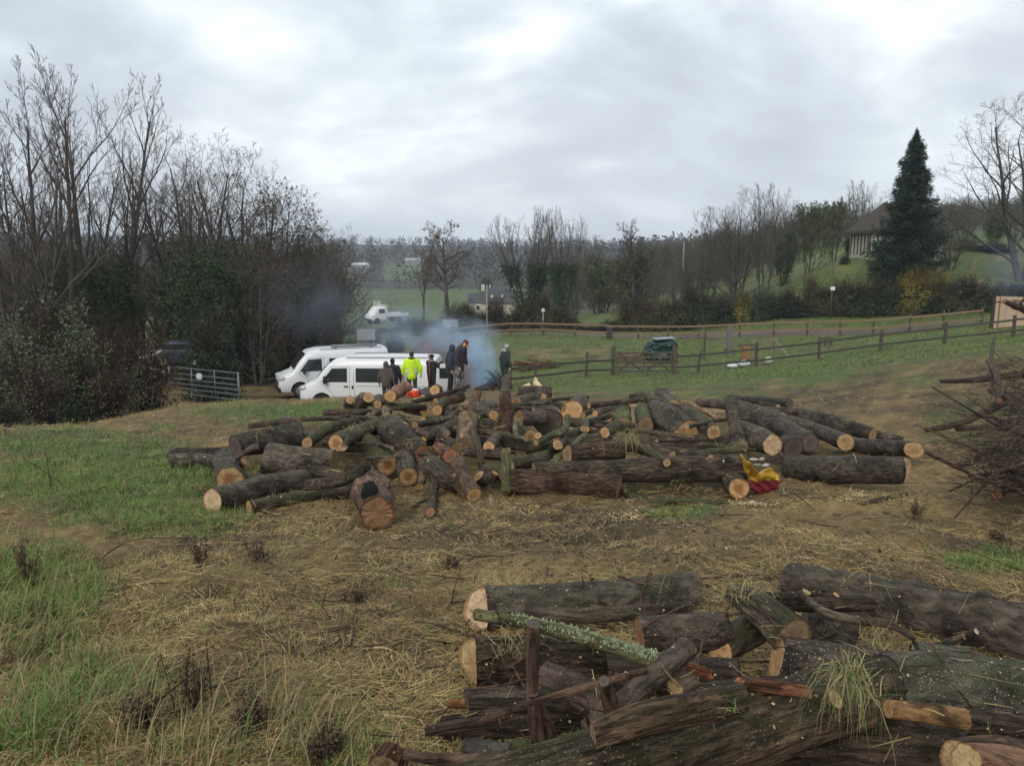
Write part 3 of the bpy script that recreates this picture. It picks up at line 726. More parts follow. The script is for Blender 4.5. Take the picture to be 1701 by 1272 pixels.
log('log with a small orange cut face under the charred pole', [(722, 669, 8, .55), (765, 659, 10, .58)], (ORANGE, TAN), **BK, tint=(1.5, 1.1, .9))
log('log with an angled orange cut face in the second back row', [(707, 683, 9, .48), (675, 677, 9, .5)], (ORANGE, TAN), **BK, tint=(1.4, 1, .8))
log('mossy log with a bright cut face right of the mossy back pole', [(703, 699, 8, .44), (745, 698, 8, .42)], (BRIGHT, TAN), **BK, moss=1.0)
log('small round cut face beside the bright mossy one', [(684, 700, 6, .44), (664, 694, 7, .45)], (TAN, TAN), **BK, moss=.8)
log('tiny log with a tan cut face in the second back row', [(730, 683, 5, .5), (760, 676, 6, .5)], (BRIGHT, TAN), **BK)
log('smooth dark log slanting up to the light barked upright', [(696, 733, 9, .35), (730, 716, 11, .42), (758, 706, 11, .45)], (TAN, TAN), **G_, moss=.4)
# ---- middle
log('pale barked upright log hung with dead grass in the middle of the pile', [(776, 740, 18, .30), (776, 715, 18, .48), (778, 692, 16, .65)], (CREAM, TAN), bark='bark_grey', tint=(2.3, 1.9, 1.6), ns=26)
log('thin dark post leaning against the pale upright log', [(803, 790, 6, .10), (795, 745, 7, .35), (783, 716, 7, .5)], (TAN, TAN), **BK)
log('shaggy reddish dead stem standing behind the pale upright log', [(782, 688, 6, .6), (788, 668, 7, .7), (796, 652, 4, .8)], (RED, RED), bark='bark_furrow', furrow=.3, tint=(1.6, .9, .8), rag=.4)
log('log with its lower half stripped to bright orange wood, middle front', [(787, 822, 13, .1), (776, 800, 13, .2), (760, 765, 12, .36)], (ORANGE, DULL), bark='bark_grey', tint=(1.5, 1.15, .95), ns=24)
log('thick furrowed log sloping down behind the orange stripped one', [(768, 803, 16, .16), (735, 788, 18, .22), (711, 772, 17, .28)], (DULL, DULL), **FU)
log('short log with a small tan cut face left of the orange stripped one', [(764, 817, 10), (742, 803, 10, .14), (727, 796, 9, .18)], (TAN, TAN), **BK)
log('double cream cut face, the brightest at the foot of the middle', [(809, 803, 11), (794, 790, 11, .16)], (CREAM, TAN), **BK, heart=.8)
log('small cut limb tucked beside the double cream cut face', [(817, 797, 6, .12), (822, 785, 6, .2)], (CREAM, TAN), **BK)
log('crooked forked stub lying on the straw with a dull pink end', [(715, 850, 8), (719, 825, 9), (723, 797, 9, .16)], (RED, TAN), **BK, rough=.2)
log('thin dark stick poking left from the crooked stub', [(719, 826, 3, .09), (700, 833, 3), (681, 845, 2)], (RED, RED), **BK)
log('slim pale barked limb with a tiny yellow cut end between two round cut faces', [(698, 808, 6, .09), (703, 785, 7, .2), (700, 765, 6, .3)], (PALE, TAN), **G_, tint=(1.8, 1.5, 1.2), moss=.5)
log('rotten reddish log end above the slim pale barked limb', [(748, 757, 12, .34), (728, 745, 11, .36)], (RED, TAN), **BK, tint=(2, 1.2, .9))
log('tall dark upright trunk standing through the middle of the pile', [(838, 728, 10, .32), (839, 690, 10, .62), (839, 655, 9, .9), (842, 628, 7, 1.1)], (TAN, TAN), bark='bark_furrow', furrow=.08, ns=26, tint=(1.1, .85, .8))
log('thin lichen spotted upright stake below the tall dark trunk', [(841, 818, 8, .06), (841, 782, 8, .26), (840, 746, 8, .46)], (PALE, PALE), **G_, tint=(1.7, 1.7, 1.2), moss=.9)
log('log with an ochre cut face right of the tall dark trunk', [(881, 725, 12, .38), (852, 712, 13, .42)], (TAN, TAN), **BK, moss=.6, heart=.8)
log('thick log with a bright orange cut face behind a forked twig', [(861, 695, 14, .5), (900, 692, 15, .5)], (BRIGHT, TAN), **G_)
log('upper of two small cut faces left of the tall dark trunk', [(825, 692, 8, .5), (800, 690, 12, .48)], (ORANGE, TAN), **G_)
log('lower of two small cut faces left of the tall dark trunk', [(824, 708, 7, .42), (800, 708, 10, .4)], (ORANGE, TAN), **G_)
log('big barrel shaped log seen end on, its round grey end dark and smooth', [(912, 701, 23, .40), (902, 686, 22, .50)], (GREYCUT, TAN), **G_, ns=26)
log('large bright orange cut face on the top right of the middle', [(949, 683, 18, .5), (962, 672, 17, .52)], (BRIGHT, TAN), **G_, oval=1.05, ns=24, heart=.3)
log('leaning orange slab with a pointed top behind the barrel shaped log', [(903, 662, 9, .68), (907, 661, 9, .68)], (ORANGE, ORANGE), **G_, oval=.5, name='wood_slab', cat='wood slab')
log('dark log lying behind the leaning orange slab', [(858, 668, 10, .6), (897, 662, 11, .62)], (DULL, TAN), **G_)
log('lichen speckled branch across the back right of the tall dark trunk', [(848, 676, 5, .58), (895, 677, 5, .56)], (PALE, TAN), **G_, tint=(1.6, 1.6, 1.3))
log('small dark limb with a pale end pointing at the large bright orange cut face', [(914, 666, 5, .6), (938, 678, 6, .55)], (PALE, TAN), **BK)
log('two part lichen grown branch rising beside the barrel shaped log', [(890, 735, 5, .42), (920, 722, 6, .5), (939, 712, 6, .55), (943, 690, 5, .7)], (PALE, PALE), **G_, tint=(1.9, 1.9, 1.5), moss=.8)
log('lichen grown branch slanting up from the long low log', [(899, 783, 6, .2), (925, 762, 5, .32), (950, 742, 5, .42), (972, 722, 5, .52)], (PALE, PALE), **G_, tint=(2, 2.1, 1.7), moss=.8)
log('forked grey twig hanging in front of the thick bright orange cut face', [(857, 722, 4, .45), (856, 706, 4, .55), (863, 697, 4, .6)], (PALE, DULL), **G_, tint=(1.8, 1.7, 1.4))
log('log with a small bright cut face among the lichen branches', [(960, 716, 7, .46), (925, 730, 8, .42)], (BRIGHT, TAN), **BK, moss=.7)
log('dull weathered stub right of the small bright cut face', [(975, 714, 6, .46), (992, 716, 5, .46)], (PALE, GREYCUT), **G_, tint=(2, 1.7, 1.3))
log('long dark branch running right from the large bright orange cut face', [(945, 700, 8, .46), (1000, 707, 8, .44), (1055, 712, 8, .42)], (TAN, DULL), **BK)
log('curved thin branch above the long dark branch', [(975, 702, 5, .5), (1010, 690, 6, .52), (1040, 676, 5, .55)], (TAN, TAN), **BK)
log('small log with a tan cut face at the back edge right of the middle', [(980, 683, 5, .46), (968, 689, 5, .46)], (TAN, TAN), **BK)
log('small log with a pinkish white cut face at the back edge', [(1003, 684, 5, .46), (990, 690, 6, .46)], (CREAM, TAN), **BK)
log('thin flat branch lying furthest back right of the middle', [(985, 678, 3, .3), (1040, 676, 3, .3)], (TAN, TAN), **BK)
log('mossy green log low in the middle behind the lichen branch', [(838, 734, 10, .35), (880, 741, 10, .34), (938, 744, 10, .33)], (TAN, DULL), **BK, moss=1.2)
log('log with an orange ringed cut face leaning on the lichen branch', [(911, 759, 12, .26), (872, 768, 12, .22), (845, 775, 11, .2)], (ORANGE, TAN), **BK, moss=.7, heart=.6)
log('furrowed log stretching left from the thin lichen stake', [(838, 757, 8, .28), (800, 752, 9, .3), (770, 748, 8, .3)], (TAN, TAN), **FU)
log('mossy low log in the shade left of the lichen stake', [(836, 786, 12, .14), (805, 783, 12, .15)], (DULL, TAN), **BK, moss=.9)
log('thick furrowed log at the very front of the middle, dark and wet', [(846, 802, 22), (930, 803, 22), (1029, 808, 20)], (DULL, TAN), bark='bark_furrow', furrow=.09, ns=44, step=.05, tint=(1.0, .8, .75))
log('longest log of the pile, lying left to right behind the thick furrowed one', [(886, 781, 13, .26), (1000, 782, 17, .24), (1120, 780, 21, .22), (1238, 775, 23, .22)], (DULL, DULL), bark='bark_furrow', furrow=.07, ns=40, step=.06)
log('furrowed log lying on top of the longest log, left half', [(942, 754, 15, .40), (1035, 748, 15, .40)], (DULL, TAN), **FU, tint=(1, .85, .8))
log('dark log filling the gap below the barrel shaped log', [(878, 746, 14, .28), (1010, 735, 15, .34)], (None, None), **BK)
log('dark log behind the hanging dead grass', [(1000, 726, 10, .4), (1120, 760, 11, .3)], (TAN, TAN), **BK)
# ---- right half
log('mossy pole slanting down to the longest log', [(1042, 728, 7, .44), (1070, 745, 7, .38), (1108, 768, 7, .34)], (TAN, TAN), **BK, moss=1.0)
log('furrowed limb slanting right under the heart shaped cut face', [(1062, 736, 8, .4), (1110, 748, 9, .36), (1180, 764, 9, .33)], (TAN, TAN), **FU)
log('grass hung stubby log standing end on at the left of the right half', [(1033, 706, 15, .42), (1032, 680, 15, .56)], (DULL, DULL), **G_, moss=1.3, rough=.2)
log('moss smothered stubby log left of the heart shaped cut face', [(1072, 706, 14, .42), (1070, 682, 14, .55)], (DULL, DULL), **G_, moss=1.3, rough=.2)
log('very thick log with an orange heart shaped cut face, right half of the pile', [(1142, 720, 27, .34), (1115, 702, 27, .44), (1090, 688, 22, .5)], (BRIGHT, None), bark='bark_grey', ns=36, rough=.24, heart=.25)
log('long log with a ringed cut face right of the heart shaped one', [(1186, 718, 12, .42), (1150, 692, 15, .5), (1105, 668, 12, .56)], (TAN, DULL), **BK, moss=.5, heart=.8)
log('barkless pale pole lying along the back of the right half', [(1140, 668, 4, .55), (1170, 683, 4, .55), (1197, 697, 4, .5)], (CREAM, CREAM), **G_, tint=(4, 3, 1.8), moss=0)
log('knobbly dark limb with a reddish broken end on the top of the right half', [(1047, 659, 5, .72), (1070, 660, 9, .72), (1100, 672, 9, .66), (1125, 676, 7, .62)], (RED, None), **BK, rough=.25)
log('upturned dark stub on top of the right half', [(1098, 655, 11, .72), (1118, 676, 13, .6)], (GREYCUT, TAN), **G_)
log('leaning furrowed post standing in the right half with grass at its foot', [(1232, 756, 13, .2), (1222, 710, 11, .5), (1213, 664, 10, .8)], (DULL, TAN), bark='bark_furrow', furrow=.1, ns=26)
log('thick log with a large tan oval cut face behind the yellow sack', [(1284, 738, 18, .30), (1255, 727, 22, .34), (1230, 718, 22, .38)], (CREAM, TAN), **G_, ns=26, heart=.2)
log('thick dark log running up and back behind the large tan oval cut face', [(1345, 735, 15, .2), (1290, 705, 19, .34), (1228, 682, 17, .42)], (None, TAN), **G_, ns=24, tint=(.8, .8, .8))
log('short dark log seen end on below the large tan oval cut face', [(1318, 743, 18, .2), (1300, 738, 18, .22)], (GREYCUT, TAN), **G_, ns=24)
log('log with a small bright round cut face high on the right slope', [(1309, 697, 8, .38), (1350, 712, 11, .32), (1405, 735, 14, .2)], (BRIGHT, TAN), **G_)
log('long thick dark log with a white patch at the far right of the pile', [(1330, 692, 13, .3), (1390, 704, 15, .25), (1450, 722, 10, .15)], (DULL, TAN), **G_, tint=(.75, .75, .75))
log('dark log along the back right edge behind the small bright round cut', [(1160, 668, 7, .42), (1230, 676, 9, .42), (1300, 693, 9, .4)], (TAN, DULL), **BK)
log('thin dark log lying furthest back on the right', [(1220, 662, 6, .3), (1260, 665, 7, .3), (1312, 670, 7, .3)], (TAN, GREYCUT), **G_, tint=(.7, .7, .7))
log('little branch with a pale chip lying before the furthest back right log', [(1262, 670, 4, .38), (1293, 676, 4, .36)], (PALE, CREAM), **BK)
log('flat log bridging the back right edge of the pile', [(1250, 680, 7, .36), (1360, 688, 7, .3)], (TAN, DULL), **BK)
log('tapering pole reaching furthest right behind the right end logs', [(1430, 716, 7, .14), (1500, 731, 6)], (TAN, DULL), **G_)
log('dark log with a tan cut face at the far right end of the pile', [(1518, 747, 14, .2), (1415, 740, 13)], (TAN, DULL), slant=(.8, .1), **G_, tint=(.7, .7, .7), ns=24)
log('thick straight log lying apart at the front right, tan cut face to the right', [(1502, 780, 23, .25), (1405, 779, 23, .21), (1313, 777, 21)], (CREAM, DULL), slant=(.75, .1), **G_, tint=(.75, .72, .72), ns=30, heart=.1, step=.06)
log('short white ended stick between the sacks and the front right log', [(1311, 765, 3, .1), (1290, 748, 4, .2)], (CREAM, TAN), **BK)
log('small log with a ringed orange cut face beside the red sack', [(1227, 811, 17), (1212, 795, 17)], (ORANGE, TAN), **BK, heart=1, moss=.6, ns=24)
log('mossy branch lying on the straw in front of the pile, right of centre', [(1030, 815, 5), (1075, 833, 6), (1130, 833, 7), (1208, 836, 6)], (TAN, TAN), **BK, moss=1.2)
log('straight dark stick lying on sawdust at the front right', [(1421, 838, 3), (1465, 829, 4), (1506, 820, 3)], (TAN, TAN), **BK, name='stick', cat='stick')
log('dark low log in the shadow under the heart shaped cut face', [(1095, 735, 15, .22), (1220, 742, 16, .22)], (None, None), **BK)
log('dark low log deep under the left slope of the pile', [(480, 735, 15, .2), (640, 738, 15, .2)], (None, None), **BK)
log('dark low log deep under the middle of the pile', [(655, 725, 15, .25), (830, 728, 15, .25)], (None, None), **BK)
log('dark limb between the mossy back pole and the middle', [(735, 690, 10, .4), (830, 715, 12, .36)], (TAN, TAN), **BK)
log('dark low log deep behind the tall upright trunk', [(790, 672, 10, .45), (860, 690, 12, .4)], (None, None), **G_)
log('fallen dark log lying at the left of the pale upright', [(700, 718, 12, .36), (760, 745, 13, .28)], (TAN, TAN), **BK)
rs = random.Random(42)
PM = [(500, 'the thick black wet log'), (558, 'the round ringed cut face'), (600, 'the mossy left limb'), (645, 'the moss covered thick log'), (702, 'the brown oval cut face'), (740, 'the orange stripped log'), (776, 'the pale upright log'), (810, 'the thin leaning post'), (840, 'the tall upright trunk'), (880, 'the ochre cut face'), (912, 'the barrel shaped log'), (949, 'the large bright orange cut'), (1000, 'the long dark branch'), (1033, 'the grass hung stub'), (1072, 'the moss smothered stub'), (1142, 'the heart shaped cut'), (1186, 'the ringed cut face'), (1232, 'the leaning furrowed post'), (1284, 'the tan oval cut')]
def pile_label(what, px):
    m = min(PM, key=lambda q: abs(q[0]-px)); dx = px-m[0]
    return what+(' right at ' if abs(dx) < 7 else (' just left of ' if dx < 0 else ' just right of '))+m[1]
BR = ['thin dark branch jammed between larger logs of the pile']
for i in range(20):
    px = rs.uniform(520, 1300); t = (px-520)/780; top = 700-35*math.sin(t*3.0); py = rs.uniform(top, 762); hh = max(.14, .62-(py-680)*.0045)
    a = rs.uniform(-.6, .6); L = rs.uniform(30, 85); q = rs.uniform(2.2, 6.5)
    try: log(pile_label('thin branch jammed in the pile', px), [(px-L*math.cos(a), py-L*.35*math.sin(a), q, hh), (px+L*math.cos(a), py+L*.35*math.sin(a), q*.8, hh+rs.uniform(-.08, .08))], (rs.choice([TAN, PALE, ORANGE, DULL]), rs.choice([TAN, DULL])), bark=rs.choice(['bark', 'bark_grey']), name='branch', cat='branch', group='thin branches jammed into the big pile', ns=8, step=.2, moss=rs.uniform(.2, .9), tint=(rs.uniform(.8, 1.6),)*3)
    except ValueError: pass
for i in range(24):
    px = rs.uniform(560, 1010); py = rs.uniform(668, 752); hh = max(.2, .66-(py-680)*.0045); q = rs.uniform(5, 9.5); dx = rs.uniform(-28, 28)
    try: log(pile_label('short cut piece lying in the pile', px), [(px, py, q, hh), (px+dx, py-rs.uniform(8, 16), q*rs.uniform(.85, 1.1), hh+rs.uniform(.02, .14))], (rs.choice([ORANGE, BRIGHT, TAN, CREAM, BRIGHT]), rs.choice([TAN, DULL])), bark=rs.choice(['bark', 'bark_grey']), name='short_log', cat='short log', group='short cut pieces in the big pile', ns=14, step=.06, moss=rs.uniform(.1, .8), tint=(rs.uniform(.8, 1.5),)*3, slant=(rs.uniform(-.2, .5), .1))
    except ValueError: pass

# ---------------------------------------------------------------- foreground pile
FG = dict(group='sawn logs in the foreground pile', ns=56, step=.022, speck=.55)
log('thick smooth log with a tall pinkish cream cut face, back left of the foreground pile', [(802, 1010, 36), (960, 1000, 33), (1150, 980, 28)], (CREAM, None), bark='bark_grey', heart=.1, moss=.35, rough=.07, slant=(.75, .1), **FG)
log('long thin log with a small tan cut face laid against the cream faced log', [(873, 1016, 13, .16), (960, 1022, 13, .17), (1150, 1010, 12, .2)], (TAN, None), bark='bark', rough=.06, **FG)
log('dark shaggy log with a tall narrow yellow cut face, left of the foreground pile', [(786, 1104, 42), (880, 1100, 42), (1015, 1098, 42)], (PALE, None), bark='bark_furrow', furrow=.06, heart=.6, tint=(.9, .75, .7), moss=.2, slant=(.4, .1), **FG)
log('log with a rusty orange oval cut face in the middle of the foreground pile', [(1062, 1055, 30, .17), (1130, 1052, 31, .18), (1215, 1048, 30, .2)], (RED, None), bark='bark_grey', tint=(1.25, 1.1, 1.1), heart=.4, moss=.2, rough=.06, **FG)
log('small log end with a round tan cut face tucked under the rusty oval one', [(1062, 1102, 15, .1), (1120, 1100, 20, .12)], (TAN, None), bark='bark_grey', heart=.4, moss=.2, **FG)
log('short round log with a bright tan cut face in the centre of the foreground pile', [(1197, 1082, 20, .13), (1230, 1058, 26, .15), (1262, 1036, 28, .2)], (BRIGHT, None), bark='bark', tint=(.9, .9, .9), moss=.5, heart=.3, **FG)
log('mossy dark log slanting down from the upper middle with dead grass on top', [(1216, 985, 17, .36), (1255, 1005, 24, .34), (1318, 1062, 34, .26)], (None, DULL), bark='bark_furrow', furrow=.06, moss=.6, **FG)
log('very large smooth log running out of the right edge behind the foreground pile', [(1316, 968, 33), (1480, 1003, 40), (1740, 1062, 54)], (None, TAN), bark='bark_grey', tint=(1.0, .92, .92), moss=.25, rough=.05, group='sawn logs in the foreground pile', ns=64, step=.022, speck=.5)
log('dark limb with two yellow slashes lying in front of the very large smooth log', [(1262, 996, 13, .34), (1350, 1000, 16, .33), (1450, 1001, 12, .32)], (None, None), bark='bark_furrow', furrow=.08, tint=(.8, .75, .75), knots=[(.42, 105, .022, .02, PALE), (.66, 110, .017, .012, BRIGHT)], **FG)
log('crooked bare branch curving down to the right across the smooth logs', [(1330, 985, 5, .40), (1365, 1015, 7, .38), (1420, 1030, 7, .36), (1478, 1036, 7, .34), (1520, 1062, 4, .28)], (PALE, TAN), bark='bark', group='branches on the foreground pile', name='branch', cat='branch', ns=16, step=.03, rough=.2)
log('dark slab sided log lying half buried behind the centre of the foreground pile', [(1335, 1035, 24, .16), (1425, 1052, 27, .14)], (None, GREYCUT), bark='bark_grey', tint=(.9, .9, .9), **FG)
log('big sawdust speckled log with an orange sliver of cut face at its left end', [(1290, 1095, 38, .2), (1370, 1105, 40, .18), (1475, 1120, 38, .16)], (ORANGE, None), bark='bark_grey', tint=(.95, .9, .9), heart=.4, rough=.06, group='sawn logs in the foreground pile', ns=56, step=.022, speck=.9)
log('broad grey green log speckled with sawdust running out of the right edge', [(1470, 1140, 50, .18), (1560, 1140, 56, .18), (1760, 1165, 62, .2)], (None, DULL), bark='bark_grey', tint=(1.05, 1.2, 1.15), moss=.5, rough=.07, group='sawn logs in the foreground pile', ns=64, step=.022, speck=.8)
log('short thick grey log leaning behind the broad grey green one', [(1520, 1095, 30, .2), (1610, 1108, 34, .2)], (GREYCUT, None), bark='bark_grey', tint=(1.1, 1.2, 1.15), moss=.3, **FG)
log('log with a small round cut face peeping out in the gap at the right', [(1606, 1090, 11, .12), (1640, 1100, 14, .12)], (ORANGE, None), bark='bark', **FG)
log('snapped twiggy limb with a broken white tip at the right', [(1520, 1085, 6, .2), (1590, 1062, 7, .26), (1622, 1048, 5, .32)], (None, CREAM), bark='bark', name='branch', cat='branch', group='branches on the foreground pile', ns=14, step=.04)
log('limb stripped to orange wood along its top, right of the hanging grass', [(1475, 1176, 15, .34), (1540, 1184, 17, .33), (1605, 1193, 17, .32)], (ORANGE, ORANGE), bark='bark_grey', tint=(3.6, 2.5, 1.35), moss=0, rough=.2, group='sawn logs in the foreground pile', ns=30, step=.03)
log('dark rough continuation of the stripped limb at the lower right edge', [(1596, 1200, 20, .30), (1680, 1212, 24, .28), (1760, 1220, 24, .28)], (None, None), bark='bark_furrow', furrow=.08, tint=(.8, .7, .7), **FG)
log('massive furrowed trunk across the bottom of the photo, knot cut on its side', [(700, 1375, 76, .24), (980, 1288, 72, .27), (1230, 1212, 62, .30), (1462, 1140, 50, .33)], (DULL, RED), bark='bark_furrow', furrow=.055, moss=.55, tint=(1.25, 1.12, 1.0), rough=.07, group=None, ns=120, step=.014, speck=.9, rag=.15, name='trunk', cat='trunk',
    knots=[(.80, 138, .034, .02, PALE), (.84, 108, .012, .02, TAN), (.60, 135, .010, .01, TAN)])
log('weathered grey limb lying on top of the massive furrowed trunk', [(985, 1222, 20, .42), (1080, 1190, 26, .46), (1235, 1160, 24, .48)], (DULL, None), bark='bark_furrow', furrow=.09, tint=(1.5, 1.25, 1.1), moss=.4, **FG)
log('reddish splintered limb above the massive furrowed trunk', [(1228, 1133, 9, .46), (1270, 1138, 11, .45), (1345, 1150, 9, .46)], (RED, RED), bark='bark_furrow', furrow=.2, tint=(2.2, 1.2, .9), name='branch', cat='branch', group='branches on the foreground pile', ns=20, step=.03, rag=.5)
log('red brown splintered chunk beside the pale wedge in the centre', [(1140, 1108, 7, .36), (1182, 1120, 8, .36)], (RED, RED), bark='bark_furrow', furrow=.25, tint=(3, 1.3, 1), name='split_wood', cat='split wood', group='sawn logs in the foreground pile', ns=16, step=.02, rag=.5)
log('log with a ragged creamy yellow cut face in the centre of the foreground', [(1121, 1142, 17, .3), (1150, 1128, 17, .32)], (PALE, None), bark='bark', heart=.1, rag=.1, **FG)
log('smooth grey limb slanting up to the right across the centre', [(972, 1213, 15, .22), (1060, 1145, 18, .34), (1143, 1074, 18, .42)], (GREYCUT, GREYCUT), bark='bark_grey', tint=(1.15, 1.05, 1.0), rough=.05, **FG)
log('wedge shaped grey log under the long thin stick', [(905, 1125, 27, .2), (960, 1148, 28, .18), (1015, 1175, 24, .16)], (None, GREYCUT), bark='bark_grey', tint=(1.2, 1.0, 1.0), **FG)
log('short weathered stub standing beside the smooth grey limb', [(1024, 1192, 15, .30), (1003, 1130, 10, .48)], (DULL, GREYCUT), bark='bark_furrow', furrow=.1, tint=(1.8, 1.5, 1.3), moss=.3, **FG)
log('upright dark branch standing at the left of the foreground pile', [(893, 1235, 13, .10), (884, 1130, 10, .34), (887, 1036, 11, .56)], (None, GREYCUT), bark='bark', tint=(1.4, 1.15, 1.1), name='branch', cat='branch', group='branches on the foreground pile', ns=28, step=.02, rough=.16)
log('leaning broken slat behind the upright dark branch', [(918, 1228, 10, .08), (886, 1150, 8, .3)], (None, None), bark='bark_furrow', furrow=.12, tint=(1.2, 1, .9), name='branch', cat='branch', group='branches on the foreground pile', ns=20, step=.03)
log('long thin stick lying across the foreground pile from left to centre', [(797, 1198, 4, .26), (880, 1168, 5, .33), (990, 1135, 6, .4), (1075, 1113, 5, .42)], (TAN, TAN), bark='bark', tint=(1.8, 1.4, 1.2), name='branch', cat='branch', group='branches on the foreground pile', ns=12, step=.03)
log('furrowed dark log with a small orange stub at its left end, lower left', [(775, 1168, 21, .14), (870, 1165, 24, .14), (965, 1165, 22, .14)], (None, None), bark='bark_furrow', furrow=.08, **FG)
log('orange stub end poking from the lower left of the foreground pile', [(744, 1168, 7, .12), (782, 1168, 8, .12)], (ORANGE, TAN), bark='bark_grey', tint=(5, 2.8, 1.3), moss=0, rough=.1, group='sawn logs in the foreground pile', ns=20, step=.03)
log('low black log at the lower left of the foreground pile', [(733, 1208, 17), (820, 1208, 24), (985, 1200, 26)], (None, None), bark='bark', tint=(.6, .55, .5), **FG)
log('thin dark limb tapering left from the low black log', [(706, 1215, 8, .14), (760, 1205, 11, .16), (830, 1195, 10, .18)], (DULL, DULL), bark='bark', tint=(.7, .6, .6), name='branch', cat='branch', group='branches on the foreground pile', ns=18, step=.03)
log('reddish barked stub at the bottom edge, leftmost of the foreground pile', [(640, 1275, 30), (655, 1245, 26, .1)], (DULL, RED), bark='bark_furrow', furrow=.1, tint=(1.8, 1.1, 1.0), **FG)
log('grey bent limb at the bottom edge right of the reddish stub', [(665, 1252, 8, .1), (740, 1262, 10, .08), (830, 1258, 9, .08)], (TAN, None), bark='bark', tint=(1.7, 1.5, 1.4), name='branch', cat='branch', group='branches on the foreground pile', ns=16, step=.03)
log('moss green short log beside the foot of the upright dark branch', [(838, 1240, 13, .1), (885, 1240, 13, .1)], (DULL, TAN), bark='bark_grey', moss=1.5, tint=(1.4, 1.5, 1.1), **FG)
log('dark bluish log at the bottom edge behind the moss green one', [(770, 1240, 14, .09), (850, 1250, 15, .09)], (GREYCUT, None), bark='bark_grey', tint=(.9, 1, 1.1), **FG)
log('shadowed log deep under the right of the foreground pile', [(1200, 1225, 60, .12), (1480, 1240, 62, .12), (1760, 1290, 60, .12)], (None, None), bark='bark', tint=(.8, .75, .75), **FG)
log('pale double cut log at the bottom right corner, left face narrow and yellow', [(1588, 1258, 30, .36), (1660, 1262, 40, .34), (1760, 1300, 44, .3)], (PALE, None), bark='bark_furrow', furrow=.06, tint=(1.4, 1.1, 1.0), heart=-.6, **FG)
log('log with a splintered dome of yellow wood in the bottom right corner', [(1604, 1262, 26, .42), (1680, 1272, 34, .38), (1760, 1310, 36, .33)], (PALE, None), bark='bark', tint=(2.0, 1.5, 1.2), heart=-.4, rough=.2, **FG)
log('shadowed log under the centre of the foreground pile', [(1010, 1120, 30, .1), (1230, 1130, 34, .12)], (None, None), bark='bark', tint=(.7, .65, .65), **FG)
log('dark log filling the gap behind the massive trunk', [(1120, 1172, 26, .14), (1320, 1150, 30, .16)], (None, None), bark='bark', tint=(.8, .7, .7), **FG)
# lichen branch with tufts
lb = log('green branch furred with pale lichen lying across the cream faced log', [(790, 1020, 9, .32), (880, 1036, 10, .34), (980, 1062, 11, .33), (1092, 1100, 9, .28)], (DULL, TAN), bark='bark_grey', tint=(1.8, 2.1, 1.2), moss=.9, name='branch', cat='branch', group='branches on the foreground pile', ns=24, step=.03)
def lichen(root, pts, n, seed, col=(.36, .40, .24), size=.009):
    r = random.Random(seed); V = []; F = []; Cc = []; W = root.matrix_world.inverted()
    for i in range(n):
        t = r.random()**.8; k = min(int(t*(len(pts)-1)), len(pts)-2); q = t*(len(pts)-1)-k
        a, b = pts[k], pts[k+1]; px = a[0]+(b[0]-a[0])*q+r.gauss(0, 3); py = a[1]+(b[1]-a[1])*q-r.uniform(0, 12); h = a[3]+(b[3]-a[3])*q
        p = hit(px, py, h+r.uniform(.0, .03)); p = W@p
        for j in range(5):
            e = Euler((r.uniform(0, 6), r.uniform(0, 6), r.uniform(0, 6))).to_matrix(); s = size*r.uniform(.4, 1.1); o_ = Vector((r.gauss(0, 1), r.gauss(0, 1), r.gauss(0, 1)))*size*.7
            b0 = len(V); V += [p+o_+e@Vector(c)*s for c in ((-1, -.25, 0), (.9, -.2, .1), (.5, .3, 0), (-.7, .25, .2))]; F.append((b0, b0+1, b0+2, b0+3)); c = r.uniform(.6, 1.2); Cc += [tuple(x*c for x in col)]*4
    part('lichen', mesh_np('lichen', [tuple(v) for v in V], F, M['leaf'], False, Cc), root)['kind'] = 'stuff'
bpy.context.view_layer.update()
lichen(lb, [(850, 1030, 9, .33), (960, 1056, 9, .33), (1092, 1096, 9, .28)], 1000, 3)

# hanging dead grass on logs: each tuft its own thing
def tuft(label, px, py, h, n, L, seed, green=.2, spread=.05, hang=1.0):
    r = random.Random(seed); p0 = hit(px, py, h); root = empty('grass_tuft', p0, 0, label, 'grass tuft', 'grass caught on the logs')
    V = []; F = []; Cc = []
    for i in range(n):
        th = r.uniform(0, 6.28); d = Vector((math.cos(th), math.sin(th), 0)); q = Vector((r.gauss(0, spread), r.gauss(0, spread), r.uniform(0, .03))); ll = L*r.uniform(.4, 1.2)
        w0 = r.uniform(.0008, .002)*max(1, p0.y/5); v = (d*r.uniform(.2, .9)+Vector((0, 0, r.uniform(.2, .9)))).normalized(); b = len(V)
        cc = (.30, .25, .12) if r.random() > green else (.10, .17, .04); k = r.uniform(.5, 1.2); s = Vector((-d.y, d.x, r.uniform(-.5, .5))).normalized()
        for j in range(6):
            ww = w0*(1-j/6.5); V += [q-s*ww, q+s*ww]; Cc += [tuple(c*k for c in cc)]*2
            q = q+v*ll/5*r.uniform(.5, 1.4); v = (v+Vector((r.gauss(0, .32), r.gauss(0, .32), -hang*r.uniform(.2, .85)))).normalized()
        for j in range(5): F.append((b+2*j, b+2*j+1, b+2*j+3, b+2*j+2))
    part('blades', mesh_np('blades', [tuple(v) for v in V], F, M['blade'], True, Cc), root)['kind'] = 'stuff'
tuft('long wet bundle of grass hanging down over the massive trunk', 1410, 1135, .62, 150, .27, 1, .25, .014, 2.6)
tuft('fan of fresh green blades on the massive trunk by the hanging bundle', 1440, 1160, .55, 22, .15, 2, .8, .02, .6)
tuft('little yellow green sprig lying on the massive trunk', 1215, 1185, .50, 20, .07, 3, .7, .02, .5)
tuft('upright pale green blades sprouting behind the massive trunk', 1455, 1080, .42, 16, .14, 4, .6, .02, .15)
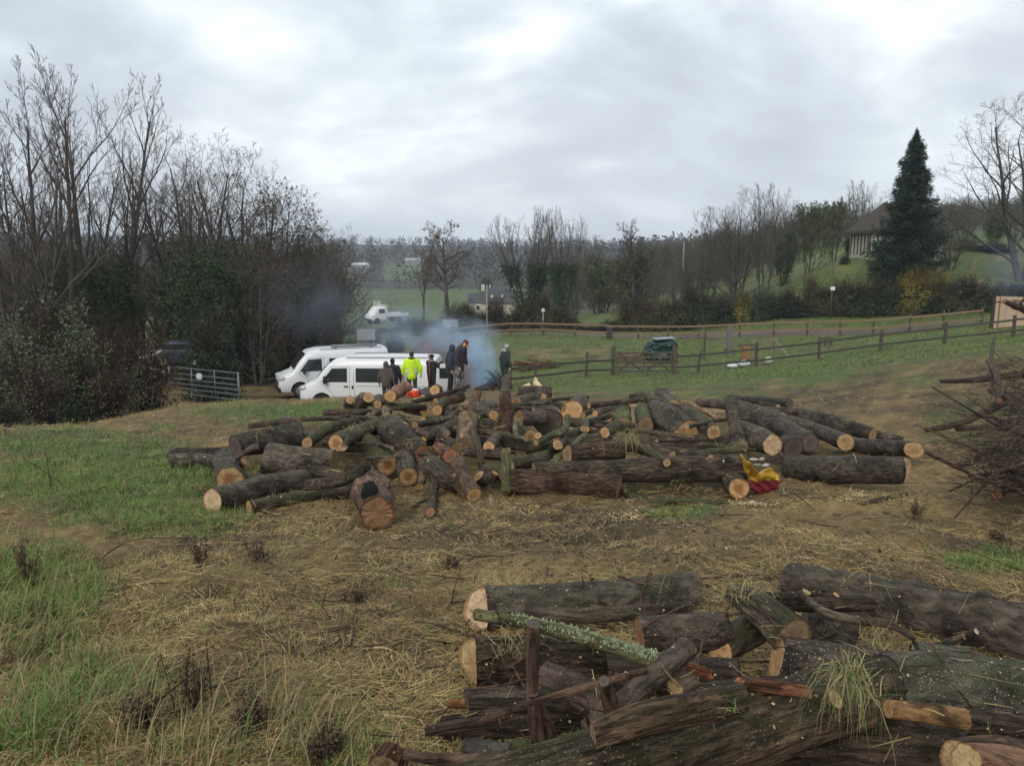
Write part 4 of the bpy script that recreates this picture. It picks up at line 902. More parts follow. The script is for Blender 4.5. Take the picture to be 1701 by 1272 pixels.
tuft('matted dead grass on top of the mossy slanting log', 1225, 985, .50, 110, .13, 5, .1, .06, .8)
tuft('dead grass curtain hanging in front of the longest log', 1045, 735, .50, 130, .42, 6, .15, .06, 1.0)
tuft('dry grass clump on the pale upright log', 780, 695, .72, 90, .18, 7, .3, .07, .9)
tuft('green grass clump under the longest log near the sacks', 1118, 800, .10, 80, .2, 8, .45, .07, .5)
tuft('grass caught at the foot of the leaning furrowed post', 1230, 740, .35, 60, .2, 9, .3, .05, .8)
tuft('moss and grass on the grass hung stubby log', 1035, 690, .65, 80, .16, 10, .4, .08, .9)
tuft('dry grass draped over the round ringed cut log', 590, 715, .62, 70, .16, 11, .2, .1, .8)
tuft('dead weed stalks on the dark shaggy foreground log', 850, 1080, .35, 50, .18, 12, .1, .05, .7)

# ---- sacks beside the pile
def sack(label, px, py, h, size, m, seed, squash):
    p = hit(px, py, h); root = empty('sack', p, 0, label, 'sack', None); r = random.Random(seed)
    me = bpy.data.meshes.new('cloth'); bm = bmesh.new(); bmesh.ops.create_icosphere(bm, subdivisions=4, radius=1)
    for v in bm.verts:
        c = v.co.copy(); k = 1+.30*float(fbm(c.x*2.2+seed, c.y*2.2, c.z*2.2, 3, seed))+.10*math.sin(c.x*9+c.z*7+seed); v.co = Vector((c.x*size[0]*k, c.y*size[1]*k, max(c.z, -.75)*size[2]*k*(1-squash*abs(c.x))))
    bm.to_mesh(me); bm.free(); me.polygons.foreach_set('use_smooth', np.ones(len(me.polygons), bool)); me.materials.append(m); part('cloth', me, root); return root
M['yellow'] = simple('yellow sack plastic', (.50, .29, .030), .4, var=.2, scale=10, bump=.5); M['red'] = simple('dark red sack cloth', (.20, .012, .022), .65, var=.3, scale=8, bump=.7)
M['whitep'] = simple('white rag', (.42, .38, .31), .7, bump=.4)
s1 = sack('crumpled dark red sack leaning on the end of the longest log', 1267, 804, .10, (.18, .14, .12), M['red'], 3, .3)
def flap(root, name, pts, m, d0):
    W = root.matrix_world.inverted(); V = [W@hit(a, b, h) for a, b, h in pts]; n = len(V); me = bpy.data.meshes.new(name)
    off = Vector((0, .03, .0)); me.from_pydata([tuple(v) for v in V]+[tuple(v+off) for v in V], [], [tuple(range(n)), tuple(range(2*n-1, n-1, -1))]+[(i, n+i, n+(i+1) % n, (i+1) % n) for i in range(n)])
    bm = bmesh.new(); bm.from_mesh(me); bmesh.ops.triangulate(bm, faces=bm.faces); bmesh.ops.subdivide_edges(bm, edges=bm.edges, cuts=5, use_grid_fill=True)
    for v in bm.verts: c = v.co; v.co = c+Vector((0, float(fbm(c.x*22, c.y*8, c.z*22, 3, 2))*.10, float(fbm(c.x*16, c.y*16, c.z*16+9, 2, 5))*.03))
    bm.to_mesh(me); bm.free(); me.polygons.foreach_set('use_smooth', np.ones(len(me.polygons), bool)); me.materials.append(m); part(name, me, root)
p = hit(1262, 788, .28); s2 = empty('sack', p, 0, 'open bright yellow sack with white rags in it, above the dark red sack', 'sack'); bpy.context.view_layer.update()
flap(s2, 'left_flap', [(1231, 754, .50), (1246, 768, .44), (1262, 788, .27), (1246, 800, .16), (1237, 780, .32)], M['yellow'], 0)
flap(s2, 'right_flap', [(1262, 788, .27), (1280, 776, .33), (1296, 791, .22), (1292, 798, .18), (1270, 800, .17)], M['yellow'], 0)
flap(s2, 'front_flap', [(1243, 783, .30), (1262, 786, .29), (1284, 785, .26), (1290, 795, .2), (1262, 800, .18), (1246, 800, .17)], M['yellow'], 0)
for q, (a, b) in enumerate(((1252, 763), (1266, 762), (1272, 772), (1258, 772))):
    mb = MB(); mb.ball(s2.matrix_world.inverted()@hit(a, b, .42-.02*q), (.042, .025, .014), 8, 6, .5, q); part('rag', mb.mesh('rag', M['whitep'] if q < 3 else simple('grey rag', (.22, .20, .18), .8), True), s2)
# ---------------------------------------------------------------- shared paints
M['post'] = simple('weathered fence wood', (.085, .068, .052), .85, var=.45, scale=12, bump=.4)
M['rail'] = simple('new brown rail wood', (.20, .135, .085), .8, var=.35, scale=9, bump=.3)
M['railold'] = simple('old green grey rail', (.062, .060, .042), .85, var=.4, scale=9, bump=.3)
def van_paint():
    m, t, p = new_mat('white van paint'); P = t.add('ShaderNodeTexCoord').outputs['Object']; z = t.add('ShaderNodeSeparateXYZ', {0: P}).outputs[2]
    n = t.noise(t.mapping(P, (2, 2, 5)), 1.0, 5, .65); lo = t.math('SUBTRACT', 1.0, t.math('MULTIPLY', t.math('SUBTRACT', z, .2), 1.5), 0, True)
    t.l.new(t.mix(t.math('MULTIPLY', t.math('ADD', t.math('MULTIPLY', lo, lo), .10), n), (.74, .75, .76), (.22, .17, .12)), p.inputs['Base Color']); p.inputs['Roughness'].default_value = .30; p.inputs['Specular IOR Level'].default_value = .5; return m
M['white'] = van_paint()
M['glass'] = simple('dark vehicle glass', (.025, .030, .033), .12, var=.3, scale=2, spec=.7)
M['blackp'] = simple('black plastic', (.022, .022, .024), .6, var=.2, scale=10)
M['tyre'] = simple('tyre rubber', (.018, .018, .018), .85, var=.3)
M['rim'] = simple('grey steel rim', (.22, .22, .23), .45, .3, var=.15)
M['lamp'] = simple('headlamp glass', (.42, .44, .46), .15, spec=.8)
M['seam'] = simple('panel gap', (.10, .10, .105), .7)
M['galv'] = simple('galvanised steel', (.20, .21, .22), .5, .4, var=.25, scale=6)
M['pole'] = simple('grey pole', (.22, .21, .19), .7, var=.2)
M['slate'] = simple('slate roof', (.055, .056, .062), .6, var=.3, scale=4)
M['wallc'] = simple('cream wall', (.50, .46, .36), .85, var=.12, scale=2)
M['thatch'] = simple('old thatch', (.058, .048, .038), .95, var=.4, scale=3, bump=.6)
M['beam'] = simple('dark timber', (.040, .030, .024), .8, var=.3)

# ---------------------------------------------------------------- vans
def hbox(x0, x1, y0, y1, z0, z1): return ((x0+x1)/2, (y0+y1)/2, (z0+z1)/2), (abs(x1-x0), abs(y1-y0), abs(z1-z0))
VT = [(0.0, 0.0), (.86, 0.0), (.97, .05), (1.0, .16), (1.0, .48), (.985, .62), (.955, .80), (.90, .91), (.80, .965), (.60, .99), (0, 1.0)]   # (y share, z share) of a van's half section
def van_sections(L, H):
    return [(0.0, .80, .40, .80), (.03, .87, .30, .96), (.12, .93, .25, 1.07), (.42, .97, .24, 1.20), (.68, .985, .24, 1.30), (.96, .99, .24, H*.745), (1.25, 1.0, .24, H*.885), (1.50, 1.0, .24, H*.955), (1.9, 1.0, .24, H*.99), (3.2, 1.0, .24, H), (L-.5, 1.0, .24, H), (L-.10, .99, .24, H*.99), (L-.02, .97, .26, H*.965), (L, .93, .30, H*.94)]
def make_van(name, label, p, rz, L=5.6, H=2.28, W=1.98, windows=True):
    root = empty(name, p, rz, label, 'van', 'white vans parked on the track')
    S = van_sections(L, H); full = [(a, b) for a, b in VT]+[(-a, b) for a, b in reversed(VT[1:-1])]
    V = []; n = len(full)
    for x, w_, zb, zt in S:
        for a, b in full: V.append((x, -a*w_*W/2, zb+b*(zt-zb)))
    F = []
    for i in range(len(S)-1):
        for k in range(n): F.append((i*n+k, i*n+(k+1) % n, (i+1)*n+(k+1) % n, (i+1)*n+k))
    F.append(tuple(reversed(range(n)))); F.append(tuple((len(S)-1)*n+k for k in range(n)))
    me = bpy.data.meshes.new('body'); me.from_pydata(V, [], F); bm = bmesh.new(); bm.from_mesh(me); bmesh.ops.recalc_face_normals(bm, faces=bm.faces)
    bm.to_mesh(me); bm.free(); me.materials.append(M['white'])
    # wheel arches are cut out of the body
    cut = MB(); wx = (.98, L-1.25)
    for x in wx: cut.tube([(x, -W, .36), (x, W, .36)], .44, 28)
    cm = cut.mesh('c'); co = bpy.data.objects.new('c', cm); COL.objects.link(co); bo = bpy.data.objects.new('b', me); COL.objects.link(bo)
    md = bo.modifiers.new('b', 'BOOLEAN'); md.object = co; md.operation = 'DIFFERENCE'; md.solver = 'EXACT'
    bpy.context.view_layer.update(); me2 = bpy.data.meshes.new_from_object(bo.evaluated_get(bpy.context.evaluated_depsgraph_get())); me2.name = 'body'
    bpy.data.objects.remove(bo); bpy.data.objects.remove(co); me2.materials.clear(); me2.materials.append(M['white'])
    me2.polygons.foreach_set('use_smooth', np.ones(len(me2.polygons), bool)); me2.set_sharp_from_angle(angle=R(35))
    part('body', me2, root)
    def sec(x):
        for a, b in zip(S, S[1:]):
            if a[0] <= x <= b[0]:
                q = (x-a[0])/(b[0]-a[0]); return [a[i]*(1-q)+b[i]*q for i in range(4)]
        return list(S[-1])
    def sy(x, z):
        _, w_, zb, zt = sec(x); fz = min(max((z-zb)/(zt-zb), 0), 1)
        for a, b in zip(VT[1:], VT[2:]):
            if a[1] <= fz <= b[1]:
                q = (fz-a[1])/max(b[1]-a[1], 1e-6); return (a[0]*(1-q)+b[0]*q)*w_*W/2
        return VT[-2][0]*w_*W/2
    def side(nm, poly, m, out=.008, sides=(-1, 1)):
        for s in sides:
            fine = []
            for i in range(len(poly)):
                a = poly[i]; b = poly[(i+1) % len(poly)]
                for j in range(4): q = j/4; fine.append((a[0]*(1-q)+b[0]*q, a[1]*(1-q)+b[1]*q))
            cx = sum(a for a, _ in fine)/len(fine); cz = sum(b for _, b in fine)/len(fine)
            v = [(cx, s*(sy(cx, cz)+out+.004), cz)]; v += [(a, s*(sy(a, b)+out), b) for a, b in fine]; v += [(a, s*(sy(a, b)-.02), b) for a, b in fine]; k = len(fine)
            f = [(0, 1+i, 1+(i+1) % k) for i in range(k)]+[(1+i, 1+k+i, 1+k+(i+1) % k, 1+(i+1) % k) for i in range(k)]
            mm = bpy.data.meshes.new(nm); mm.from_pydata(v, [], f); bm = bmesh.new(); bm.from_mesh(mm); bmesh.ops.recalc_face_normals(bm, faces=bm.faces); bm.to_mesh(mm); bm.free(); mm.materials.append(m); part(nm, mm, root)
    k = H/2.28
    side('door_window', [(1.00, 1.24*k), (1.42, 1.80*k), (2.06, 1.82*k), (2.06, 1.24*k)], M['glass'])
    if windows: side('side_window', [(2.42, 1.24*k), (2.42, 1.82*k), (3.65, 1.82*k), (3.65, 1.24*k)], M['glass'])
    def seam(poly, w_=.012):
        for s in (-1, 1):
            mb = MB()
            for a, b in zip(poly, poly[1:]):
                m_ = 4
                for j in range(m_):
                    p0 = (a[0]+(b[0]-a[0])*j/m_, a[1]+(b[1]-a[1])*j/m_); p1 = (a[0]+(b[0]-a[0])*(j+1)/m_, a[1]+(b[1]-a[1])*(j+1)/m_)
                    mb.beam((p0[0], s*(sy(*p0)+.001), p0[1]), (p1[0], s*(sy(*p1)+.001), p1[1]), w_, w_*.8)
            part('door_seam', mb.mesh('door_seam', M['seam']), root)
    seam([(1.46, .36), (1.40, .8), (.94, 1.18), (1.38, 1.87*k), (2.16, 1.88*k), (2.16, .34)])
    seam([(2.34, .34), (2.34, 2.0*k)]); seam([(3.72, .34), (3.72, 2.0*k)])
    seam([(2.4, 1.08), (L-.1, 1.08)], .016); seam([(1.46, .62), (L-.1, .60)], .03)
    side('door_handle', [(1.92, 1.04), (1.92, 1.09), (2.1, 1.09), (2.1, 1.04)], M['blackp'], .03)
    side('fuel_flap', [(2.24, .96), (2.24, 1.10), (2.32, 1.10), (2.32, .96)], M['blackp'], .006, (-1,))
    side('rear_lamp', [(L-.16, .9), (L-.16, 1.5), (L-.05, 1.5), (L-.05, .9)], simple('red lamp', (.30, .02, .02), .3), .01)
    # windscreen on the sloping front
    a, b = sec(.86), sec(1.50); v = []
    for (x, q) in ((.74, 0), (.92, .3), (1.12, .65), (1.32, 1)):
        _, w_, zb, zt = sec(x)
        for y in (-.86, -.5, 0, .5, .86): v.append((x-.012, y*W/2*.92*(1-.06*q), zb+(zt-zb)*(1-.02*abs(y)**3)+.012))
    f = [(i*5+j, i*5+j+1, (i+1)*5+j+1, (i+1)*5+j) for i in range(3) for j in range(4)]
    mm = bpy.data.meshes.new('windscreen'); mm.from_pydata(v, [], f); mm.materials.append(M['glass']); part('windscreen', mm, root)
    mb = MB(); mb.box(*hbox(-.05, .32, -W/2*.90, W/2*.90, .26, .52)); part('bumper', mb.mesh('bumper', M['blackp'], False, .03), root)
    mb = MB(); mb.box(*hbox(-.03, .02, -.5, .5, .60, .78)); part('grille', mb.mesh('grille', M['blackp']), root)
    for s in (-1, 1):
        mb = MB(); mb.ball((.19, s*.80, .95), (.22, .13, .13), 12, 8); part('headlight', mb.mesh('headlight', M['lamp'], True), root)
        mb = MB(); mb.box((1.18, s*(W/2+.14), 1.34), (.12, .20, .32)); mb.beam((1.22, s*(W/2-.06), 1.2), (1.2, s*(W/2+.1), 1.22), .04); part('mirror', mb.mesh('mirror', M['blackp'], False, .02), root)
    mb = MB(); mb.box(*hbox(L-.08, L+.05, -.9, .9, .28, .48)); part('rear_bumper', mb.mesh('rear_bumper', M['blackp']), root)
    mb = MB()
    for s in (-1, 1): mb.beam((2.0, s*.80, H-.035), (L-.3, s*.80, H-.02), .03, .03)
    part('roof_gutter', mb.mesh('roof_gutter', M['seam']), root)
    mb = MB(); mb.box(*hbox(.6, L-.5, -W/2*.84, W/2*.84, .26, .50)); part('underbody', mb.mesh('underbody', M['blackp']), root)
    for x in wx:
        for s in (-1, 1):
            mb = MB(); mb.tube([(x, s*(W/2-.26), .35), (x, s*(W/2-.22), .35), (x, s*(W/2-.07), .35), (x, s*(W/2-.03), .35)], [.30, .35, .35, .30], 26); w_ = part('wheel', mb.mesh('wheel', M['tyre'], False), root)
            mb = MB(); mb.tube([(x, s*(W/2-.07), .35), (x, s*(W/2-.022), .35), (x, s*(W/2-.012), .35)], [.22, .215, .09], 18); r_ = obj('rim', mb.mesh('rim', M['rim']), w_)
    return root
def place_front(px, d, z): q = at(px, 600, d); return (q.x, d, z)
vA = make_van('van', 'long white van with a dark side window, nearest to the people and in front', place_front(506, 33.2, -4.66), R(-3), L=5.75, H=2.28)
vB = make_van('van', 'white van parked behind the front one, its nose showing further left', place_front(459, 38.6, -5.12), R(22), L=5.4, H=2.35)
mb = MB(); mb.tube([(2.6, -.5, 2.42), (4.9, -.5, 2.42)], .07, 8); mb.box((2.8, -.5, 2.36), (.08, .5, .06)); mb.box((4.6, -.5, 2.36), (.08, .5, .06)); part('roof_tube', mb.mesh('roof_tube', M['galv'], True), vB)
mb = MB(); mb.box((5.75+.36, -1.02, 1.22), (.72, .05, 1.62)); dr_ = part('rear_door', mb.mesh('rear_door', M['white'], False, .015), vA)
mb = MB(); mb.box((5.75+.38, -1.05, 1.66), (.46, .03, .42)); obj('window', mb.mesh('window', M['glass']), dr_)
mb = MB(); mb.box((5.70, 0, 1.2), (.12, 1.5, 1.5)); part('dark_opening_panel', mb.mesh('dark_opening_panel', M['blackp']), vA)  # solid black panel; the shade inside the open van is painted on it
# dark car behind the left bush
def make_car(name, label, p, rz, m, cat='car'):
    root = empty(name, p, rz, label, cat); V = []; S = [(0, .70, .40, .62), (.1, .80, .28, .78), (.9, .86, .22, .92), (1.35, .87, .22, .98), (1.95, .80, .22, 1.34), (2.4, .78, .22, 1.44), (3.1, .78, .22, 1.42), (3.7, .80, .22, 1.18), (4.0, .84, .22, .98), (4.15, .80, .34, .80)]
    T = [(0, 0), (.9, 0), (1, .12), (1.0, .55), (.96, .68), (.80, .93), (.6, 1), (0, 1)]; full = T+[(-a, b) for a, b in reversed(T[1:-1])]; n = len(full)
    for x, w_, zb, zt in S:
        for a, b in full: V.append((x, -a*w_, zb+b*(zt-zb)))
    F = [(i*n+k, i*n+(k+1) % n, (i+1)*n+(k+1) % n, (i+1)*n+k) for i in range(len(S)-1) for k in range(n)]+[tuple(reversed(range(n))), tuple((len(S)-1)*n+k for k in range(n))]
    me = bpy.data.meshes.new('body'); me.from_pydata(V, [], F); me.materials.append(m); me.polygons.foreach_set('use_smooth', np.ones(len(F), bool)); part('body', me, root)
    for s in (-1, 1):
        mb = MB(); mb.box((2.55, s*.775, 1.16), (1.5, .04, .26), taper=1.0); part('side_window', mb.mesh('side_window', M['glass']), root)
        for x in (.75, 3.35):
            mb = MB(); mb.tube([(x, s*.66, .3), (x, s*.88, .3)], .31, 20); w_ = part('wheel', mb.mesh('wheel', M['tyre']), root); mb = MB(); mb.tube([(x, s*.87, .3), (x, s*.895, .3)], .2, 14); obj('rim', mb.mesh('rim', M['rim']), w_)
        mb = MB(); mb.ball((.12, s*.6, .68), (.1, .16, .08), 10, 6); part('headlight', mb.mesh('headlight', M['lamp'], True), root)
    mb = MB(); v0 = MB(); v0.box((1.66, 0, 1.17), (.5, 1.35, .02), Euler((0, R(-32), 0)).to_matrix()); part('windscreen', v0.mesh('windscreen', M['glass']), root)
    return root
cr = gp(208, 41); make_car('car', 'dark car half hidden behind the brown bush at the left', (cr.x, cr.y, at(290, 612, 41).z-.0), R(15), simple('dark blue car paint', (.035, .04, .055), .25, spec=.7))
# white flatbed truck on the far road
def make_truck(p, rz):
    root = empty('flatbed_truck', p, rz, 'small white flatbed truck with a lattice headboard on the far road', 'truck')
    V = []; S = [(0, .70, .40, .75), (.08, .86, .34, 1.0), (.35, .90, .34, 1.12), (.9, .92, .34, 1.88), (1.2, .92, .34, 1.98), (1.95, .92, .34, 1.98), (2.0, .90, .34, 1.95)]; T = [(0, 0), (.9, 0), (1, .1), (1, .55), (.93, .88), (.8, 1), (0, 1)]
    full = T+[(-a, b) for a, b in reversed(T[1:-1])]; n = len(full)
    for x, w_, zb, zt in S:
        for a, b in full: V.append((x, -a*w_, zb+b*(zt-zb)))
    F = [(i*n+k, i*n+(k+1) % n, (i+1)*n+(k+1) % n, (i+1)*n+k) for i in range(len(S)-1) for k in range(n)]+[tuple(reversed(range(n))), tuple((len(S)-1)*n+k for k in range(n))]
    me = bpy.data.meshes.new('cab'); me.from_pydata(V, [], F); me.materials.append(M['white']); part('cab', me, root)
    mb = MB(); mb.box((.66, 0, 1.52), (.03, 1.55, .62), Euler((0, R(36), 0)).to_matrix()); part('windscreen', mb.mesh('windscreen', M['glass']), root)
    for s in (-1, 1):
        mb = MB(); mb.box((1.4, s*.905, 1.45), (.75, .03, .5)); part('side_window', mb.mesh('side_window', M['glass']), root)
        mb = MB(); mb.box((3.5, s*.95, .98), (2.9, .05, .38)); part('side_board', mb.mesh('side_board', M['white'], False, .01), root)
        for x in (.75, 3.7): mb = MB(); mb.tube([(x, s*.7, .36), (x, s*.94, .36)], .36, 18); part('wheel', mb.mesh('wheel', M['tyre']), root)
    mb = MB(); mb.box((3.5, 0, .78), (2.95, 1.9, .12)); part('load_bed', mb.mesh('load_bed', M['galv']), root)
    mb = MB(); mb.box((2.1, -.9, 1.5), (.07, .07, 1.3)); mb.box((2.1, .9, 1.5), (.07, .07, 1.3)); mb.box((2.1, 0, 2.1), (.07, 1.85, .07)); mb.box((2.1, 0, 1.5), (.05, 1.85, .05)); part('headboard', mb.mesh('headboard', M['white']), root)
    mb = MB(); mb.box((.02, 0, .5), (.12, 1.7, .22)); part('bumper', mb.mesh('bumper', M['blackp'], False, .02), root)
tp = at(611, 538, 92); make_truck(tp, R(38))

# ---------------------------------------------------------------- people
SKIN = simple('skin', (.42, .25, .18), .6, var=.1)
def solid(name, chains, m, root, vox=.016, balls=()):
    """tapered tubes and balls welded into one continuous surface"""
    mb = MB()
    for pts, rad in chains:
        mb.tube(pts, rad, 12); mb.ball(pts[0], rad[0], 12, 8); mb.ball(pts[-1], rad[-1], 12, 8)
        for p_, r_ in zip(pts[1:-1], rad[1:-1]): mb.ball(p_, r_, 12, 8)
    for c, r_ in balls: mb.ball(c, r_, 16, 12)
    o = part(name, mb.mesh(name, m), root); r_ = o.modifiers.new('weld', 'REMESH'); r_.mode = 'VOXEL'; r_.voxel_size = vox; r_.use_smooth_shade = True
    s = o.modifiers.new('soft', 'SMOOTH'); s.iterations = 2; s.factor = .5
    return o
def person(label, px, d, rz, h, jacket, trousers, hat=None, larm=((.30, .02, 1.12), (.31, -.06, .86)), rarm=((-.30, .02, 1.12), (-.31, -.06, .86)), lean=0, head=0, hood=None, extra=None, z=None, stride=.08, bulk=1.0, hatcol=None):
    p = gp(px, d); 
    if z is not None: p.z = z
    root = empty('person', p, rz, label, 'person', None); root.scale = (h/1.75,)*3
    # faces -Y; lean tips the upper body forward
    def up(x, y, zz): k = max(zz-.95, 0); return (x, y-lean*k, zz)
    sh = [up(-.18, 0, 1.43), up(.18, 0, 1.43)]
    nk = up(0, .0, 1.50); hd = Vector(up(0, 0, 1.62))+Vector((0, -.05*lean*3-.02-head*.06, -.02*head))
    LS = up(.19, 0, 1.41); RS = up(-.19, 0, 1.41); LE = up(*larm[0]); LH = up(*larm[1]); RE = up(*rarm[0]); RH = up(*rarm[1])
    hipL, hipR = (.10, 0, .93), (-.10, 0, .93); knL, knR = (.11, -.02-stride*.3, .50), (-.11, -.02+stride*.3, .50); anL, anR = (.12, -stride*.5+.01, .09), (-.12, stride*.5+.01, .09)
    fingers = []
    for H_, E_, sg in ((Vector(LH), Vector(LE), 1), (Vector(RH), Vector(RE), -1)):
        dr = (H_-E_).normalized(); sd = dr.cross(Vector((0, 1, 0))); sd = sd.normalized() if sd.length > .1 else Vector((1, 0, 0)); pr = dr.cross(sd).normalized()
        fingers.append(([H_, H_+dr*.05, H_+dr*.09], [.026, .034, .034]))
        for i, fl in enumerate((.072, .082, .077, .060)):
            b = H_+dr*.09+pr*((i-1.5)*.019); fingers.append(([b, b+dr*fl*.5-sd*.006*sg, b+dr*fl*.9-sd*.022*sg], [.0095, .009, .008]))
        b = H_+dr*.03-pr*.03; fingers.append(([b, b+dr*.035-pr*.022, b+dr*.065-pr*.028], [.012, .011, .010]))
    body = [([(0, 0, .95), (0, 0, 1.2), up(0, 0, 1.42)], [.13, .125, .13]), ([nk, tuple(hd-Vector((0, -.01, .05)))], [.055, .055]), ([hipL, knL, anL], [.085, .055, .04]), ([hipR, knR, anR], [.085, .055, .04]),
            ([LS, LE, LH], [.055, .042, .028]), ([RS, RE, RH], [.055, .042, .028])]+fingers
    balls = [(tuple(hd), (.075, .095, .115)), (tuple(hd+Vector((0, -.098, -.015))), (.014, .020, .018)), (tuple(hd+Vector((0, -.075, -.085))), (.04, .03, .028)), (tuple(hd+Vector((.077, .01, -.01))), (.012, .022, .032)), (tuple(hd+Vector((-.077, .01, -.01))), (.012, .022, .032))]
    bd = solid('body', body, SKIN, root, .011, balls)
    for s in (-1, 1):
        mb = MB(); mb.ball(tuple(hd+Vector((s*.030, -.089, .012))), .010, 8, 6); part('eye', mb.mesh('eye', simple('eye', (.04, .03, .03), .2), True), root)
    mb = MB(); mb.ball(tuple(hd+Vector((0, -.096, -.058))), (.024, .008, .007), 8, 6); part('mouth', mb.mesh('mouth', simple('lips', (.28, .10, .09), .5), True), root)
    b = bulk
    solid('jacket', [([(0, .0, .84), (0, .0, 1.0), (0, .0, 1.2), up(0, .0, 1.38)], [.165*b, .165*b, .170*b, .165*b]), ([up(-.14*b, 0, 1.38), up(.14*b, 0, 1.38)], [.09, .09]), ([up(-.09, 0, 1.0), up(-.10, 0, 1.25)], [.14*b, .13*b]), ([up(.09, 0, 1.0), up(.10, 0, 1.25)], [.14*b, .13*b]), ([nk, up(0, 0, 1.53)], [.09, .075]),
           ([LS, LE, tuple(Vector(LE)*.12+Vector(LH)*.88)], [.082*b, .066*b, .052]), ([RS, RE, tuple(Vector(RE)*.12+Vector(RH)*.88)], [.082*b, .066*b, .052])], jacket, root, .017)
    solid('trousers', [([(-.06, 0, .95), (.06, 0, .95)], [.125, .125]), ([hipL, knL, tuple(Vector(anL)+Vector((0, 0, .02)))], [.108, .080, .068]), ([hipR, knR, tuple(Vector(anR)+Vector((0, 0, .02)))], [.108, .080, .068])], trousers, root, .017)
    for a_ in (anL, anR):
        mb = MB(); solid('boot', [([(a_[0], a_[1]+.03, .10), (a_[0], a_[1]+.01, .05)], [.052, .05]), ([(a_[0], a_[1]+.02, .045), (a_[0], a_[1]-.15, .040)], [.045, .042])], M['blackp'], root, .016)
    hc = hatcol or simple('hair', (.03, .02, .015), .8)
    if hat == 'beanie':
        solid('hat', [], hc, root, .012, [(tuple(hd+Vector((0, .012, .035))), (.092, .108, .105)), (tuple(hd+Vector((0, .02, -.0))), (.088, .095, .07))])
    elif hat == 'cap':
        solid('hat', [], hc, root, .012, [(tuple(hd+Vector((0, .012, .040))), (.094, .108, .090)), (tuple(hd+Vector((0, -.12, .035))), (.075, .09, .018))])
    else:
        solid('hair', [], hc, root, .012, [(tuple(hd+Vector((0, .018, .022))), (.086, .098, .108))])
    if hood is not None:
        solid('hood', [([up(-.08, .07, 1.50), up(0, .11, 1.50), up(.08, .07, 1.50)], [.06, .075, .06])] if hood[1] == 'down' else [], hood[0], root, .016, [] if hood[1] == 'down' else [(tuple(hd+Vector((0, .03, .012))), (.112, .120, .140)), (up(0, .04, 1.50), (.11, .10, .08))])
    if extra: extra(root, hd, LH, RH, up)
    return root
def cl(n, c, r_=.8, v=.25): return simple(n, c, r_, var=v, scale=14, bump=.3)
person('person in a brown grey hooded jacket, back turned, left of two beside the van', 640, 30.6, R(170), 1.72, cl('brown jacket', (.085, .068, .060)), cl('grey trousers', (.05, .05, .055)), None, hood=(cl('brown hood', (.075, .06, .055)), 'up'))
person('tall person in black with a black hat just behind the brown hooded one', 651, 31.4, R(200), 1.84, cl('black coat', (.022, .022, .026)), cl('navy trousers', (.03, .035, .05)), 'beanie', hatcol=cl('black hat', (.012, .012, .014)))
hv = cl('high visibility yellow', (.58, .86, .02), .6, .08); refl = simple('reflective tape', (.50, .53, .50), .4)
def hvx(root, hd, LH, RH, up):
    for zz, r_ in ((.98, .205), (1.12, .205)):
        mb = MB(); n = 24; k = .029
        pts = [(math.cos(i*2*math.pi/n)*(r_+.055), math.sin(i*2*math.pi/n)*(r_-.015), zz) for i in range(n+1)]; mb.tube(pts, .010, 6, False); mb2 = MB()
        for a, b in zip(pts, pts[1:]): mb2.beam(a, b, .008, .05)
        part('reflective_band', mb2.mesh('reflective_band', refl), root)
    for H_, E_ in ((LH, larmE), (RH, rarmE)): pass
larmE = rarmE = None
person('person in a bright yellow high visibility jacket with grey bands', 683, 29.5, R(185), 1.74, hv, cl('dark trousers', (.03, .032, .042)), 'beanie', larm=((.33, .02, 1.14), (.34, -.02, .88)), rarm=((-.33, .02, 1.14), (-.34, -.02, .88)), hatcol=cl('dark green hood', (.02, .028, .02)), extra=hvx, bulk=1.22, hood=(cl('dark collar', (.03, .035, .03)), 'down'))
def polex(root, hd, LH, RH, up):
    mb = MB(); mb.tube([(RH[0], RH[1]-.04, .55), (RH[0]+.01, RH[1]-.045, 1.2), (RH[0]+.03, RH[1]-.05, 2.28)], .020, 8); o = obj('pole', mb.mesh('pole', simple('red pole', (.42, .07, .05), .5), True)); o.matrix_world = root.matrix_world.copy()
    tag(o, 'thin red pole held upright beside the open van doors', 'pole')
bpy.context.view_layer.update()
person('slim person in black holding up a thin red pole at the back of the van', 716, 30.4, R(150), 1.68, cl('black jumper', (.020, .021, .025)), cl('charcoal trousers', (.024, .024, .028)), 'cap', larm=((.26, -.12, 1.18), (.10, -.30, 1.22)), rarm=((-.27, -.10, 1.22), (-.16, -.30, 1.36)), hatcol=cl('black cap', (.015, .015, .018)), bulk=.92, extra=None)
q = gp(713, 30.05); mb = MB(); mb.tube([q+Vector((0, 0, .55)), q+Vector((-.02, 0, 1.3)), q+Vector((-.05, 0, 2.15))], .018, 8); tag(obj('pole', mb.mesh('pole', simple('red pole', (.42, .07, .05), .5), True)), 'thin red pole held upright beside the back of the van', 'pole')
person('person in a navy hooded jacket half hidden behind the one in camouflage trousers', 747, 28.6, R(95), 1.74, cl('navy jacket', (.028, .035, .055)), cl('black trousers', (.015, .015, .018)), None, hood=(cl('navy hood', (.028, .035, .055)), 'up'), lean=.12, bulk=1.05)
def camo():
    m, t, p = new_mat('camouflage'); P = t.add('ShaderNodeTexCoord').outputs['Object']; n = t.noise(P, 9, 3, .6)
    t.l.new(t.ramp(n, [(.40, (.05, .05, .045)), (.48, (.15, .14, .13)), (.56, (.27, .26, .24)), (.64, (.09, .085, .075))], 'CONSTANT'), p.inputs['Base Color']); return m
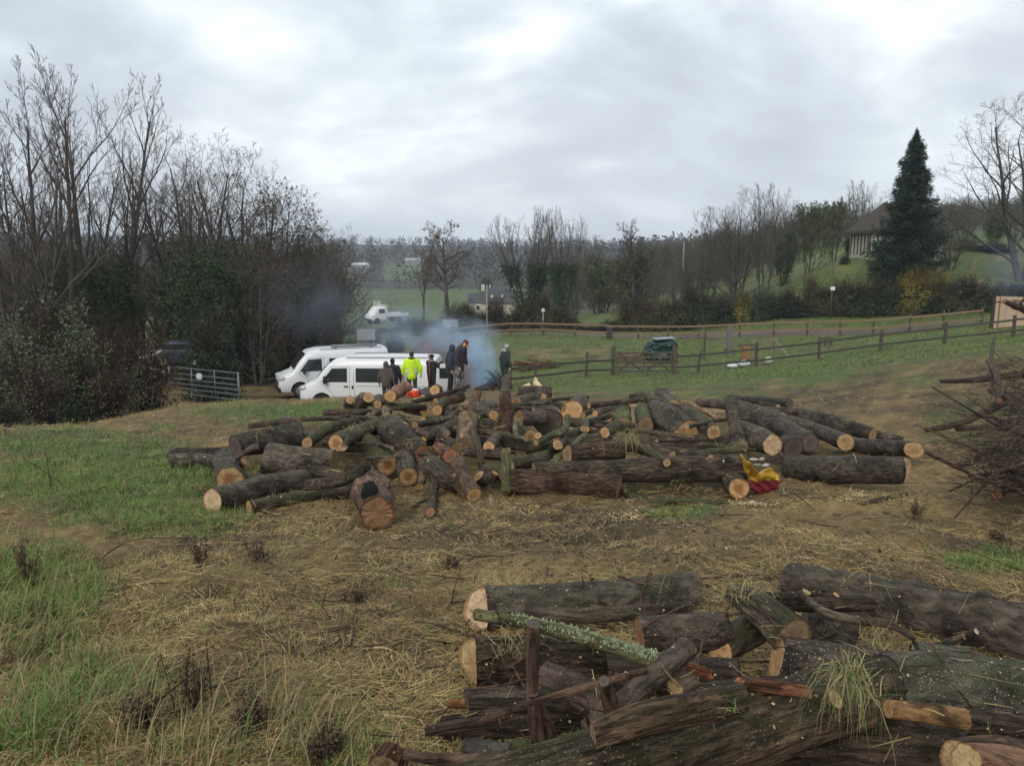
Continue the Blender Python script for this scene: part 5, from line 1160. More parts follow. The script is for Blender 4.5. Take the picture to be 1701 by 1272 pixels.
def muff(root, hd, LH, RH, up):
    for s in (-1, 1):
        mb = MB(); mb.ball(tuple(hd+Vector((s*.098, .0, -.005))), (.028, .042, .052), 12, 8); part('ear_defender', mb.mesh('ear_defender', simple('orange yellow ear cup', (.75, .42, .05), .4), True), root)
    mb = MB(); mb.tube([tuple(hd+Vector((math.cos(a)*.105, .005, math.sin(a)*.15+.01))) for a in [i*math.pi/10 for i in range(11)]], .008, 6); part('ear_defender_band', mb.mesh('ear_defender_band', M['blackp'], True), root)
person('person in maroon cap, orange ear defenders and camouflage trousers looking down by the fire', 762, 27.3, R(62), 1.86, cl('dark plum jacket', (.035, .030, .042)), camo(), 'beanie', larm=((.28, -.02, 1.12), (.27, -.14, .88)), rarm=((-.28, -.02, 1.12), (-.27, -.16, .88)), lean=.22, head=1.2, hatcol=cl('maroon cap', (.13, .012, .028)), extra=muff, bulk=1.1)
person('person in a dark green coat and grey woolly hat alone right of the fire', 838, 30.5, R(120), 1.72, cl('dark green coat', (.020, .035, .028)), cl('dark green trousers', (.03, .04, .04)), 'beanie', hatcol=cl('grey woolly hat', (.36, .36, .34), .9), hood=(cl('pale hood lining', (.34, .36, .36)), 'down'), bulk=1.12, lean=.12, z=gp(838, 30.5).z)

# ---------------------------------------------------------------- fire, ash heap, chainsaw, split wood
fp = gp(822, 28.3); rf = empty('bonfire', fp, 0, 'smouldering bonfire of blackened branches with red embers', 'bonfire'); r = random.Random(8)
for i in range(34):
    a = r.uniform(0, 6.28); L = r.uniform(.5, 1.3); q0 = Vector((math.cos(a)*L*.6, math.sin(a)*L*.6, r.uniform(.0, .12))); q1 = Vector((-math.cos(a)*L*.3+r.gauss(0, .15), -math.sin(a)*L*.3, r.uniform(.2, .75)))
    mb = MB(); mb.tube([q0, (q0+q1)/2+Vector((r.gauss(0, .06), 0, r.gauss(0, .05))), q1], [.03, .022, .012], 6); part('charred_branch', mb.mesh('charred_branch', M['blackp'], True), rf)
m, t, p_ = new_mat('embers'); P = t.add('ShaderNodeTexCoord').outputs['Object']; n_ = t.noise(P, 6, 4, .7); t.l.new(t.ramp(n_, [(.4, (.02, .015, .015)), (.6, (.22, .05, .03))]), p_.inputs['Base Color'])
p_.inputs['Emission Color'].default_value = (1, .12, .04, 1); t.l.new(t.ramp(n_, [(.6, 0.0), (.75, .5)]), p_.inputs['Emission Strength'])
mb = MB(); mb.ball((-.25, 0, .0), (.5, .4, .16), 24, 10, .12, 3); part('ember_bed', mb.mesh('ember_bed', m, True), rf)
# chainsaw
cp_ = hit(690, 660, .78); cs = empty('chainsaw', cp_, R(235), 'orange red chainsaw lying on the logs below the high visibility jacket', 'chainsaw')
red = simple('orange red plastic', (.72, .075, .03), .4, var=.1)
mb = MB(); mb.box((0, 0, .10), (.26, .20, .17)); part('motor_housing', mb.mesh('motor_housing', red, False, .03), cs)
mb = MB(); mb.tube([(.12, 0, .12), (.26, 0, .16), (.34, 0, .10), (.26, 0, .05), (.12, 0, .06)], .018, 8); part('rear_handle', mb.mesh('rear_handle', red, True), cs)
mb = MB(); mb.tube([(-.05, -.11, .08), (-.06, -.1, .24), (-.06, .1, .24), (-.05, .11, .08)], .014, 8); part('front_handle', mb.mesh('front_handle', M['blackp'], True), cs)
mb = MB(); mb.box((-.34, 0, .06), (.46, .012, .07)); part('guide_bar', mb.mesh('guide_bar', M['galv']), cs)
mb = MB(); mb.box((-.02, 0, .20), (.14, .12, .05)); part('top_cover', mb.mesh('top_cover', simple('white plastic', (.7, .68, .64), .4), False, .015), cs); cs.scale = (.62,)*3
# split firewood heap behind
M['split'] = simple('fresh split wood', (.68, .52, .32), .8, var=.15, scale=6, bump=.3)
for i, (px, py, d, ln, an, ti, lb_) in enumerate(((905, 652, 24.6, .85, 150, 38, 'long pale split log leaning on the heap behind the pile'), (888, 640, 25.0, .5, 70, 60, 'white split log standing highest on the heap'), (872, 645, 24.7, .4, 20, 20, 'cream split log at the left of the heap'), (889, 655, 24.3, .45, 100, 10, 'white faced split log at the foot of the heap'), (880, 660, 24.2, .5, 10, 5, 'brown split log lying under the white ones'), (895, 645, 24.8, .5, 130, 50, 'pale split log half behind the leaning one'), (868, 660, 24.4, .4, 160, 10, 'brown backed split log at the left foot of the heap'))):
    q = at(px, py, d); mb = MB(); w_ = .13; L = ln/2
    mb.v = [Vector(c) for c in ((-L, -w_/2, 0), (-L, w_/2, 0), (-L, 0, w_*.9), (L, -w_/2, 0), (L, w_/2, 0), (L, 0, w_*.9))]; mb.f = [(0, 2, 1), (3, 4, 5), (0, 1, 4, 3), (1, 2, 5, 4), (2, 0, 3, 5)]
    o = obj('split_log', mb.mesh('split_log', M['split'] if i not in (4, 6) else M['bark'])); o.location = q; o.rotation_euler = (0, -R(ti), R(an)); tag(o, lb_, 'split log', 'split firewood behind the pile')
for i, (px, py, d, r0) in enumerate(((878, 665, 24.5, .2), (900, 668, 24.4, .2), (889, 668, 24.0, .22))):
    q = gp(px, d, .15); mb = MB(); mb.tube([q+Vector((-.3, 0, 0)), q+Vector((.3, .1, 0))], r0, 12); o = obj('log', mb.mesh('log', M['bark'])); tag(o, ['dark log under the left of the split wood heap', 'dark log under the right of the split wood heap', 'dark log lying before the split wood heap'][i], 'log')
# ---------------------------------------------------------------- trees
ADJ = {'s_brown': 'brown', 's_mixed': 'mottled', 's_dark': 'dark', 's_bramble': 'straggly', 's_green': 'green'}
MARKS = [(10, 'the left edge'), (95, 'the highest left tree'), (190, 'the slender spiky tree'), (250, 'the gap filling tree'), (305, 'the fan shaped tree'), (352, 'the ivy clad bare tree'), (400, 'the round topped bare tree'), (455, 'the reddish tree'), (510, 'the lower reddish tree'), (560, 'the last left wood tree'),
  (608, 'the grey tilted board'), (645, 'the flatbed truck'), (683, 'the high visibility jacket'), (715, 'the red pole'), (748, 'the pale board by the road'), (780, 'the smoke'), (809, 'the concrete utility pole'), (850, 'the slate house chimney'), (902, 'the street lamp'), (935, 'the second ivy trunked tree'), (980, 'the gap with bright grass'), (1012, 'the dark stump post'), (1050, 'the pointed central tree'), (1098, 'the green tarpaulin'), (1131, 'the distant tilted pole'), (1178, 'the leftmost right wood tree'), (1212, 'the thick paddock post'), (1245, 'the orange brown pedestal'), (1278, 'the highest right wood tree'), (1310, 'the ivy darkened tree'), (1345, 'the olive leaved tree'), (1377, 'the pole with a white box'), (1425, 'the left corner of the thatched house'), (1470, 'the left side of the conifer'), (1510, 'the conifer'), (1565, 'the right side of the conifer'), (1610, 'the clipped hill hedge'), (1650, 'the beige boards'), (1700, 'the right edge')]
def near_label(what, px, py):
    m = min(MARKS, key=lambda q: abs(q[0]-px)); dx = px-m[0]
    return what+(' right at ' if abs(dx) < 7 else (' just left of ' if dx < 0 else ' just right of '))+m[1]
def seg_mesh(name, segs, m, sides, col, seed=0, var=.25):
    P0 = np.array([tuple(s[0]) for s in segs]); P1 = np.array([tuple(s[1]) for s in segs]); R0 = np.array([s[2] for s in segs]); R1 = np.array([s[3] for s in segs])
    T = P1-P0; T /= np.maximum(np.linalg.norm(T, axis=1), 1e-6)[:, None]; U = np.where(np.abs(T[:, 2:3]) < .9, np.array((0, 0, 1.0)), np.array((1.0, 0, 0)))
    Y = np.cross(U, T); Y /= np.linalg.norm(Y, axis=1)[:, None]; Z = np.cross(T, Y); n = len(segs); V = np.zeros((n, 2*sides, 3))
    for k in range(sides):
        a = 2*math.pi*k/sides; o = Y*math.cos(a)+Z*math.sin(a); V[:, k] = P0+o*R0[:, None]; V[:, sides+k] = P1+o*R1[:, None]
    b = np.arange(n)[:, None]*2*sides; F = np.stack([b+np.array([k, (k+1) % sides, sides+(k+1) % sides, sides+k]) for k in range(sides)], 1).reshape(-1, 4)
    r = np.random.default_rng(seed); c = np.array(col)*(1+r.uniform(-var, var, n))[:, None]
    return mesh_np(name, V.reshape(-1, 3), F, m, sides > 4, np.repeat(c, 2*sides, 0))
def grow(seed, H=10, stems=1, r0=.22, first=.25, n1=11, n2=6, n3=5, n4=4, ang=38, up=.35, spread=1.0, wander=.10, taper=.75, top=1.0):
    r = random.Random(seed); big = []; fine = []
    def br(p, d, L, rad, lev, k, t0):
        n = (9, 6, 4, 3, 2)[lev]; q = p.copy(); v = d.copy(); pts = [(q.copy(), v.copy(), rad)]
        for i in range(n):
            v = (v+Vector((r.gauss(0, wander), r.gauss(0, wander), r.gauss(0, wander)))*(1 if lev else .45)+Vector((0, 0, up*.22 if lev else .12))).normalized(); q2 = q+v*L/n
            ra = rad*(1-(i)/n*.82); rb = rad*(1-(i+1)/n*.82)
            (big if lev < 2 else fine).append((q, q2, max(ra, .0055), max(rb, .0042))); q = q2; pts.append((q.copy(), v.copy(), rb))
        if lev >= 4: return
        cnt = (n1, n2, n3, n4)[lev]
        for j in range(cnt):
            t = t0+(1-t0)*(j+r.random())/cnt; i = min(int(t*n), n-1); f = t*n-i; base = pts[i][0].lerp(pts[i+1][0], f); dv = pts[i][1]; rr = pts[i][2]*(1-f)+pts[i+1][2]*f
            a = R(ang*r.uniform(.7, 1.35)*(1.15-.35*t)); ph = j*2.4+r.uniform(-.5, .5)+k; e1 = dv.cross(Vector((.3, .2, 1))).normalized(); e2 = dv.cross(e1)
            nd = (dv*math.cos(a)+(e1*math.cos(ph)+e2*math.sin(ph))*math.sin(a)*spread+Vector((0, 0, up*.3))).normalized()
            LL = L*((.52, .46, .44, .5)[lev])*(1.15-.55*t if lev else (1.2-.75*t)*top)*r.uniform(.75, 1.2)
            br(base, nd, LL, min(rr*.62, rad*.5), lev+1, j, .22)
    for s in range(stems):
        a = s*6.28/max(stems, 1)+r.random(); tilt = 0 if stems == 1 else r.uniform(.10, .32)
        d = Vector((math.cos(a)*tilt, math.sin(a)*tilt, 1)).normalized(); br(Vector((math.cos(a)*.25*(stems > 1), math.sin(a)*.25*(stems > 1), -.2)), d, H*r.uniform(.84, 1), r0/(stems**.4), 0, s, first)
    zt = max(s[1].z for s in fine); k = H/zt
    return [(a*k, b*k, c, d) for a, b, c, d in big], [(a*k, b*k, c, d) for a, b, c, d in fine]
def leaf_cloud(n, fn, size, cols, seed, flat=.0):
    r = np.random.default_rng(seed); P = fn(r, n); n = len(P); s = size*r.uniform(.5, 1.3, n)
    a = r.normal(size=(n, 3)); a /= np.linalg.norm(a, axis=1)[:, None]; b = np.cross(a, r.normal(size=(n, 3))); b /= np.linalg.norm(b, axis=1)[:, None]
    c = np.cross(a, b)
    V = np.stack([P-b*s[:, None], P+c*s[:, None]*.55, P+b*s[:, None], P-c*s[:, None]*.55], 1).reshape(-1, 3)
    F = np.arange(n*4).reshape(n, 4); C = np.array(cols)[r.integers(0, len(cols), n)]*(r.uniform(.6, 1.35, n))[:, None]
    return V, F, np.repeat(C, 4, 0)
BARKC = (.078, .070, .060); TWC = (.120, .100, .085)
PROTO = {}
def proto_tree(key, params, twc=TWC, ivy=None, leaves=None, leafcols=None, thick=1.0):
    big, fine = grow(**params); fine = [(a, b, c*thick, d*thick) for a, b, c, d in fine]
    trunk = seg_mesh('trunk', big, M['twig'], 6, BARKC, 1); crown = seg_mesh('crown', fine, M['twig'], 3, twc, 2, .35); parts = [('trunk', trunk), ('crown', crown)]
    if ivy:
        src = [s for s in big if s[1].z < params.get('H', 10)*ivy[0]]
        def fn(r, n):
            w_ = np.array([(s[1]-s[0]).length*(s[2]+.05) for s in src]); w_ /= w_.sum(); k = r.choice(len(src), n, p=w_); A = np.array([tuple(s[0]) for s in src])[k]; B = np.array([tuple(s[1]) for s in src])[k]; rr = np.array([s[2] for s in src])[k]
            t = r.random(n)[:, None]; o = r.normal(size=(n, 3))*(rr*1.0+ivy[2])[:, None]; return A*(1-t)+B*t+o
        V, F, C = leaf_cloud(ivy[1], fn, .085, [(.030, .060, .022), (.042, .078, .025), (.024, .042, .018)], 5); parts.append(('ivy', mesh_np('ivy', V, F, M['leaf'], False, C)))
    if leaves:
        def fn2(r, n):
            k = r.integers(0, len(fine), n); A = np.array([tuple(s[1]) for s in fine])[k]; return A+r.normal(size=(n, 3))*.06
        V, F, C = leaf_cloud(leaves, fn2, .07, leafcols, 6); parts.append(('leaves', mesh_np('leaves', V, F, M['leaf'], False, C)))
    PROTO[key] = (params.get('H', 10), parts)
proto_tree('ash', dict(seed=1, H=10, stems=3, r0=.20, n1=10, n2=6, n3=5, n4=4, ang=36, first=.22, up=.5))
proto_tree('slender', dict(seed=2, H=10, stems=1, r0=.13, n1=13, n2=5, n3=4, n4=3, ang=34, first=.3, up=.55, spread=.85, top=.8))
proto_tree('broad', dict(seed=3, H=10, stems=4, r0=.24, n1=10, n2=6, n3=5, n4=3, ang=44, first=.12, up=.3, spread=1.15))
proto_tree('broad_ivy', dict(seed=4, H=10, stems=3, r0=.24, n1=11, n2=7, n3=5, n4=4, ang=42, first=.15, up=.32), ivy=(.62, 7500, .22))
proto_tree('russet', dict(seed=5, H=10, stems=4, r0=.20, n1=10, n2=6, n3=5, n4=3, ang=46, first=.06, up=.22, spread=1.15), twc=(.120, .095, .078), leaves=2600, leafcols=[(.10, .065, .035), (.07, .062, .03), (.055, .06, .03)])
proto_tree('oak', dict(seed=6, H=10, stems=1, r0=.30, n1=12, n2=6, n3=5, n4=4, ang=52, first=.28, up=.12, wander=.2, spread=1.2), leaves=2600, leafcols=[(.16, .08, .035), (.12, .065, .03)], twc=(.07, .05, .04))
proto_tree('poll_ivy', dict(seed=7, H=10, stems=6, r0=.20, n1=9, n2=6, n3=4, n4=3, ang=26, first=.42, up=.55, spread=.9), ivy=(.52, 8500, .16))
proto_tree('central', dict(seed=12, H=10, stems=1, r0=.24, n1=18, n2=7, n3=5, n4=3, ang=44, first=.25, up=.38, top=.62), thick=2.2, twc=(.085, .072, .058))
proto_tree('scrub', dict(seed=8, H=5, stems=7, r0=.09, n1=8, n2=6, n3=4, n4=2, ang=40, first=.06, up=.3), twc=(.120, .100, .080))
proto_tree('scrub_green', dict(seed=9, H=5, stems=6, r0=.09, n1=8, n2=5, n3=4, n4=2, ang=42, first=.06, up=.3), leaves=7000, leafcols=[(.075, .095, .035), (.115, .115, .045), (.06, .075, .032)])
proto_tree('ivy_low', dict(seed=10, H=8, stems=2, r0=.2, n1=8, n2=5, n3=4, n4=3, ang=38, first=.3, up=.4), ivy=(.9, 12000, .42))
print('protos')
def tree(key, px, d, top, label, group=None, rz=None, wide=1.0, name='tree', cat='tree', zoff=0):
    q_ = at(px, top*.55+.45*480, d); p = Vector((q_.x, d, zg(q_.x, d)+zoff)); H0, parts = PROTO[key]; H = at(px, top, d).z-p.z; s = H/H0; r = random.Random(int(px*7+d))
    root = empty(name, p, r.uniform(0, 6.28) if rz is None else rz, label, cat, group); root.scale = (s*wide, s*wide, s)
    for nm, me in parts: part(nm, me, root)
    return root
GL = 'bare trees of the left wood'
for a in ((('ash'), 92, 44, 100, 'tall many stemmed bare tree, the highest at the left', 1.0), (('slender'), 190, 46, 92, 'tall slender bare tree with open spiky top, second from the left', 1.0), ('ash', 10, 40, 205, 'bare tree cut off by the left edge of the photo', 1.0), ('slender', 140, 48, 235, 'thin bare tree between the two tallest at the left', 1.1),
          ('broad', 305, 48, 205, 'wide fan shaped bare tree in the middle of the left wood', 1.0), ('ash', 240, 52, 275, 'bare tree filling the gap left of the fan shaped one', 1.1), ('broad_ivy', 352, 45, 255, 'bare tree with its trunk and limbs thick with dark ivy', .95), ('broad', 400, 50, 230, 'dense round topped bare tree right of the ivy clad one', 1.0),
          ('russet', 455, 50, 285, 'reddish twigged dense tree on the right slope of the left wood', 1.0), ('russet', 510, 54, 345, 'lower reddish tree at the right end of the left wood', 1.1), ('broad', 548, 62, 368, 'small pale bare tree at the very right end of the left wood', 1.0), ('broad_ivy', 60, 50, 300, 'ivy grown bare tree behind the highest one at the left', 1.0), ('russet', 420, 44, 380, 'low dense tree hanging over the far end of the vans', .9), ('ivy_low', 330, 42, 400, 'dark ivy smothered tree low in the left wood', .8), ('ivy_low', 505, 50, 440, 'dark ivy smothered tree above the nose of the rear van', .8), ('ivy_low', 190, 45, 400, 'dark ivy mass low behind the slender bare tree', .9), ('russet', -60, 44, 250, 'bare tree just outside the left edge', 1.0)):
    tree(a[0], a[1], a[2], a[3], a[4], GL, wide=a[5])
GM = 'trees beyond the paddock'
for a in (('slender', 702, 130, 380, 'small bare tree left of the brown leaved oak', 1.2), ('oak', 744, 105, 366, 'crooked oak with brown leaves still on, left of the slate roofed house', 1.0), ('poll_ivy', 880, 95, 338, 'many stemmed tree with ivy green trunks right of the slate roofed house', 1.1), ('poll_ivy', 932, 92, 342, 'second ivy trunked tree just right of the many stemmed one', .8), ('ivy_low', 806, 205, 455, 'dark round evergreen behind the slate roof', .9),
          ('central', 1052, 76, 362, 'solitary pointed tree with a leafy collar in the centre of the photo', 1.1), ('scrub_green', 1050, 77, 412, 'green leafed growth round the waist of the pointed central tree', .9), ('ash', 985, 140, 388, 'bare tree in the gap left of the pointed central tree', 1.1), ('oak', 1100, 160, 402, 'small round bare tree on the skyline left of the distant pole', 1.2)):
    tree(a[0], a[1], a[2], a[3], a[4], GM, wide=a[5])
GR = 'bare trees of the right wood'
for a in (('ash', 1178, 76, 340, 'leftmost tree of the right wood, bare and leaning out', 1.0), ('broad', 1225, 74, 308, 'broad bare tree of the right wood with the finest twigs', .95), ('ash', 1275, 72, 302, 'highest bare tree of the right wood', .9), ('broad_ivy', 1305, 78, 325, 'ivy darkened tree right of the highest one in the right wood', .8), ('scrub_green', 1345, 78, 335, 'olive leaved tree with a flat top in the right wood', .8), ('scrub_green', 1385, 84, 328, 'olive leaved tree next to the thatched house', .7), ('ash', 1425, 100, 298, 'pale bare tree rising behind the thatched roof', 1.1), ('ivy_low', 1408, 82, 390, 'ivy covered trunk just left of the thatched house', .6),
          ('broad', 1722, 66, 140, 'big bare tree with sweeping branches cut off by the right edge', 1.25), ('scrub', 1600, 92, 322, 'small bare orchard tree left of the big one at the right edge', 1.3), ('scrub', 1580, 71, 350, 'brown twiggy tree tucked behind the right side of the conifer', 1.2), ('ivy_low', 1650, 84, 352, 'dark evergreen bush on the hill under the big bare tree', 1.1), ('scrub', 1690, 95, 340, 'fine twigged tree on the hill by the right edge', 1.3)):
    tree(a[0], a[1], a[2], a[3], a[4], GR, wide=a[5])
rt = random.Random(21)
for i in range(26):   # thin brown wood between the paddock and the hill
    px = rt.uniform(945, 1300); d = rt.uniform(82, 125); tree(rt.choice(['ash', 'scrub', 'scrub', 'slender', 'russet', 'scrub_green']), px, d, rt.uniform(410, 450)-(max(px-1130, 0)*.40), near_label('thin tree in the brown wood', px, 430), 'thin trees in the brown wood', wide=rt.uniform(.8, 1.2))
for i in range(20):
    px = rt.uniform(-40, 560); tree(rt.choice(['scrub', 'scrub_green', 'scrub_green', 'ash', 'ash', 'scrub']), px, rt.uniform(52, 80), rt.uniform(385, 430), near_label('low bare tree in the left wood', px, 400), 'background trees of the left wood', wide=rt.uniform(.9, 1.4))

# ---------------------------------------------------------------- conifer
def conifer(px, d, top, base_z=None):
    p = gp(px, d); H = at(px, top, d).z-p.z; root = empty('conifer', p, 0, 'tall dark green conifer standing in front of the thatched house', 'conifer'); r = np.random.default_rng(3); V = []; F = []; C = []; nb = 0
    segs = []
    L = 430
    for i in range(L):
        a = r.uniform(0, 2*np.pi); t = (i+r.random()*4)/(L+4); z = H*(.03+.95*t); rad = H*.315*((1-t)**.78)*(.55+.50*r.random())*(1+.14*math.sin(a*2+t*9))*(1.0 if t > .10 else .8)
        if t > .93: rad *= .7
        n = int(26+150*(rad/3.4)); q = r.random(n)**.7; droop = -.28*rad*q**1.5+.10*rad*q**4*3
        segs.append((Vector((0, 0, z)), Vector((math.cos(a)*rad*.8, math.sin(a)*rad*.8, z-.16*rad)), .04, .01))
        lat = r.normal(0, 1, n)*(.06+.10*rad*(1-q*.6)); X = math.cos(a)*rad*q-math.sin(a)*lat; Y = math.sin(a)*rad*q+math.cos(a)*lat; Z = z+droop-np.abs(lat)*.35+r.normal(0, .15, n)
        P = np.stack([X, Y, Z], 1); u = np.stack([math.cos(a)+r.normal(0, .5, n), math.sin(a)+r.normal(0, .5, n), -.35+r.normal(0, .35, n)], 1); u /= np.linalg.norm(u, axis=1)[:, None]
        w_ = np.cross(u, r.normal(size=(n, 3))); w_ /= np.linalg.norm(w_, axis=1)[:, None]; s = r.uniform(.10, .22, n)[:, None]
        V.append(np.stack([P-u*s*.6-w_*.030, P-u*s*.6+w_*.030, P+u*s+w_*.014, P+u*s-w_*.014], 1).reshape(-1, 3)); k = np.array((.020, .036, .022))*r.uniform(.6, 1.5, n)[:, None]; C.append(np.repeat(k, 4, 0)); nb += n
    V = np.concatenate(V); C = np.concatenate(C); part('trunk', seg_mesh('trunk', [(Vector((0, 0, -.3)), Vector((0, 0, H*.5)), .26, .14), (Vector((0, 0, H*.5)), Vector((0, 0, H)), .14, .02)]+segs, M['twig'], 6, BARKC), root)
    part('crown', mesh_np('crown', V, np.arange(nb*4).reshape(-1, 4), M['leaf'], False, C), root)
conifer(1497, 66, 214)

# ---------------------------------------------------------------- shrubs and hedges
def shrub_proto(key, n, cols, seed, leaf=.055, stems=40, h=2.0, wd=2.4, lumpy=.35, stemc=(.05, .035, .026), fill=.55):
    def fn(r, n_):
        v = r.normal(size=(n_, 3)); v /= np.linalg.norm(v, axis=1)[:, None]; v[:, 2] = np.abs(v[:, 2]); k = r.random(n_)**fill
        q = 1+lumpy*fbm(v[:, 0]*2.2+seed, v[:, 1]*2.2, v[:, 2]*2.2, 3, seed)*2
        P = v*k[:, None]*q[:, None]; P[:, 0] *= wd/2; P[:, 1] *= wd/2; P[:, 2] *= h
        keep = fbm(P[:, 0]*2.4, P[:, 1]*2.4, P[:, 2]*2.4, 2, seed+9) > -.12; return P[keep]
    V, F, C = leaf_cloud(n, fn, leaf, cols, seed); fol = mesh_np('foliage', V, F, M['leaf'], False, C)
    r = random.Random(seed); sg = []
    for i in range(stems):
        a = r.uniform(0, 6.28); e = Vector((math.cos(a)*wd*.5*r.random(), math.sin(a)*wd*.5*r.random(), h*r.uniform(.6, 1.15))); b = Vector((e.x*.2, e.y*.2, -.1)); m_ = b.lerp(e, .5)+Vector((r.gauss(0, .1), r.gauss(0, .1), .12)); sg += [(b, m_, .022, .014), (m_, e, .014, .006)]
        for j in range(7):
            q = m_.lerp(e, r.random()); sg.append((q, q+Vector((r.gauss(0, .2), r.gauss(0, .2), r.uniform(.05, .35))), .008, .004))
    PROTO[key] = (h, [('stems', seg_mesh('stems', sg, M['twig'], 3, stemc, seed)), ('foliage', fol)])
shrub_proto('s_green', 17000, [(.080, .105, .055), (.105, .130, .062), (.060, .075, .042)], 1, leaf=.036, lumpy=.7)
shrub_proto('s_dark', 11000, [(.032, .046, .028), (.044, .058, .032), (.026, .034, .024)], 2)
shrub_proto('s_brown', 4200, [(.125, .085, .058), (.090, .070, .050), (.11, .095, .055)], 3, stems=90)
shrub_proto('s_mixed', 7500, [(.085, .085, .042), (.110, .090, .046), (.060, .075, .036)], 4, stems=70)
shrub_proto('s_yellow', 7000, [(.27, .22, .045), (.20, .18, .045), (.32, .25, .07)], 5, stems=80, stemc=(.12, .09, .03), leaf=.05)
shrub_proto('s_bramble', 10000, [(.075, .095, .050), (.110, .120, .065), (.09, .068, .045)], 6, stems=110, lumpy=.6, leaf=.036, stemc=(.06, .04, .035))
def shrub(key, px, d, top, wpx, label, group=None, dz=0):
    p = gp(px, d, dz); H0, parts = PROTO[key]; H = max(at(px, top, d).z-p.z, .4); r = random.Random(int(px*3+d)); W = wpx*d/FPX/2.4
    root = empty('shrub', p, r.uniform(0, 6.28), label, 'shrub', group); root.scale = (W, W, H/H0)
    for nm, me in parts: part(nm, me, root)
for a in (('s_green', 40, 22, 578, 230, 'grey green bramble bush at the left edge above the brown grass bank'), ('s_green', 140, 23, 572, 170, 'straggly green bush right of the one at the left edge'), ('s_brown', 235, 25.5, 555, 110, 'reddish brown bush beside the metal gate'), ('s_dark', 345, 36, 515, 95, 'tall dark bush with yellowish leaves between the metal gate and the rear van'), ('s_dark', -5, 16.5, 668, 60, 'small black bush cut off by the left edge of the photo'),
          ('s_brown', 175, 27, 535, 120, 'taller brown bush behind the straggly green one'), ('s_bramble', 60, 20.5, 622, 120, 'low pale bramble tangle in front of the bush at the left edge'), ('s_brown', 175, 22, 615, 90, 'low reddish bramble tangle before the straggly green bush'), ('s_green', -20, 26, 560, 150, 'green bush behind the one at the left edge'), ('s_mixed', 90, 30, 510, 160, 'olive brown bush under the highest left tree'), ('s_mixed', 420, 46, 545, 100, 'low ragged bush behind the nose of the rear van'), ('s_brown', 470, 48, 540, 80, 'reddish bush above the roof of the rear van'), ('s_mixed', 300, 46, 500, 120, 'greenish bush in the wood above the dark car'),
          ('s_brown', 545, 50, 545, 70, 'brown bush above the roof of the front van'), ('s_dark', 620, 52, 552, 30, 'little dark bush between the two grey boards'), ('s_mixed', 520, 60, 505, 90, 'bush at the foot of the right end of the left wood'), ('s_green', 585, 54, 562, 50, 'green bush over the middle of the front van'), ('s_dark', 655, 56, 548, 40, 'dark green clump above the brown hooded person')):
    shrub(*a)
rh = random.Random(31)
for i in range(46):   # hedge along the lane, beyond the far fence
    px = 765+i*20+rh.uniform(-6, 6); d = np.interp(px, [765, 1010, 1160, 1300, 1640], [72, 68, 64, 61, 57]); top = np.interp(px, [765, 900, 1000, 1160, 1300, 1450, 1640, 1700], [515, 505, 520, 490, 470, 462, 470, 470])+rh.uniform(-10, 14)
    if 950 < px < 1040: top += 18
    kind = rh.choice(['s_brown', 's_mixed', 's_dark', 's_mixed', 's_bramble'] if px < 1180 or px > 1560 else ['s_dark', 's_dark', 's_mixed', 's_green'])
    shrub(kind, px, d, top+rh.choice([-12, 0, 8, 14]), rh.uniform(38, 70), near_label(ADJ[kind]+' lane hedge bush', px, 520), 'hedge bushes behind the far fence')
for px, lb_ in ((1500, 'yellow green bush under the left side of the conifer'), (1550, 'yellow green bush under the right side of the conifer'), (1525, 'yellow green bush directly below the conifer trunk')): shrub('s_yellow', px, 58.5, 452+abs(px-1525)*.2, 52, lb_)
for px, top, w_ in ((1232, 488, 50), (1275, 492, 40)): shrub('s_yellow', px, 62, top, w_*.7, 'pale leaved bramble over the fence at %s of the right wood' % ('the left' if px < 1250 else 'the middle'))
for px, d, top, w_, k, lb_ in ((1150, 64, 470, 60, 's_dark', 'blue green holly like bush under the leftmost tree of the right wood'), (1590, 82, 395, 60, 's_green', 'garden hedge right of the thatched house'), (1640, 80, 405, 80, 's_dark', 'clipped dark hedge on the hill near the right edge'), (1395, 74, 425, 20, 's_dark', 'small dark bush at the corner of the thatched house'), (1440, 60, 470, 60, 's_dark', 'dark bush on the slope below the thatched house'), (1600, 59, 500, 90, 's_brown', 'reddish bush left of the beige boards'), (1680, 60, 470, 90, 's_dark', 'dark bush behind the beige boards')): shrub(k, px, d, top, w_, lb_)
for i in range(26):   # bushes round the road and the field edge in the centre
    px = rh.uniform(560, 860); d = rh.uniform(70, 90) if px > 670 else rh.uniform(70, 80); k_ = rh.choice(['s_brown', 's_mixed', 's_green', 's_brown']); shrub(k_, px, d, rh.uniform(520, 536) if px > 670 else rh.uniform(546, 558), rh.uniform(25, 50), near_label(ADJ[k_]+' roadside bush', px, 530), 'roadside bushes')

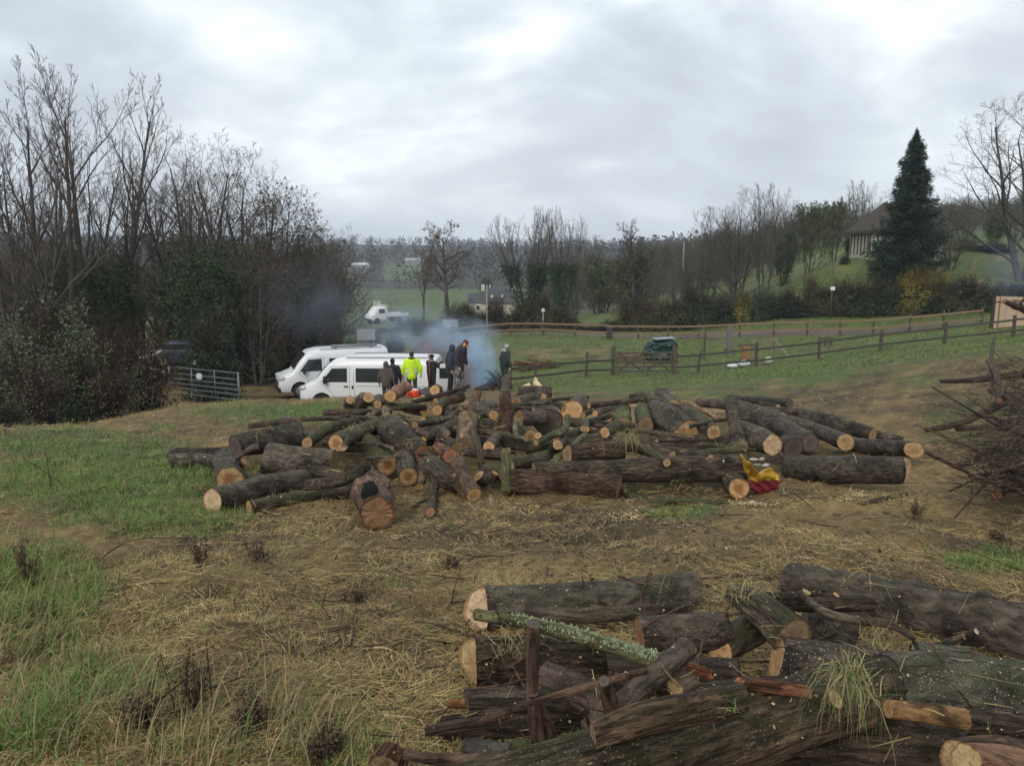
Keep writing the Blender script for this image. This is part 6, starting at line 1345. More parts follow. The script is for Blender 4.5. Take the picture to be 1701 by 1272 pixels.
# ---------------------------------------------------------------- far woods on the valley sides, one mass
def far_woods():
    r = np.random.default_rng(9); V = []; C = []
    n = 6200; lnd = r.uniform(math.log(125), math.log(1250), n); d = np.exp(lnd); px = r.uniform(-150, 1850, n); x = (px-CX)/FPX*d*1.0; z = zg(x, d); ppx, ppy = proj(x, d, z)
    field = ((ppx > 540) & (ppx < 880) & (d < 345)) | ((ppx > 635) & (ppx < 705) & (ppy > 441) & (ppy < 474)) | ((ppx > 575) & (ppx < 640) & (ppy > 455) & (ppy < 476))
    hedge = fbm(x*.012, d*.012, 0, 2, 3)
    keep = (~field) | (r.random(n) < .012); keep &= ~((px > 930) & (d < 330)); keep &= (d > 330) | (hedge > -.30) | (px > 900) | (px < 560); keep &= ~((d < 190) & (px > 760) & (px < 880)); keep &= ~((d < 135) & (px < 900) & (px > 560))
    x, d, z = x[keep], d[keep], z[keep]; n = len(x); H = r.uniform(5, 14, n)*np.where(d > 400, 1.1, .85); W = H*r.uniform(.5, .85, n); kind = r.random(n)
    base = np.where(kind[:, None] < .62, np.array((.060, .050, .042)), np.where(kind[:, None] < .80, np.array((.052, .053, .034)), np.where(kind[:, None] < .92, np.array((.034, .042, .032)), np.array((.075, .055, .04)))))
    for i in range(n):
        m = 36 if d[i] > 330 else 80; u = r.normal(size=(m, 3)); u /= np.linalg.norm(u, axis=1)[:, None]; u *= (r.random(m)**.6)[:, None]
        P = np.stack([x[i]+u[:, 0]*W[i]*.55, d[i]+u[:, 1]*W[i]*.55, z[i]+H[i]*(.52+.5*u[:, 2])], 1); s = H[i]*(.032 if d[i] < 330 else .085)*r.uniform(.5, 1.2, m)[:, None]
        a = r.normal(size=(m, 3)); a /= np.linalg.norm(a, axis=1)[:, None]; b = np.cross(a, r.normal(size=(m, 3))); b /= np.linalg.norm(b, axis=1)[:, None]
        V.append(np.stack([P-a*s, P+b*s*.6, P+a*s, P-b*s*.6], 1).reshape(-1, 3)); C.append(np.repeat(base[i]*r.uniform(.85, 1.15, m)[:, None], 4, 0))
    V = np.concatenate(V); C = np.concatenate(C); o = obj('far_woods', mesh_np('far_woods', V, np.arange(len(V)).reshape(-1, 4), M['leaf'], False, C)); tag(o, 'brown and dark green woods covering the far valley sides', 'woods', kind='stuff')
far_woods()
rq = random.Random(55)
for i in range(84):   # the wooded ridge on the right, tree by tree
    px = 945+i*10.2+rq.uniform(-8, 8); d = rq.uniform(135, 300); k_ = rq.choice(['scrub', 'broad', 'russet', 'scrub_green', 'ash', 'ivy_low', 'broad']); H0, parts = PROTO[k_]; q_ = at(px, 400, d); s = rq.uniform(8, 12)/H0
    rr_ = empty('tree', (q_.x, d, zg(q_.x, d)-.2), rq.uniform(0, 6), near_label('far ridge tree', px, 400), 'tree', 'trees on the far right ridge'); rr_.scale = (s*1.15, s*1.15, s)
    for nm, me in parts: part(nm, me, rr_)

# ---------------------------------------------------------------- fences
def fence(label, posts, rails, ph, pw, mp, mr, rw, group=None, skip=()):
    P = [gp(px, d) for px, d in posts]; root = empty('fence', P[0], 0, label, 'fence', group); bpy.context.view_layer.update(); o0 = P[0]; r = random.Random(len(posts))
    for p in P:
        q = p-o0; mb = MB(); h = ph*r.uniform(.95, 1.08); mb.box(q+Vector((0, 0, h/2-.1)), (pw, pw, h+.2), Euler((r.gauss(0, .02), r.gauss(0, .03), r.uniform(0, .2))).to_matrix(), .94); part('post', mb.mesh('post', mp), root)
    for i, (a, b) in enumerate(zip(P, P[1:])):
        if i in skip: continue
        for h in rails:
            mb = MB(); o_ = Vector((0, -pw/2-.02, 0)); mb.beam(a-o0+Vector((0, 0, h+r.gauss(0, .015)))+o_, b-o0+Vector((0, 0, h+r.gauss(0, .015)))+o_, rw*.35, rw); part('rail', mb.mesh('rail', mr), root)
    return root
fence('old grey green rail fence left of the wooden gate, near side of the paddock', [(848, 33.0), (890, 33.6), (975, 35), (1019, 35.8)], (.28, .72), 1.05, .11, M['post'], M['railold'], .10)
fence('old grey green rail fence climbing right from the wooden gate', [(1122, 36), (1163, 36.2), (1258, 36.8), (1362, 37.5), (1464, 38), (1570, 38.5), (1683, 38.5), (1800, 38.5)], (.32, .82), 1.1, .12, M['post'], M['railold'], .10)
fence('newer brown two rail fence along the lane at the far side of the paddock', [(752, 63), (800, 63), (850, 62.5), (902, 62), (955, 61), (1010, 60), (1060, 59), (1110, 58), (1160, 56.5), (1172, 56), (1228, 55.2), (1285, 54.2), (1340, 53.4), (1395, 52.6), (1450, 51.8), (1510, 51), (1565, 50.2), (1628, 49.4)], (.42, .92), 1.12, .12, M['post'], M['rail'], .13)
fence('short stretch of pale rails across the corner beyond the brown fence', [(1040, 68), (1090, 67), (1140, 65.5)], (.55, 1.0), 1.1, .1, M['post'], M['rail'], .1)
# wooden field gate
ga, gb = gp(1024, 35.9), gp(1118, 35.9); g0 = empty('wooden_gate', ga, 0, 'old wooden field gate with crossed braces between two posts', 'gate'); W_ = gb-ga
for q, h in ((Vector((-.12, 0, 0)), 1.35), (W_+Vector((.1, 0, 0)), 1.3)): mb = MB(); mb.box(q+Vector((0, 0, h/2-.1)), (.17, .17, h+.2)); part('post', mb.mesh('post', M['post']), g0)
for h in (.18, .38, .60, .82, 1.02): mb = MB(); mb.beam(Vector((0, -.04, h)), W_+Vector((0, -.04, h)), .03, .085); part('bar', mb.mesh('bar', M['post']), g0)
for t in (0.02, .5, .98): mb = MB(); mb.beam(W_*t+Vector((0, 0, .12)), W_*t+Vector((0, 0, 1.06)), .08, .04, (1, 0, 0)); part('upright', mb.mesh('upright', M['post']), g0)
for a, b in (((.05, .2), (.48, .98)), ((.95, .2), (.52, .98)), ((.05, .98), (.45, .2)), ((.95, .98), (.55, .2))): mb = MB(); mb.beam(W_*a[0]+Vector((0, .03, a[1])), W_*b[0]+Vector((0, .03, b[1])), .03, .07); part('brace', mb.mesh('brace', M['post']), g0)
# galvanised gate
ga = at(398, 668, 31.2); gb = at(284, 668, 33.5); g1 = empty('metal_gate', ga, 0, 'galvanised metal field gate with a round white sign, left of the vans', 'gate'); W_ = gb-ga; W_.z = -.05
for h in (.08, .30, .50, .70, .92, 1.18): mb = MB(); mb.tube([(0, 0, h), W_+Vector((0, 0, h))], .017, 8); part('bar', mb.mesh('bar', M['galv'], True), g1)
for t, r_ in ((0, .035), (.33, .018), (.66, .018), (1, .03)): mb = MB(); mb.tube([W_*t+Vector((0, 0, -.25 if t in (0,) else .06)), W_*t+Vector((0, 0, 1.22))], r_, 8); part('upright', mb.mesh('upright', M['galv'], True), g1)
mb = MB(); c_ = W_*.54+Vector((0, -.04, .90)); mb.tube([c_, c_+Vector((0, -.015, 0))], .135, 20); part('round_sign', mb.mesh('round_sign', simple('white sign', (.62, .62, .60), .5)), g1)

# ---------------------------------------------------------------- poles, boards, buildings
def poleobj(name, label, cat, px, top, base, d, r_, m=None, extra=None):
    p = gp(px, d); t = at(px, top, d); root = empty(name, p, 0, label, cat); H = t.z-p.z
    mb = MB(); mb.tube([(0, 0, -.3), (0, 0, H)], [r_, r_*.75], 10); part('shaft', mb.mesh('shaft', m or M['pole'], True), root)
    if extra: extra(root, H)
    return root
def ins(root, H):
    mb = MB(); mb.box((0, 0, H-.25), (.6, .06, .06)); part('crossarm', mb.mesh('crossarm', M['pole']), root)
    for x in (-.26, .26): mb = MB(); mb.tube([(x, 0, H-.2), (x, 0, H-.02)], .05, 8); part('insulator', mb.mesh('insulator', M['white']), root)
poleobj('utility_pole', 'pale concrete utility pole in front of the slate roofed house', 'utility pole', 809, 473, 552, 64, .08, None, ins)
def lampx(root, H): mb = MB(); mb.tube([(0, 0, H), (0, 0, H+.12), (0, 0, H+.30), (0, 0, H+.38)], [.06, .16, .13, .03], 10); part('lamp_head', mb.mesh('lamp_head', simple('lamp housing', (.5, .5, .48), .5), True), root)
poleobj('street_lamp', 'short pale lamp post behind the brown rail fence', 'lamp post', 902, 520, 555, 63, .07, None, lampx)
def boxx(root, H): mb = MB(); mb.box((0, -.12, H*.52), (.30, .14, .26)); part('meter_box', mb.mesh('meter_box', M['white']), root)
poleobj('utility_pole', 'thin dark wooden pole with a white box on the slope below the thatched house', 'utility pole', 1377, 432, 530, 59, .07, M['post'], boxx)
poleobj('utility_pole', 'distant tilted pole on the skyline right of the central tree', 'utility pole', 1131, 402, 500, 118, .13)
def board(label, px, py, d, w_, h, rz, m, name='board', cat='board', legs=True):
    p = at(px, py, d); p.z -= h/2; root = empty(name, p, rz, label, cat); mb = MB(); mb.box((0, 0, h/2), (w_, .05, h)); part('panel', mb.mesh('panel', m, False, .01), root)
    zz = zg(p.x, p.y)-p.z
    if legs:
        for s in (-1, 1): mb = MB(); mb.box((s*w_*.42, .05, (h*.6+zz)/2), (.07, .05, h*.6-zz)); part('leg', mb.mesh('leg', M['galv']), root)
M['board'] = simple('weathered grey board', (.26, .27, .28), .6, var=.3, scale=3)
board('grey board tilted up behind the front van, left of two', 608, 556, 50, 1.15, .70, R(14), M['board'])
board('pale grey board standing beside the road, right of two', 748, 537, 66, 1.3, .65, R(10), M['board'])
board('small white board on legs behind the flatbed truck', 626, 505, 98, .95, .75, 0, simple('sign white', (.42, .44, .38), .6), 'sign_board', 'sign')
# board with a white trim, beige boarding at the right edge
p = gp(1646, 46); root = empty('board_fence', p, R(-3), 'beige boarded panel screen at the right edge of the paddock', 'boarding'); r = random.Random(2); mbg = simple('beige chipboard', (.44, .32, .22), .8, var=.15, scale=1.5)
for i in range(5):
    mb = MB(); mb.box((.62*i+.38, 0, .93), (.60, .04, 1.86-.03*i), Euler((0, R(.6), 0)).to_matrix()); part('panel', mb.mesh('panel', mbg), root)
mb = MB(); mb.box((.0, .05, .9), (.16, .14, 1.9)); part('post', mb.mesh('post', M['beam']), root); mb = MB(); mb.box((.3, -.05, .9), (.06, .05, 1.85)); part('batten', mb.mesh('batten', M['rail']), root)
# thatched half timbered house
def house_thatch():
    xl = at(1445, 400, 75).x; zb = 1.35; L = 6.7; Dp = 5.2; ez = at(1424, 384, 75).z-zb; rz_ = at(1500, 334, 75).z-zb
    root = empty('thatched_house', (xl, 75, zb), R(-4), 'half timbered cream house with a hipped thatched roof, partly behind the conifer', 'house')
    mb = MB(); mb.box((L/2, Dp/2, ez/2-.3), (L, Dp, ez+.6)); part('wall', mb.mesh('wall', M['wallc']), root)
    mb = MB(); mb.box((L/2, -.02, .35), (L+.06, .08, .9)); part('plinth', mb.mesh('plinth', simple('stone plinth', (.34, .30, .23), .9, var=.3, scale=3)), root)
    o = .5; v = [(-o, -o, ez-.1), (L+o, -o, ez-.1), (L+o, Dp+o, ez-.1), (-o, Dp+o, ez-.1), (2.0, Dp/2, rz_), (L-1.8, Dp/2, rz_)]; me = bpy.data.meshes.new('roof')
    me.from_pydata([(a, b, c+.18) for a, b, c in v[:4]]+v[4:]+[(a*1.0, b*1.0, c-.12) for a, b, c in v[:4]], [], [(0, 1, 5, 4), (1, 2, 5), (2, 3, 4, 5), (3, 0, 4), (6, 7, 1, 0), (7, 8, 2, 1), (8, 9, 3, 2), (9, 6, 0, 3), (9, 8, 7, 6)]); me.materials.append(M['thatch']); part('roof', me, root)
    for x in [i*.68 for i in range(10)]:
        mb = MB(); mb.box((x, -.06, ez*.5+.35), (.11, .07, ez-.75)); part('timber', mb.mesh('timber', M['beam']), root)
    mb = MB(); mb.box((L/2, -.07, .83), (L, .08, .12)); part('timber', mb.mesh('timber', M['beam']), root)
    for y in (.3, 1.2, 2.1, 3.0, 3.9, 4.8): mb = MB(); mb.box((-.05, y, ez*.5+.3), (.06, .09, ez-.7)); part('timber', mb.mesh('timber', M['beam']), root)
    for x in (.45, 1.8, 3.2, 5.9):
        w_ = part('window', MB().box((x, -.08, 1.45), (.55, .10, .85)).mesh('window', M['white']), root); obj('pane', MB().box((x, -.12, 1.45), (.44, .06, .74)).mesh('pane', M['glass']), w_)
house_thatch()
def house_slate():
    d = 178; xl = at(778, 490, d).x; xr = at(856, 490, d).x; L = xr-xl; ze = at(800, 503, d).z; zr = at(800, 480, d).z; zb = ze-2.6; root = empty('slate_house', (xl, d, zb), 0, 'low house with a dark slate roof and two pale chimneys in the valley', 'house')
    mb = MB(); mb.box((L/2, 3.5, 1.1), (L-.4, 6.4, 3.2)); part('wall', mb.mesh('wall', M['wallc']), root)
    def roof(x0, x1, z1, y0=-.3, y1=7.3): 
        me = bpy.data.meshes.new('roof'); yc = (y0+y1)/2; me.from_pydata([(x0, y0, 2.6), (x1, y0, 2.6), (x1, y1, 2.6), (x0, y1, 2.6), (x0, yc, z1), (x1, yc, z1)], [], [(0, 1, 5, 4), (2, 3, 4, 5), (0, 4, 3), (1, 2, 5), (3, 2, 1, 0)]); me.materials.append(M['slate']); part('roof', me, root)
    H = zr-zb; roof(L*.28, L, H); roof(-.2, L*.30, H-1.1, 0, 6.9)
    for x in (L*.30, L-.5): mb = MB(); mb.box((x, 3.2, H+.1), (.8, .7, 1.6)); part('chimney', mb.mesh('chimney', M['wallc']), root)
    for x in (L*.5, L*.72): mb = MB(); mb.box((x, .9, H*.62+.5), (.5, .2, .6)); part('skylight', mb.mesh('skylight', M['white']), root)
    for x in (L*.2, L*.45, L*.7): w_ = part('window', MB().box((x, .28, 1.5), (1, .1, 1.1)).mesh('window', M['white']), root); obj('pane', MB().box((x, .2, 1.5), (.8, .1, .9)).mesh('pane', M['glass']), w_)
house_slate()
def barn(label, px0, px1, y0, y1, d, mw, mr):
    a = at(px0, y1, d); b = at(px1, y1, d); top = at(px0, y0, d).z; L = b.x-a.x; H = top-a.z; root = empty('barn', a, R(6), label, 'barn'); mb = MB(); mb.box((L/2, 4, H*.2), (L, 8, H*1.2)); part('wall', mb.mesh('wall', mw), root)
    me = bpy.data.meshes.new('roof'); me.from_pydata([(-.3, -.4, H*.55), (L+.3, -.4, H*.55), (L+.3, 8.4, H*.55), (-.3, 8.4, H*.55), (0, 4, H*1.15), (L, 4, H*1.15)], [], [(0, 1, 5, 4), (2, 3, 4, 5), (0, 4, 3), (1, 2, 5), (3, 2, 1, 0)]); me.materials.append(mr); part('roof', me, root)
barn('far white roofed farm shed on the valley side, left of the green field', 583, 612, 438, 450, 430, simple('dull shed wall', (.18, .17, .16), .8), simple('pale sheet roof', (.50, .52, .54), .5))
barn('far long pale barn just above the small green field', 673, 698, 430, 438, 560, simple('grey shed wall', (.25, .25, .24), .8), simple('grey sheet roof', (.36, .38, .40), .5))
barn('far dark farm house left of the white roofed shed', 566, 584, 442, 456, 420, M['wallc'], M['slate'])

# ---------------------------------------------------------------- things in the paddock
p = gp(1098, 42.5); root = empty('covered_heap', p, 0, 'heap covered with a crumpled dark green tarpaulin beside the stacked firewood', 'tarpaulin')
tm = simple('dark green tarpaulin', (.007, .030, .025), .45, var=.5, scale=4, bump=.6, spec=.5); me = bpy.data.meshes.new('tarpaulin'); bm = bmesh.new(); bmesh.ops.create_icosphere(bm, subdivisions=5, radius=1)
for v in bm.verts:
    c = v.co.copy(); k = 1+.16*float(fbm(c.x*3, c.y*3, c.z*3, 3, 4))*2-.22*abs(float(fbm(c.x*5+3, c.y*5, c.z*2.2, 3, 8))); f_ = lambda a: math.copysign(abs(a)**.55, a); v.co = Vector((f_(c.x)*.88*k, f_(c.y)*.7*k, max(f_(c.z)*.62*k+.6+.12*c.x, -.1)))
bm.to_mesh(me); bm.free(); me.materials.append(tm); me.polygons.foreach_set('use_smooth', np.ones(len(me.polygons), bool)); part('tarpaulin', me, root)
mb = MB(); mb.box((.15, 0, 1.30), (1.1, .8, .06), Euler((0, R(-3), .1)).to_matrix()); part('top_sheet', mb.mesh('top_sheet', simple('grey green sheet', (.20, .26, .26), .4, var=.3), False, .02), root)
def stack(label, px0, px1, d, rows_, rad, seed, name='firewood_stack'):
    a = gp(px0, d); b = gp(px1, d); root = empty(name, a, 0, label, 'firewood stack'); r = random.Random(seed); W = (b-a); L = W.length; n = int(L/(rad*2.05)); k = 0
    for j in range(rows_):
        for i in range(n-j):
            if r.random() < .08*j: continue
            rr = rad*r.uniform(.75, 1.1); c = W*((i+.5+j*.5)/n)+Vector((0, r.uniform(-.05, .1), rad+j*rad*1.75)); mb = MB(); mb.tube([c, c+Vector((r.uniform(-.05, .05), .5, 0))], rr, 8); o = part('log', mb.mesh('log', M['bark']), root); o.color = (1.6, 1.2, 1, 1)
            mb = MB(); mb.tube([c+Vector((0, -.004, 0)), c+Vector((0, -.001, 0))], rr*.86, 8); f_ = obj('cut_face', mb.mesh('cut_face', simple('dull cut', (.22, .14, .08), .9) if k % 9 == 0 and False else M['dull']), o); k += 1
M['dull'] = simple('dull cut wood', (.20, .125, .075), .9, var=.3)
stack('low stack of cut firewood left of the green tarpaulin', 1024, 1078, 42.0, 3, .085, 3)
p = gp(895, 41); root = empty('branch_heap', p, 0, 'low heap of brown branches in the paddock left of the firewood stack', 'branch heap'); r = random.Random(4)
for i in range(44):
    a = r.gauss(0, .35); L = r.uniform(.4, 1.2); c = Vector((r.gauss(0, .55), r.gauss(0, .3), r.uniform(.04, .30))); v = Vector((math.cos(a), math.sin(a), r.gauss(0, .12)))*L; mb = MB(); mb.tube([c-v, c+Vector((0, 0, .05)), c+v], [.035, .03, .015], 6); o = part('branch', mb.mesh('branch', M['bark'], True), root); o.color = (1.8, 1.3, 1, 1)
def frame_thing(name, label, cat, px, d, beams, m):
    p = gp(px, d); root = empty(name, p, 0, label, cat)
    for nm, a, b, w_, mm in beams: mb = MB(); mb.beam(a, b, w_); part(nm, mb.mesh(nm, mm or m), root)
    return root
frame_thing('play_post', 'thick rough wooden post with cross pieces in the paddock', 'post', 1212, 45, [('post', (0, 0, -.1), (0, 0, 1.65), .26, None), ('crosspiece', (-.5, 0, .72), (.5, 0, .76), .12, None), ('crosspiece', (-.35, -.1, .35), (.35, -.1, .7), .09, None), ('brace', (.35, 0, .05), (.05, 0, .7), .09, None), ('brace', (-.35, 0, .05), (-.05, 0, .7), .09, None)], simple('grey rough wood', (.15, .14, .12), .9, var=.4, bump=.5))
frame_thing('slatted_hutch', 'slatted wooden hutch on legs with a sloping pole, right of the thick post', 'frame', 1276, 41, [('leg', (-.75, 0, 0), (-.75, 0, .95), .08, None), ('leg', (.5, .5, 0), (.5, .5, .85), .08, None), ('top', (-.85, .2, .92), (.6, .2, .96), .10, None), ('pole', (.35, 0, 1.0), (1.05, -.3, .12), .06, M['pole'])]+[('slat', (-.25+i*.14, .1, .38), (-.3+i*.14, .12, .93), .045, None) for i in range(6)], simple('tan grey slats', (.20, .16, .11), .85, var=.3))
frame_thing('pedestal', 'orange brown wooden pedestal with a flat top by the white sacks', 'pedestal', 1240, 38.5, [('base', (0, 0, -.05), (0, 0, .28), .46, M['beam']), ('body', (0, 0, .26), (0, 0, .92), .34, simple('orange brown wood', (.26, .13, .055), .8, var=.3)), ('top', (-.42, 0, .95), (.42, 0, .95), .09, M['post'])], M['post'])
frame_thing('post', 'slim dark post standing alone behind the near fence left of the thick post', 'post', 1171, 43, [('post', (0, 0, -.1), (0, 0, 1.5), .10, None), ('peg', (-.1, 0, 1.2), (.15, 0, 1.22), .06, None)], M['post'])
frame_thing('post', 'stump like dark box post at the joint of the far fence', 'post', 1012, 58.5, [('post', (0, 0, -.1), (0, 0, .85), .42, None), ('cap', (0, 0, .84), (0, 0, .92), .50, M['post'])], simple('dark reddish wood', (.06, .04, .035), .8))
frame_thing('bench', 'small dark table in the grass behind the right part of the near fence', 'table', 1376, 45.5, [('top', (-.42, 0, .42), (.42, 0, .42), .08, None), ('leg', (-.15, 0, -.05), (-.15, 0, .40), .14, None), ('leg', (.15, 0, -.05), (.15, 0, .40), .14, None)], M['post'])
def blob(name, label, cat, px, d, sz, m, seed, z=.0, group=None):
    p = gp(px, d, z); root = empty(name, p, 0, label, cat, group); mb = MB(); mb.ball((0, 0, sz[2]*.85), sz, 14, 10, .10, seed); part('body', mb.mesh('body', m, True), root)
wh = simple('white plastic sacking', (.68, .69, .70), .5, var=.1, bump=.4)
blob('sack', 'white sack lying in the grass, left of the two by the pedestal', 'sack', 1219, 37.4, (.27, .2, .13), wh, 1)
blob('sack', 'white sack lying against the foot of the pedestal', 'sack', 1238, 37.5, (.30, .2, .17), wh, 2)
blob('tub', 'pale round tub upside down in the grass right of the pedestal', 'tub', 1279, 37.8, (.20, .2, .19), simple('cream plastic', (.50, .46, .40), .5), 3)

# ---------------------------------------------------------------- brush pile at the right edge
BR_ = dict(group='branches of the brush pile', name='branch', cat='branch', ns=12, step=.06, rough=.14, tint=(1.0, .9, .85))
for lb_, pts in (('long bare branch reaching furthest left from the top of the brush pile', [(1562, 633, 3, .55), (1620, 631, 5, .62), (1720, 618, 7, .75)]), ('dark branch slanting down left from the middle of the brush pile', [(1535, 714, 4, .25), (1600, 700, 6, .4), (1680, 662, 7, .6)]), ('branch with a pale patch along the middle of the brush pile', [(1590, 712, 4, .28), (1640, 708, 5, .4), (1740, 690, 6, .5)]),
                 ('thick end of a branch pointing down at the foot of the brush pile', [(1656, 822, 8, .07), (1690, 790, 9, .2), (1740, 745, 9, .4)]), ('curved dark branch low in front of the brush pile', [(1580, 775, 4, .05), (1615, 766, 6, .1), (1640, 750, 5, .25), (1720, 748, 6, .3)]), ('upright crooked branch at the top of the brush pile', [(1660, 665, 5, .7), (1655, 625, 5, .95), (1640, 598, 3, 1.1)]), ('branch crossing the top right corner of the brush pile', [(1645, 648, 5, .75), (1680, 668, 6, .7), (1730, 700, 6, .6)]), ('forked thin branch standing against the boards', [(1648, 645, 3, .8), (1646, 600, 3, 1.1), (1652, 560, 2, 1.35)]), ('dark arm reaching left under the beige boards', [(1668, 500, 3, 1.7), (1700, 515, 5, 1.6), (1745, 545, 6, 1.4)])):
    log(lb_, pts, (RED, DULL), **BR_)
p = hit(1730, 800, 0); root = empty('brush_pile', p, 0, 'tangled heap of dark branches and twigs cut off by the right edge', 'brush pile'); r = random.Random(77); root_inv = Matrix.Translation(-p)
for i in range(90):
    px = r.uniform(1640, 1860); py = r.uniform(640, 815); h = r.uniform(.05, 1.0)*(1-(max(py-640, 0))/260)+.05
    try: c = hit(px, py, h)
    except ValueError: continue
    c = c-p; a = r.gauss(0, .45)+(math.pi if r.random() < .5 else 0); L = r.uniform(.4, 1.3); v = Vector((math.cos(a), math.sin(a)*.8, r.gauss(.05, .22)))*L; k = r.uniform(.007, .022); mb = MB(); mid = c+Vector((r.gauss(0, .08), r.gauss(0, .08), r.gauss(0, .08))); mb.tube([c-v*.5, mid, c+v*.7], [k, k*.8, k*.35], 7)
    o = part('branch', mb.mesh('branch', M['bark'], True), root); o.color = (1.1, .95, .88, 1)
mb = MB()
for i in range(3200):
    px = r.uniform(1600, 1860); py = r.uniform(590, 815); h = r.uniform(.02, 1.25)*(1-(max(py-620, 0))/260)+.02
    if px < 1660 and r.random() < .8: continue
    try: c = hit(px, py, h)-p
    except ValueError: continue
    a = r.uniform(0, 6.28); v = Vector((math.cos(a), math.sin(a), r.gauss(.1, .4)))*r.uniform(.1, .55); mb.tube([c, c+v*.5+Vector((0, 0, r.gauss(0, .04))), c+v], [.006, .004, .002], 3, False)
part('twigs', mb.mesh('twigs', M['bark']), root)['kind'] = 'stuff'

# ---------------------------------------------------------------- weeds and stems in the foreground
def dead_weed(label, px, py, H, seed, n=9, lean=.3):
    p = hit(px, py, 0); root = empty('dead_weed', p, 0, label, 'dead weed', 'dead brown weeds in the cut grass'); r = random.Random(seed); sg = []; V = []; F = []; C = []
    for i in range(n):
        a = r.uniform(0, 6.28); l = lean*r.uniform(.2, 1.3); d = Vector((math.cos(a)*l, math.sin(a)*l, 1)).normalized(); q = Vector((r.gauss(0, .03), r.gauss(0, .03), -.02)); h = H*r.uniform(.6, 1.1); e = q+d*h; sg.append((q, e, .004, .002))
        for j in range(70):
            t = r.uniform(.35, 1); c = q.lerp(e, t)+Vector((r.gauss(0, .016), r.gauss(0, .016), r.gauss(0, .01))); s = r.uniform(.003, .008); u = Vector((r.gauss(0, 1), r.gauss(0, 1), r.gauss(0, 1))).normalized()*s; w_ = u.cross(Vector((r.random(), r.random(), r.random()))).normalized()*s; b = len(V); V += [tuple(c-u), tuple(c+w_), tuple(c+u), tuple(c-w_)]; F.append((b, b+1, b+2, b+3)); k = r.uniform(.6, 1.4); C += [(.085*k, .055*k, .038*k)]*4
    part('stems', seg_mesh('stems', sg, M['twig'], 4, (.07, .045, .03)), root); part('seed_heads', mesh_np('seed_heads', V, F, M['leaf'], False, C), root)['kind'] = 'stuff'
for a in (('big dead dock plant with dark brown seed heads in the lower left', 325, 1185, .30, 1, 14), ('dead dark weed left of the big dock plant', 235, 1215, .2, 2, 12), ('dead dark weed right of the big dock plant', 425, 1220, .2, 3, 12), ('dark withered weed in the middle of the left field', 330, 945, .26, 4, 9), ('withered weed right of the dark one in the left field', 430, 935, .2, 5, 8), ('low black weed at the bottom edge left of the logs', 540, 1262, .16, 6, 14), ('dark weed by the left edge halfway down the field', 45, 975, .3, 7, 12), ('small dead weed tuft left of the foreground pile', 590, 1000, .10, 8, 6), ('small dead weed standing behind the foreground pile', 745, 945, .12, 9, 7), ('reddish dead weed tuft beside the brush pile', 1660, 905, .14, 10, 10), ('dead weed tuft just right of the front log at the right', 1520, 860, .2, 11, 6)):
    dead_weed(*a)
def stemobj(label, pts, r0, col, name='bramble_stem', cat='stem'):
    P = [hit(a, b, h) for a, b, h in pts]; LN = sample_line(P, [r0*(1-.7*i/(len(P)-1)) for i in range(len(P))], 20); p = P[0].copy(); sg = [(LN[i][0]-p, LN[i+1][0]-p, LN[i][1], LN[i+1][1]) for i in range(19)]
    o = obj(name, seg_mesh(name, sg, M['twig'], 6, col), loc=p); tag(o, label, cat)
stemobj('long dark bramble stem arching over the green grass at the left', [(40, 762, .1), (85, 790, .18), (135, 832, .14), (200, 905, .02)], .006, (.04, .03, .022))
stemobj('thin dry bramble stem standing up in the grass at the left', [(84, 808, .02), (80, 780, .2), (73, 752, .4), (30, 765, .3)], .006, (.05, .035, .03))
stemobj('dark stick leaning over the big dead dock plant', [(205, 1205, .02), (260, 1165, .12), (322, 1116, .30)], .007, (.035, .025, .02), 'stick', 'stick')
stemobj('fine dark twig curving through the withered weeds in the left field', [(150, 945, .02), (200, 905, .12), (260, 893, .14), (400, 897, .02)], .005, (.035, .025, .02), 'twig', 'twig')
stemobj('pale grass stalk leaning over the left field', [(150, 1100, .02), (190, 1020, .2), (220, 975, .4)], .0025, (.30, .24, .13), 'grass_stalk', 'stalk')
stemobj('yellow reed stalk sticking up left of the foreground pile', [(482, 1180, .02), (472, 1130, .14), (463, 1085, .28)], .004, (.36, .27, .12), 'grass_stalk', 'stalk')
stemobj('thin stem across the gap before the heart shaped log', [(978, 722, .5), (1030, 731, .5), (1085, 724, .55)], .008, (.06, .045, .04), 'twig', 'twig')
stemobj('bare twig sticking up in the straw before the big pile', [(925, 905, .01), (918, 885, .08), (912, 868, .16)], .004, (.04, .03, .025), 'twig', 'twig')
stemobj('bent twig lying in the straw before the long furrowed log', [(985, 850, .05), (1000, 868, .08), (1035, 890, .02)], .005, (.04, .03, .025), 'twig', 'twig')
stemobj('twig leaning in the straw below the front right log', [(1318, 818, .12), (1340, 835, .08), (1362, 855, .02)], .006, (.04, .03, .025), 'twig', 'twig')
stemobj('pale splinter of wood lying on the straw left of the foreground pile', [(610, 1076, .02), (640, 1076, .04), (668, 1088, .02)], .008, (.36, .26, .14), 'splinter', 'splinter')

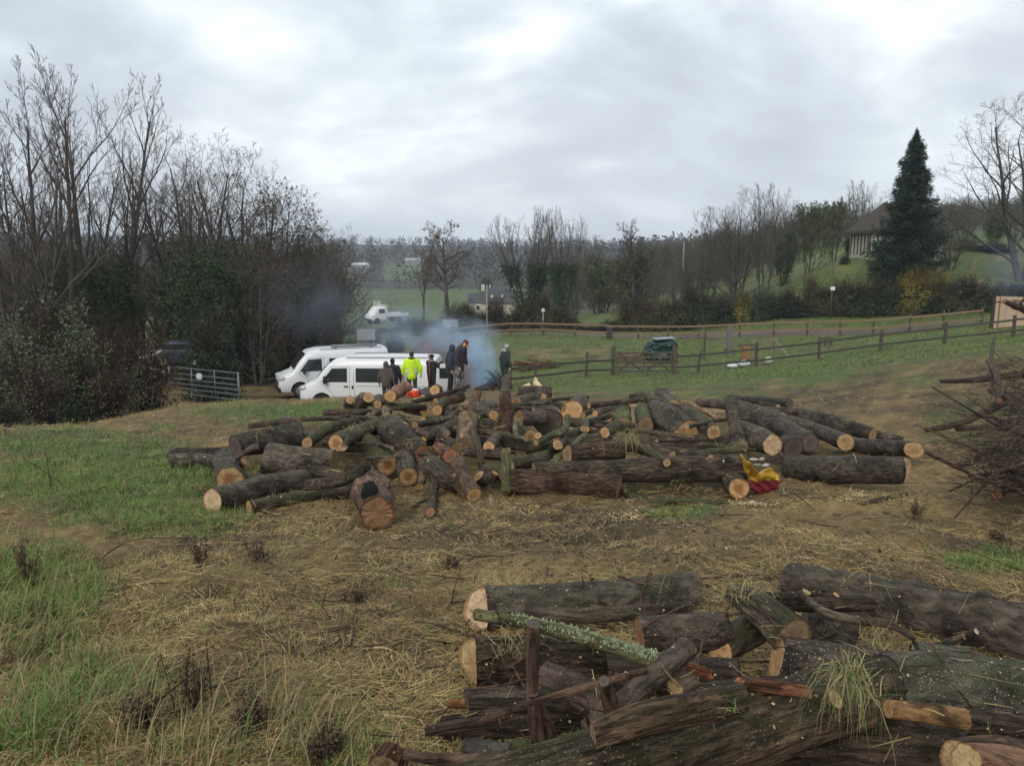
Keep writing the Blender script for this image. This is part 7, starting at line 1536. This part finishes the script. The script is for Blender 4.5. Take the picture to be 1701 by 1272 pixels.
# ---------------------------------------------------------------- small litter lying on the logs, dropped onto their real surfaces
from mathutils.bvhtree import BVHTree
def log_surface():
    bpy.context.view_layer.update(); V = []; F = []
    for root in LOGS:
        for ch in root.children:
            if ch.type != 'MESH' or not ch.name.startswith('bark'): continue
            me = ch.data; co = np.zeros(len(me.vertices)*3, np.float32); me.vertices.foreach_get('co', co); m = np.array(ch.matrix_world); P = co.reshape(-1, 3)@m[:3, :3].T+m[:3, 3]
            b = len(V); V.extend(map(tuple, P)); F.extend([tuple(b+i for i in p.vertices) for p in me.polygons])
    return BVHTree.FromPolygons(V, F)
BV = log_surface()
def litter(name, label, areas, n, kind, seed):
    r = random.Random(seed); mb = MB(); V = []; F = []; C = []
    for i in range(n):
        x0, x1, y0, y1 = r.choice(areas); h, nrm, _, _ = BV.ray_cast(Vector((r.uniform(x0, x1), r.uniform(y0, y1), 2.0)), Vector((0, 0, -1)))
        if h is None: continue
        if nrm.z < 0: nrm = -nrm
        a = r.uniform(0, 6.28); d = Vector((math.cos(a), math.sin(a), 0)); d = (d-nrm*d.dot(nrm)).normalized(); s = d.cross(nrm)
        if kind == 'twig':
            L = r.uniform(.06, .38); k = r.uniform(.0025, .007); c = h+nrm*k*1.5; mb.tube([c-d*L*.5+nrm*r.uniform(0, .02), c, c+d*L*.5+nrm*r.uniform(0, .05)+s*r.gauss(0, .03)], [k, k*.8, k*.4], 5, False)
        else:
            if kind == 'flake': L = r.uniform(.004, .012)*(1 if h.y < 6 else 1.6); w_ = L*r.uniform(.25, .6); col = r.choice([(.42, .30, .16), (.30, .17, .08), (.05, .035, .025), (.04, .03, .02), (.16, .10, .06)])
            else: L = r.uniform(.04, .20); w_ = r.uniform(.0012, .0026); col = r.choice([(.30, .23, .09), (.22, .16, .07), (.10, .15, .04), (.36, .29, .14)])
            w_ *= max(1, h.y/5); c = h+nrm*.006; b = len(V); q = r.uniform(-.2, .25); k = r.uniform(.6, 1.2)
            V += [tuple(c-d*L*.5-s*w_), tuple(c-d*L*.5+s*w_), tuple(c+s*w_+nrm*.004), tuple(c-s*w_+nrm*.004), tuple(c+d*L*.5+s*w_*.4+nrm*L*q), tuple(c+d*L*.5-s*w_*.4+nrm*L*q)]; F += [(b, b+1, b+2, b+3), (b+3, b+2, b+4, b+5)]; C += [tuple(x*k for x in col)]*6
    o = obj(name, mb.mesh(name, M['bark'], True) if kind == 'twig' else mesh_np(name, V, F, M['leaf' if kind == 'flake' else 'blade'], False, C)); tag(o, label, name.replace('_', ' '), kind='stuff')
    if kind == 'twig': o.color = (1.5, 1.25, 1.1, 1)
A_F = [(-.5, 3.2, 2.3, 5.6)]; A_B = [(-4.5, 6.5, 7.0, 15)]
litter('loose_twigs', 'small broken twigs lying on the foreground logs', A_F, 170, 'twig', 1)
litter('loose_twigs', 'small broken twigs lying on the logs of the big pile', A_B, 420, 'twig', 2)
litter('wood_flakes', 'sawdust flakes and bark scraps on the foreground logs', A_F, 6000, 'flake', 3)
litter('wood_flakes', 'bark scraps and splinters on the logs of the big pile', A_B, 2400, 'flake', 4)
litter('grass_strands', 'loose strands of dead grass lying on the foreground logs', A_F, 900, 'strand', 5)
litter('grass_strands', 'loose strands of dead grass lying on the big pile', A_B, 2600, 'strand', 6)

# ---------------------------------------------------------------- smoke and haze
def smoke(label, c, sz, dens, seed, scale=1.6, col=(.62, .80, 1.0), rot=(0, 0, 0)):
    mb = MB(); mb.ball((0, 0, 0), 1.0, 20, 12); m = bpy.data.materials.new('smoke'); m.use_nodes = True; t = NT(m.node_tree)
    for n in list(t.n): t.n.remove(n)
    P = t.add('ShaderNodeTexCoord').outputs['Object']; ln = t.add('ShaderNodeVectorMath', {0: P}, operation='LENGTH').outputs['Value']
    nz = t.noise(t.mapping(P, (sz[0]*scale, sz[1]*scale, sz[2]*scale), (seed, seed*.7, 0)), 1.0, 4, .6, .6)
    f_ = t.math('MULTIPLY', t.math('POWER', t.math('SUBTRACT', 1.0, ln, 0, True), 1.1), t.ramp(nz, [(.36, .08), (.66, 1.6)]))
    v = t.add('ShaderNodeVolumePrincipled', {'Color': tuple(col)+(1,), 'Density': t.math('MULTIPLY', f_, dens), 'Anisotropy': .2}); t.add('ShaderNodeOutputMaterial', {1: v.outputs[0]})
    o = obj('smoke', mb.mesh('smoke', m), loc=c, rot=rot, scale=sz); tag(o, label, 'smoke', kind='stuff')
smoke('pale blue smoke rising thickly from the bonfire', at(800, 606, 28.6), (.72, .8, 1.30), 3.0, 1, rot=(0, R(-10), 0))
smoke('blue smoke curling low over the embers', at(808, 634, 28.4), (.75, .7, .42), 3.0, 2)
smoke('upper part of the smoke column drifting left', at(775, 562, 31), (1.8, 1.3, 1.0), 1.0, 3, 1.0, rot=(0, R(12), 0))
smoke('thin blue smoke drifting over the vans', at(690, 550, 36), (3.4, 2.0, 1.4), .42, 4, .7, (.62, .74, .92))
smoke('faint violet blue smoke hanging before the left wood', at(560, 500, 40), (4.6, 2.5, 2.8), .08, 5, .5, (.60, .66, .86))
smoke('faint blue smoke at the right edge over the hill', at(1725, 440, 30), (2.6, 2, 1.6), .16, 6, .6, (.5, .58, .9))
hm = bpy.data.materials.new('haze'); hm.use_nodes = True; t = NT(hm.node_tree)
for n in list(t.n): t.n.remove(n)
v = t.add('ShaderNodeVolumePrincipled', {'Color': (.76, .86, 1, 1), 'Density': .00034}); t.add('ShaderNodeOutputMaterial', {1: v.outputs[0]})
mb = MB(); mb.box((0, 1100, 33), (17000, 2600, 120)); tag(obj('haze', mb.mesh('haze', hm)), 'thin damp winter haze over the valley', 'haze', kind='stuff')
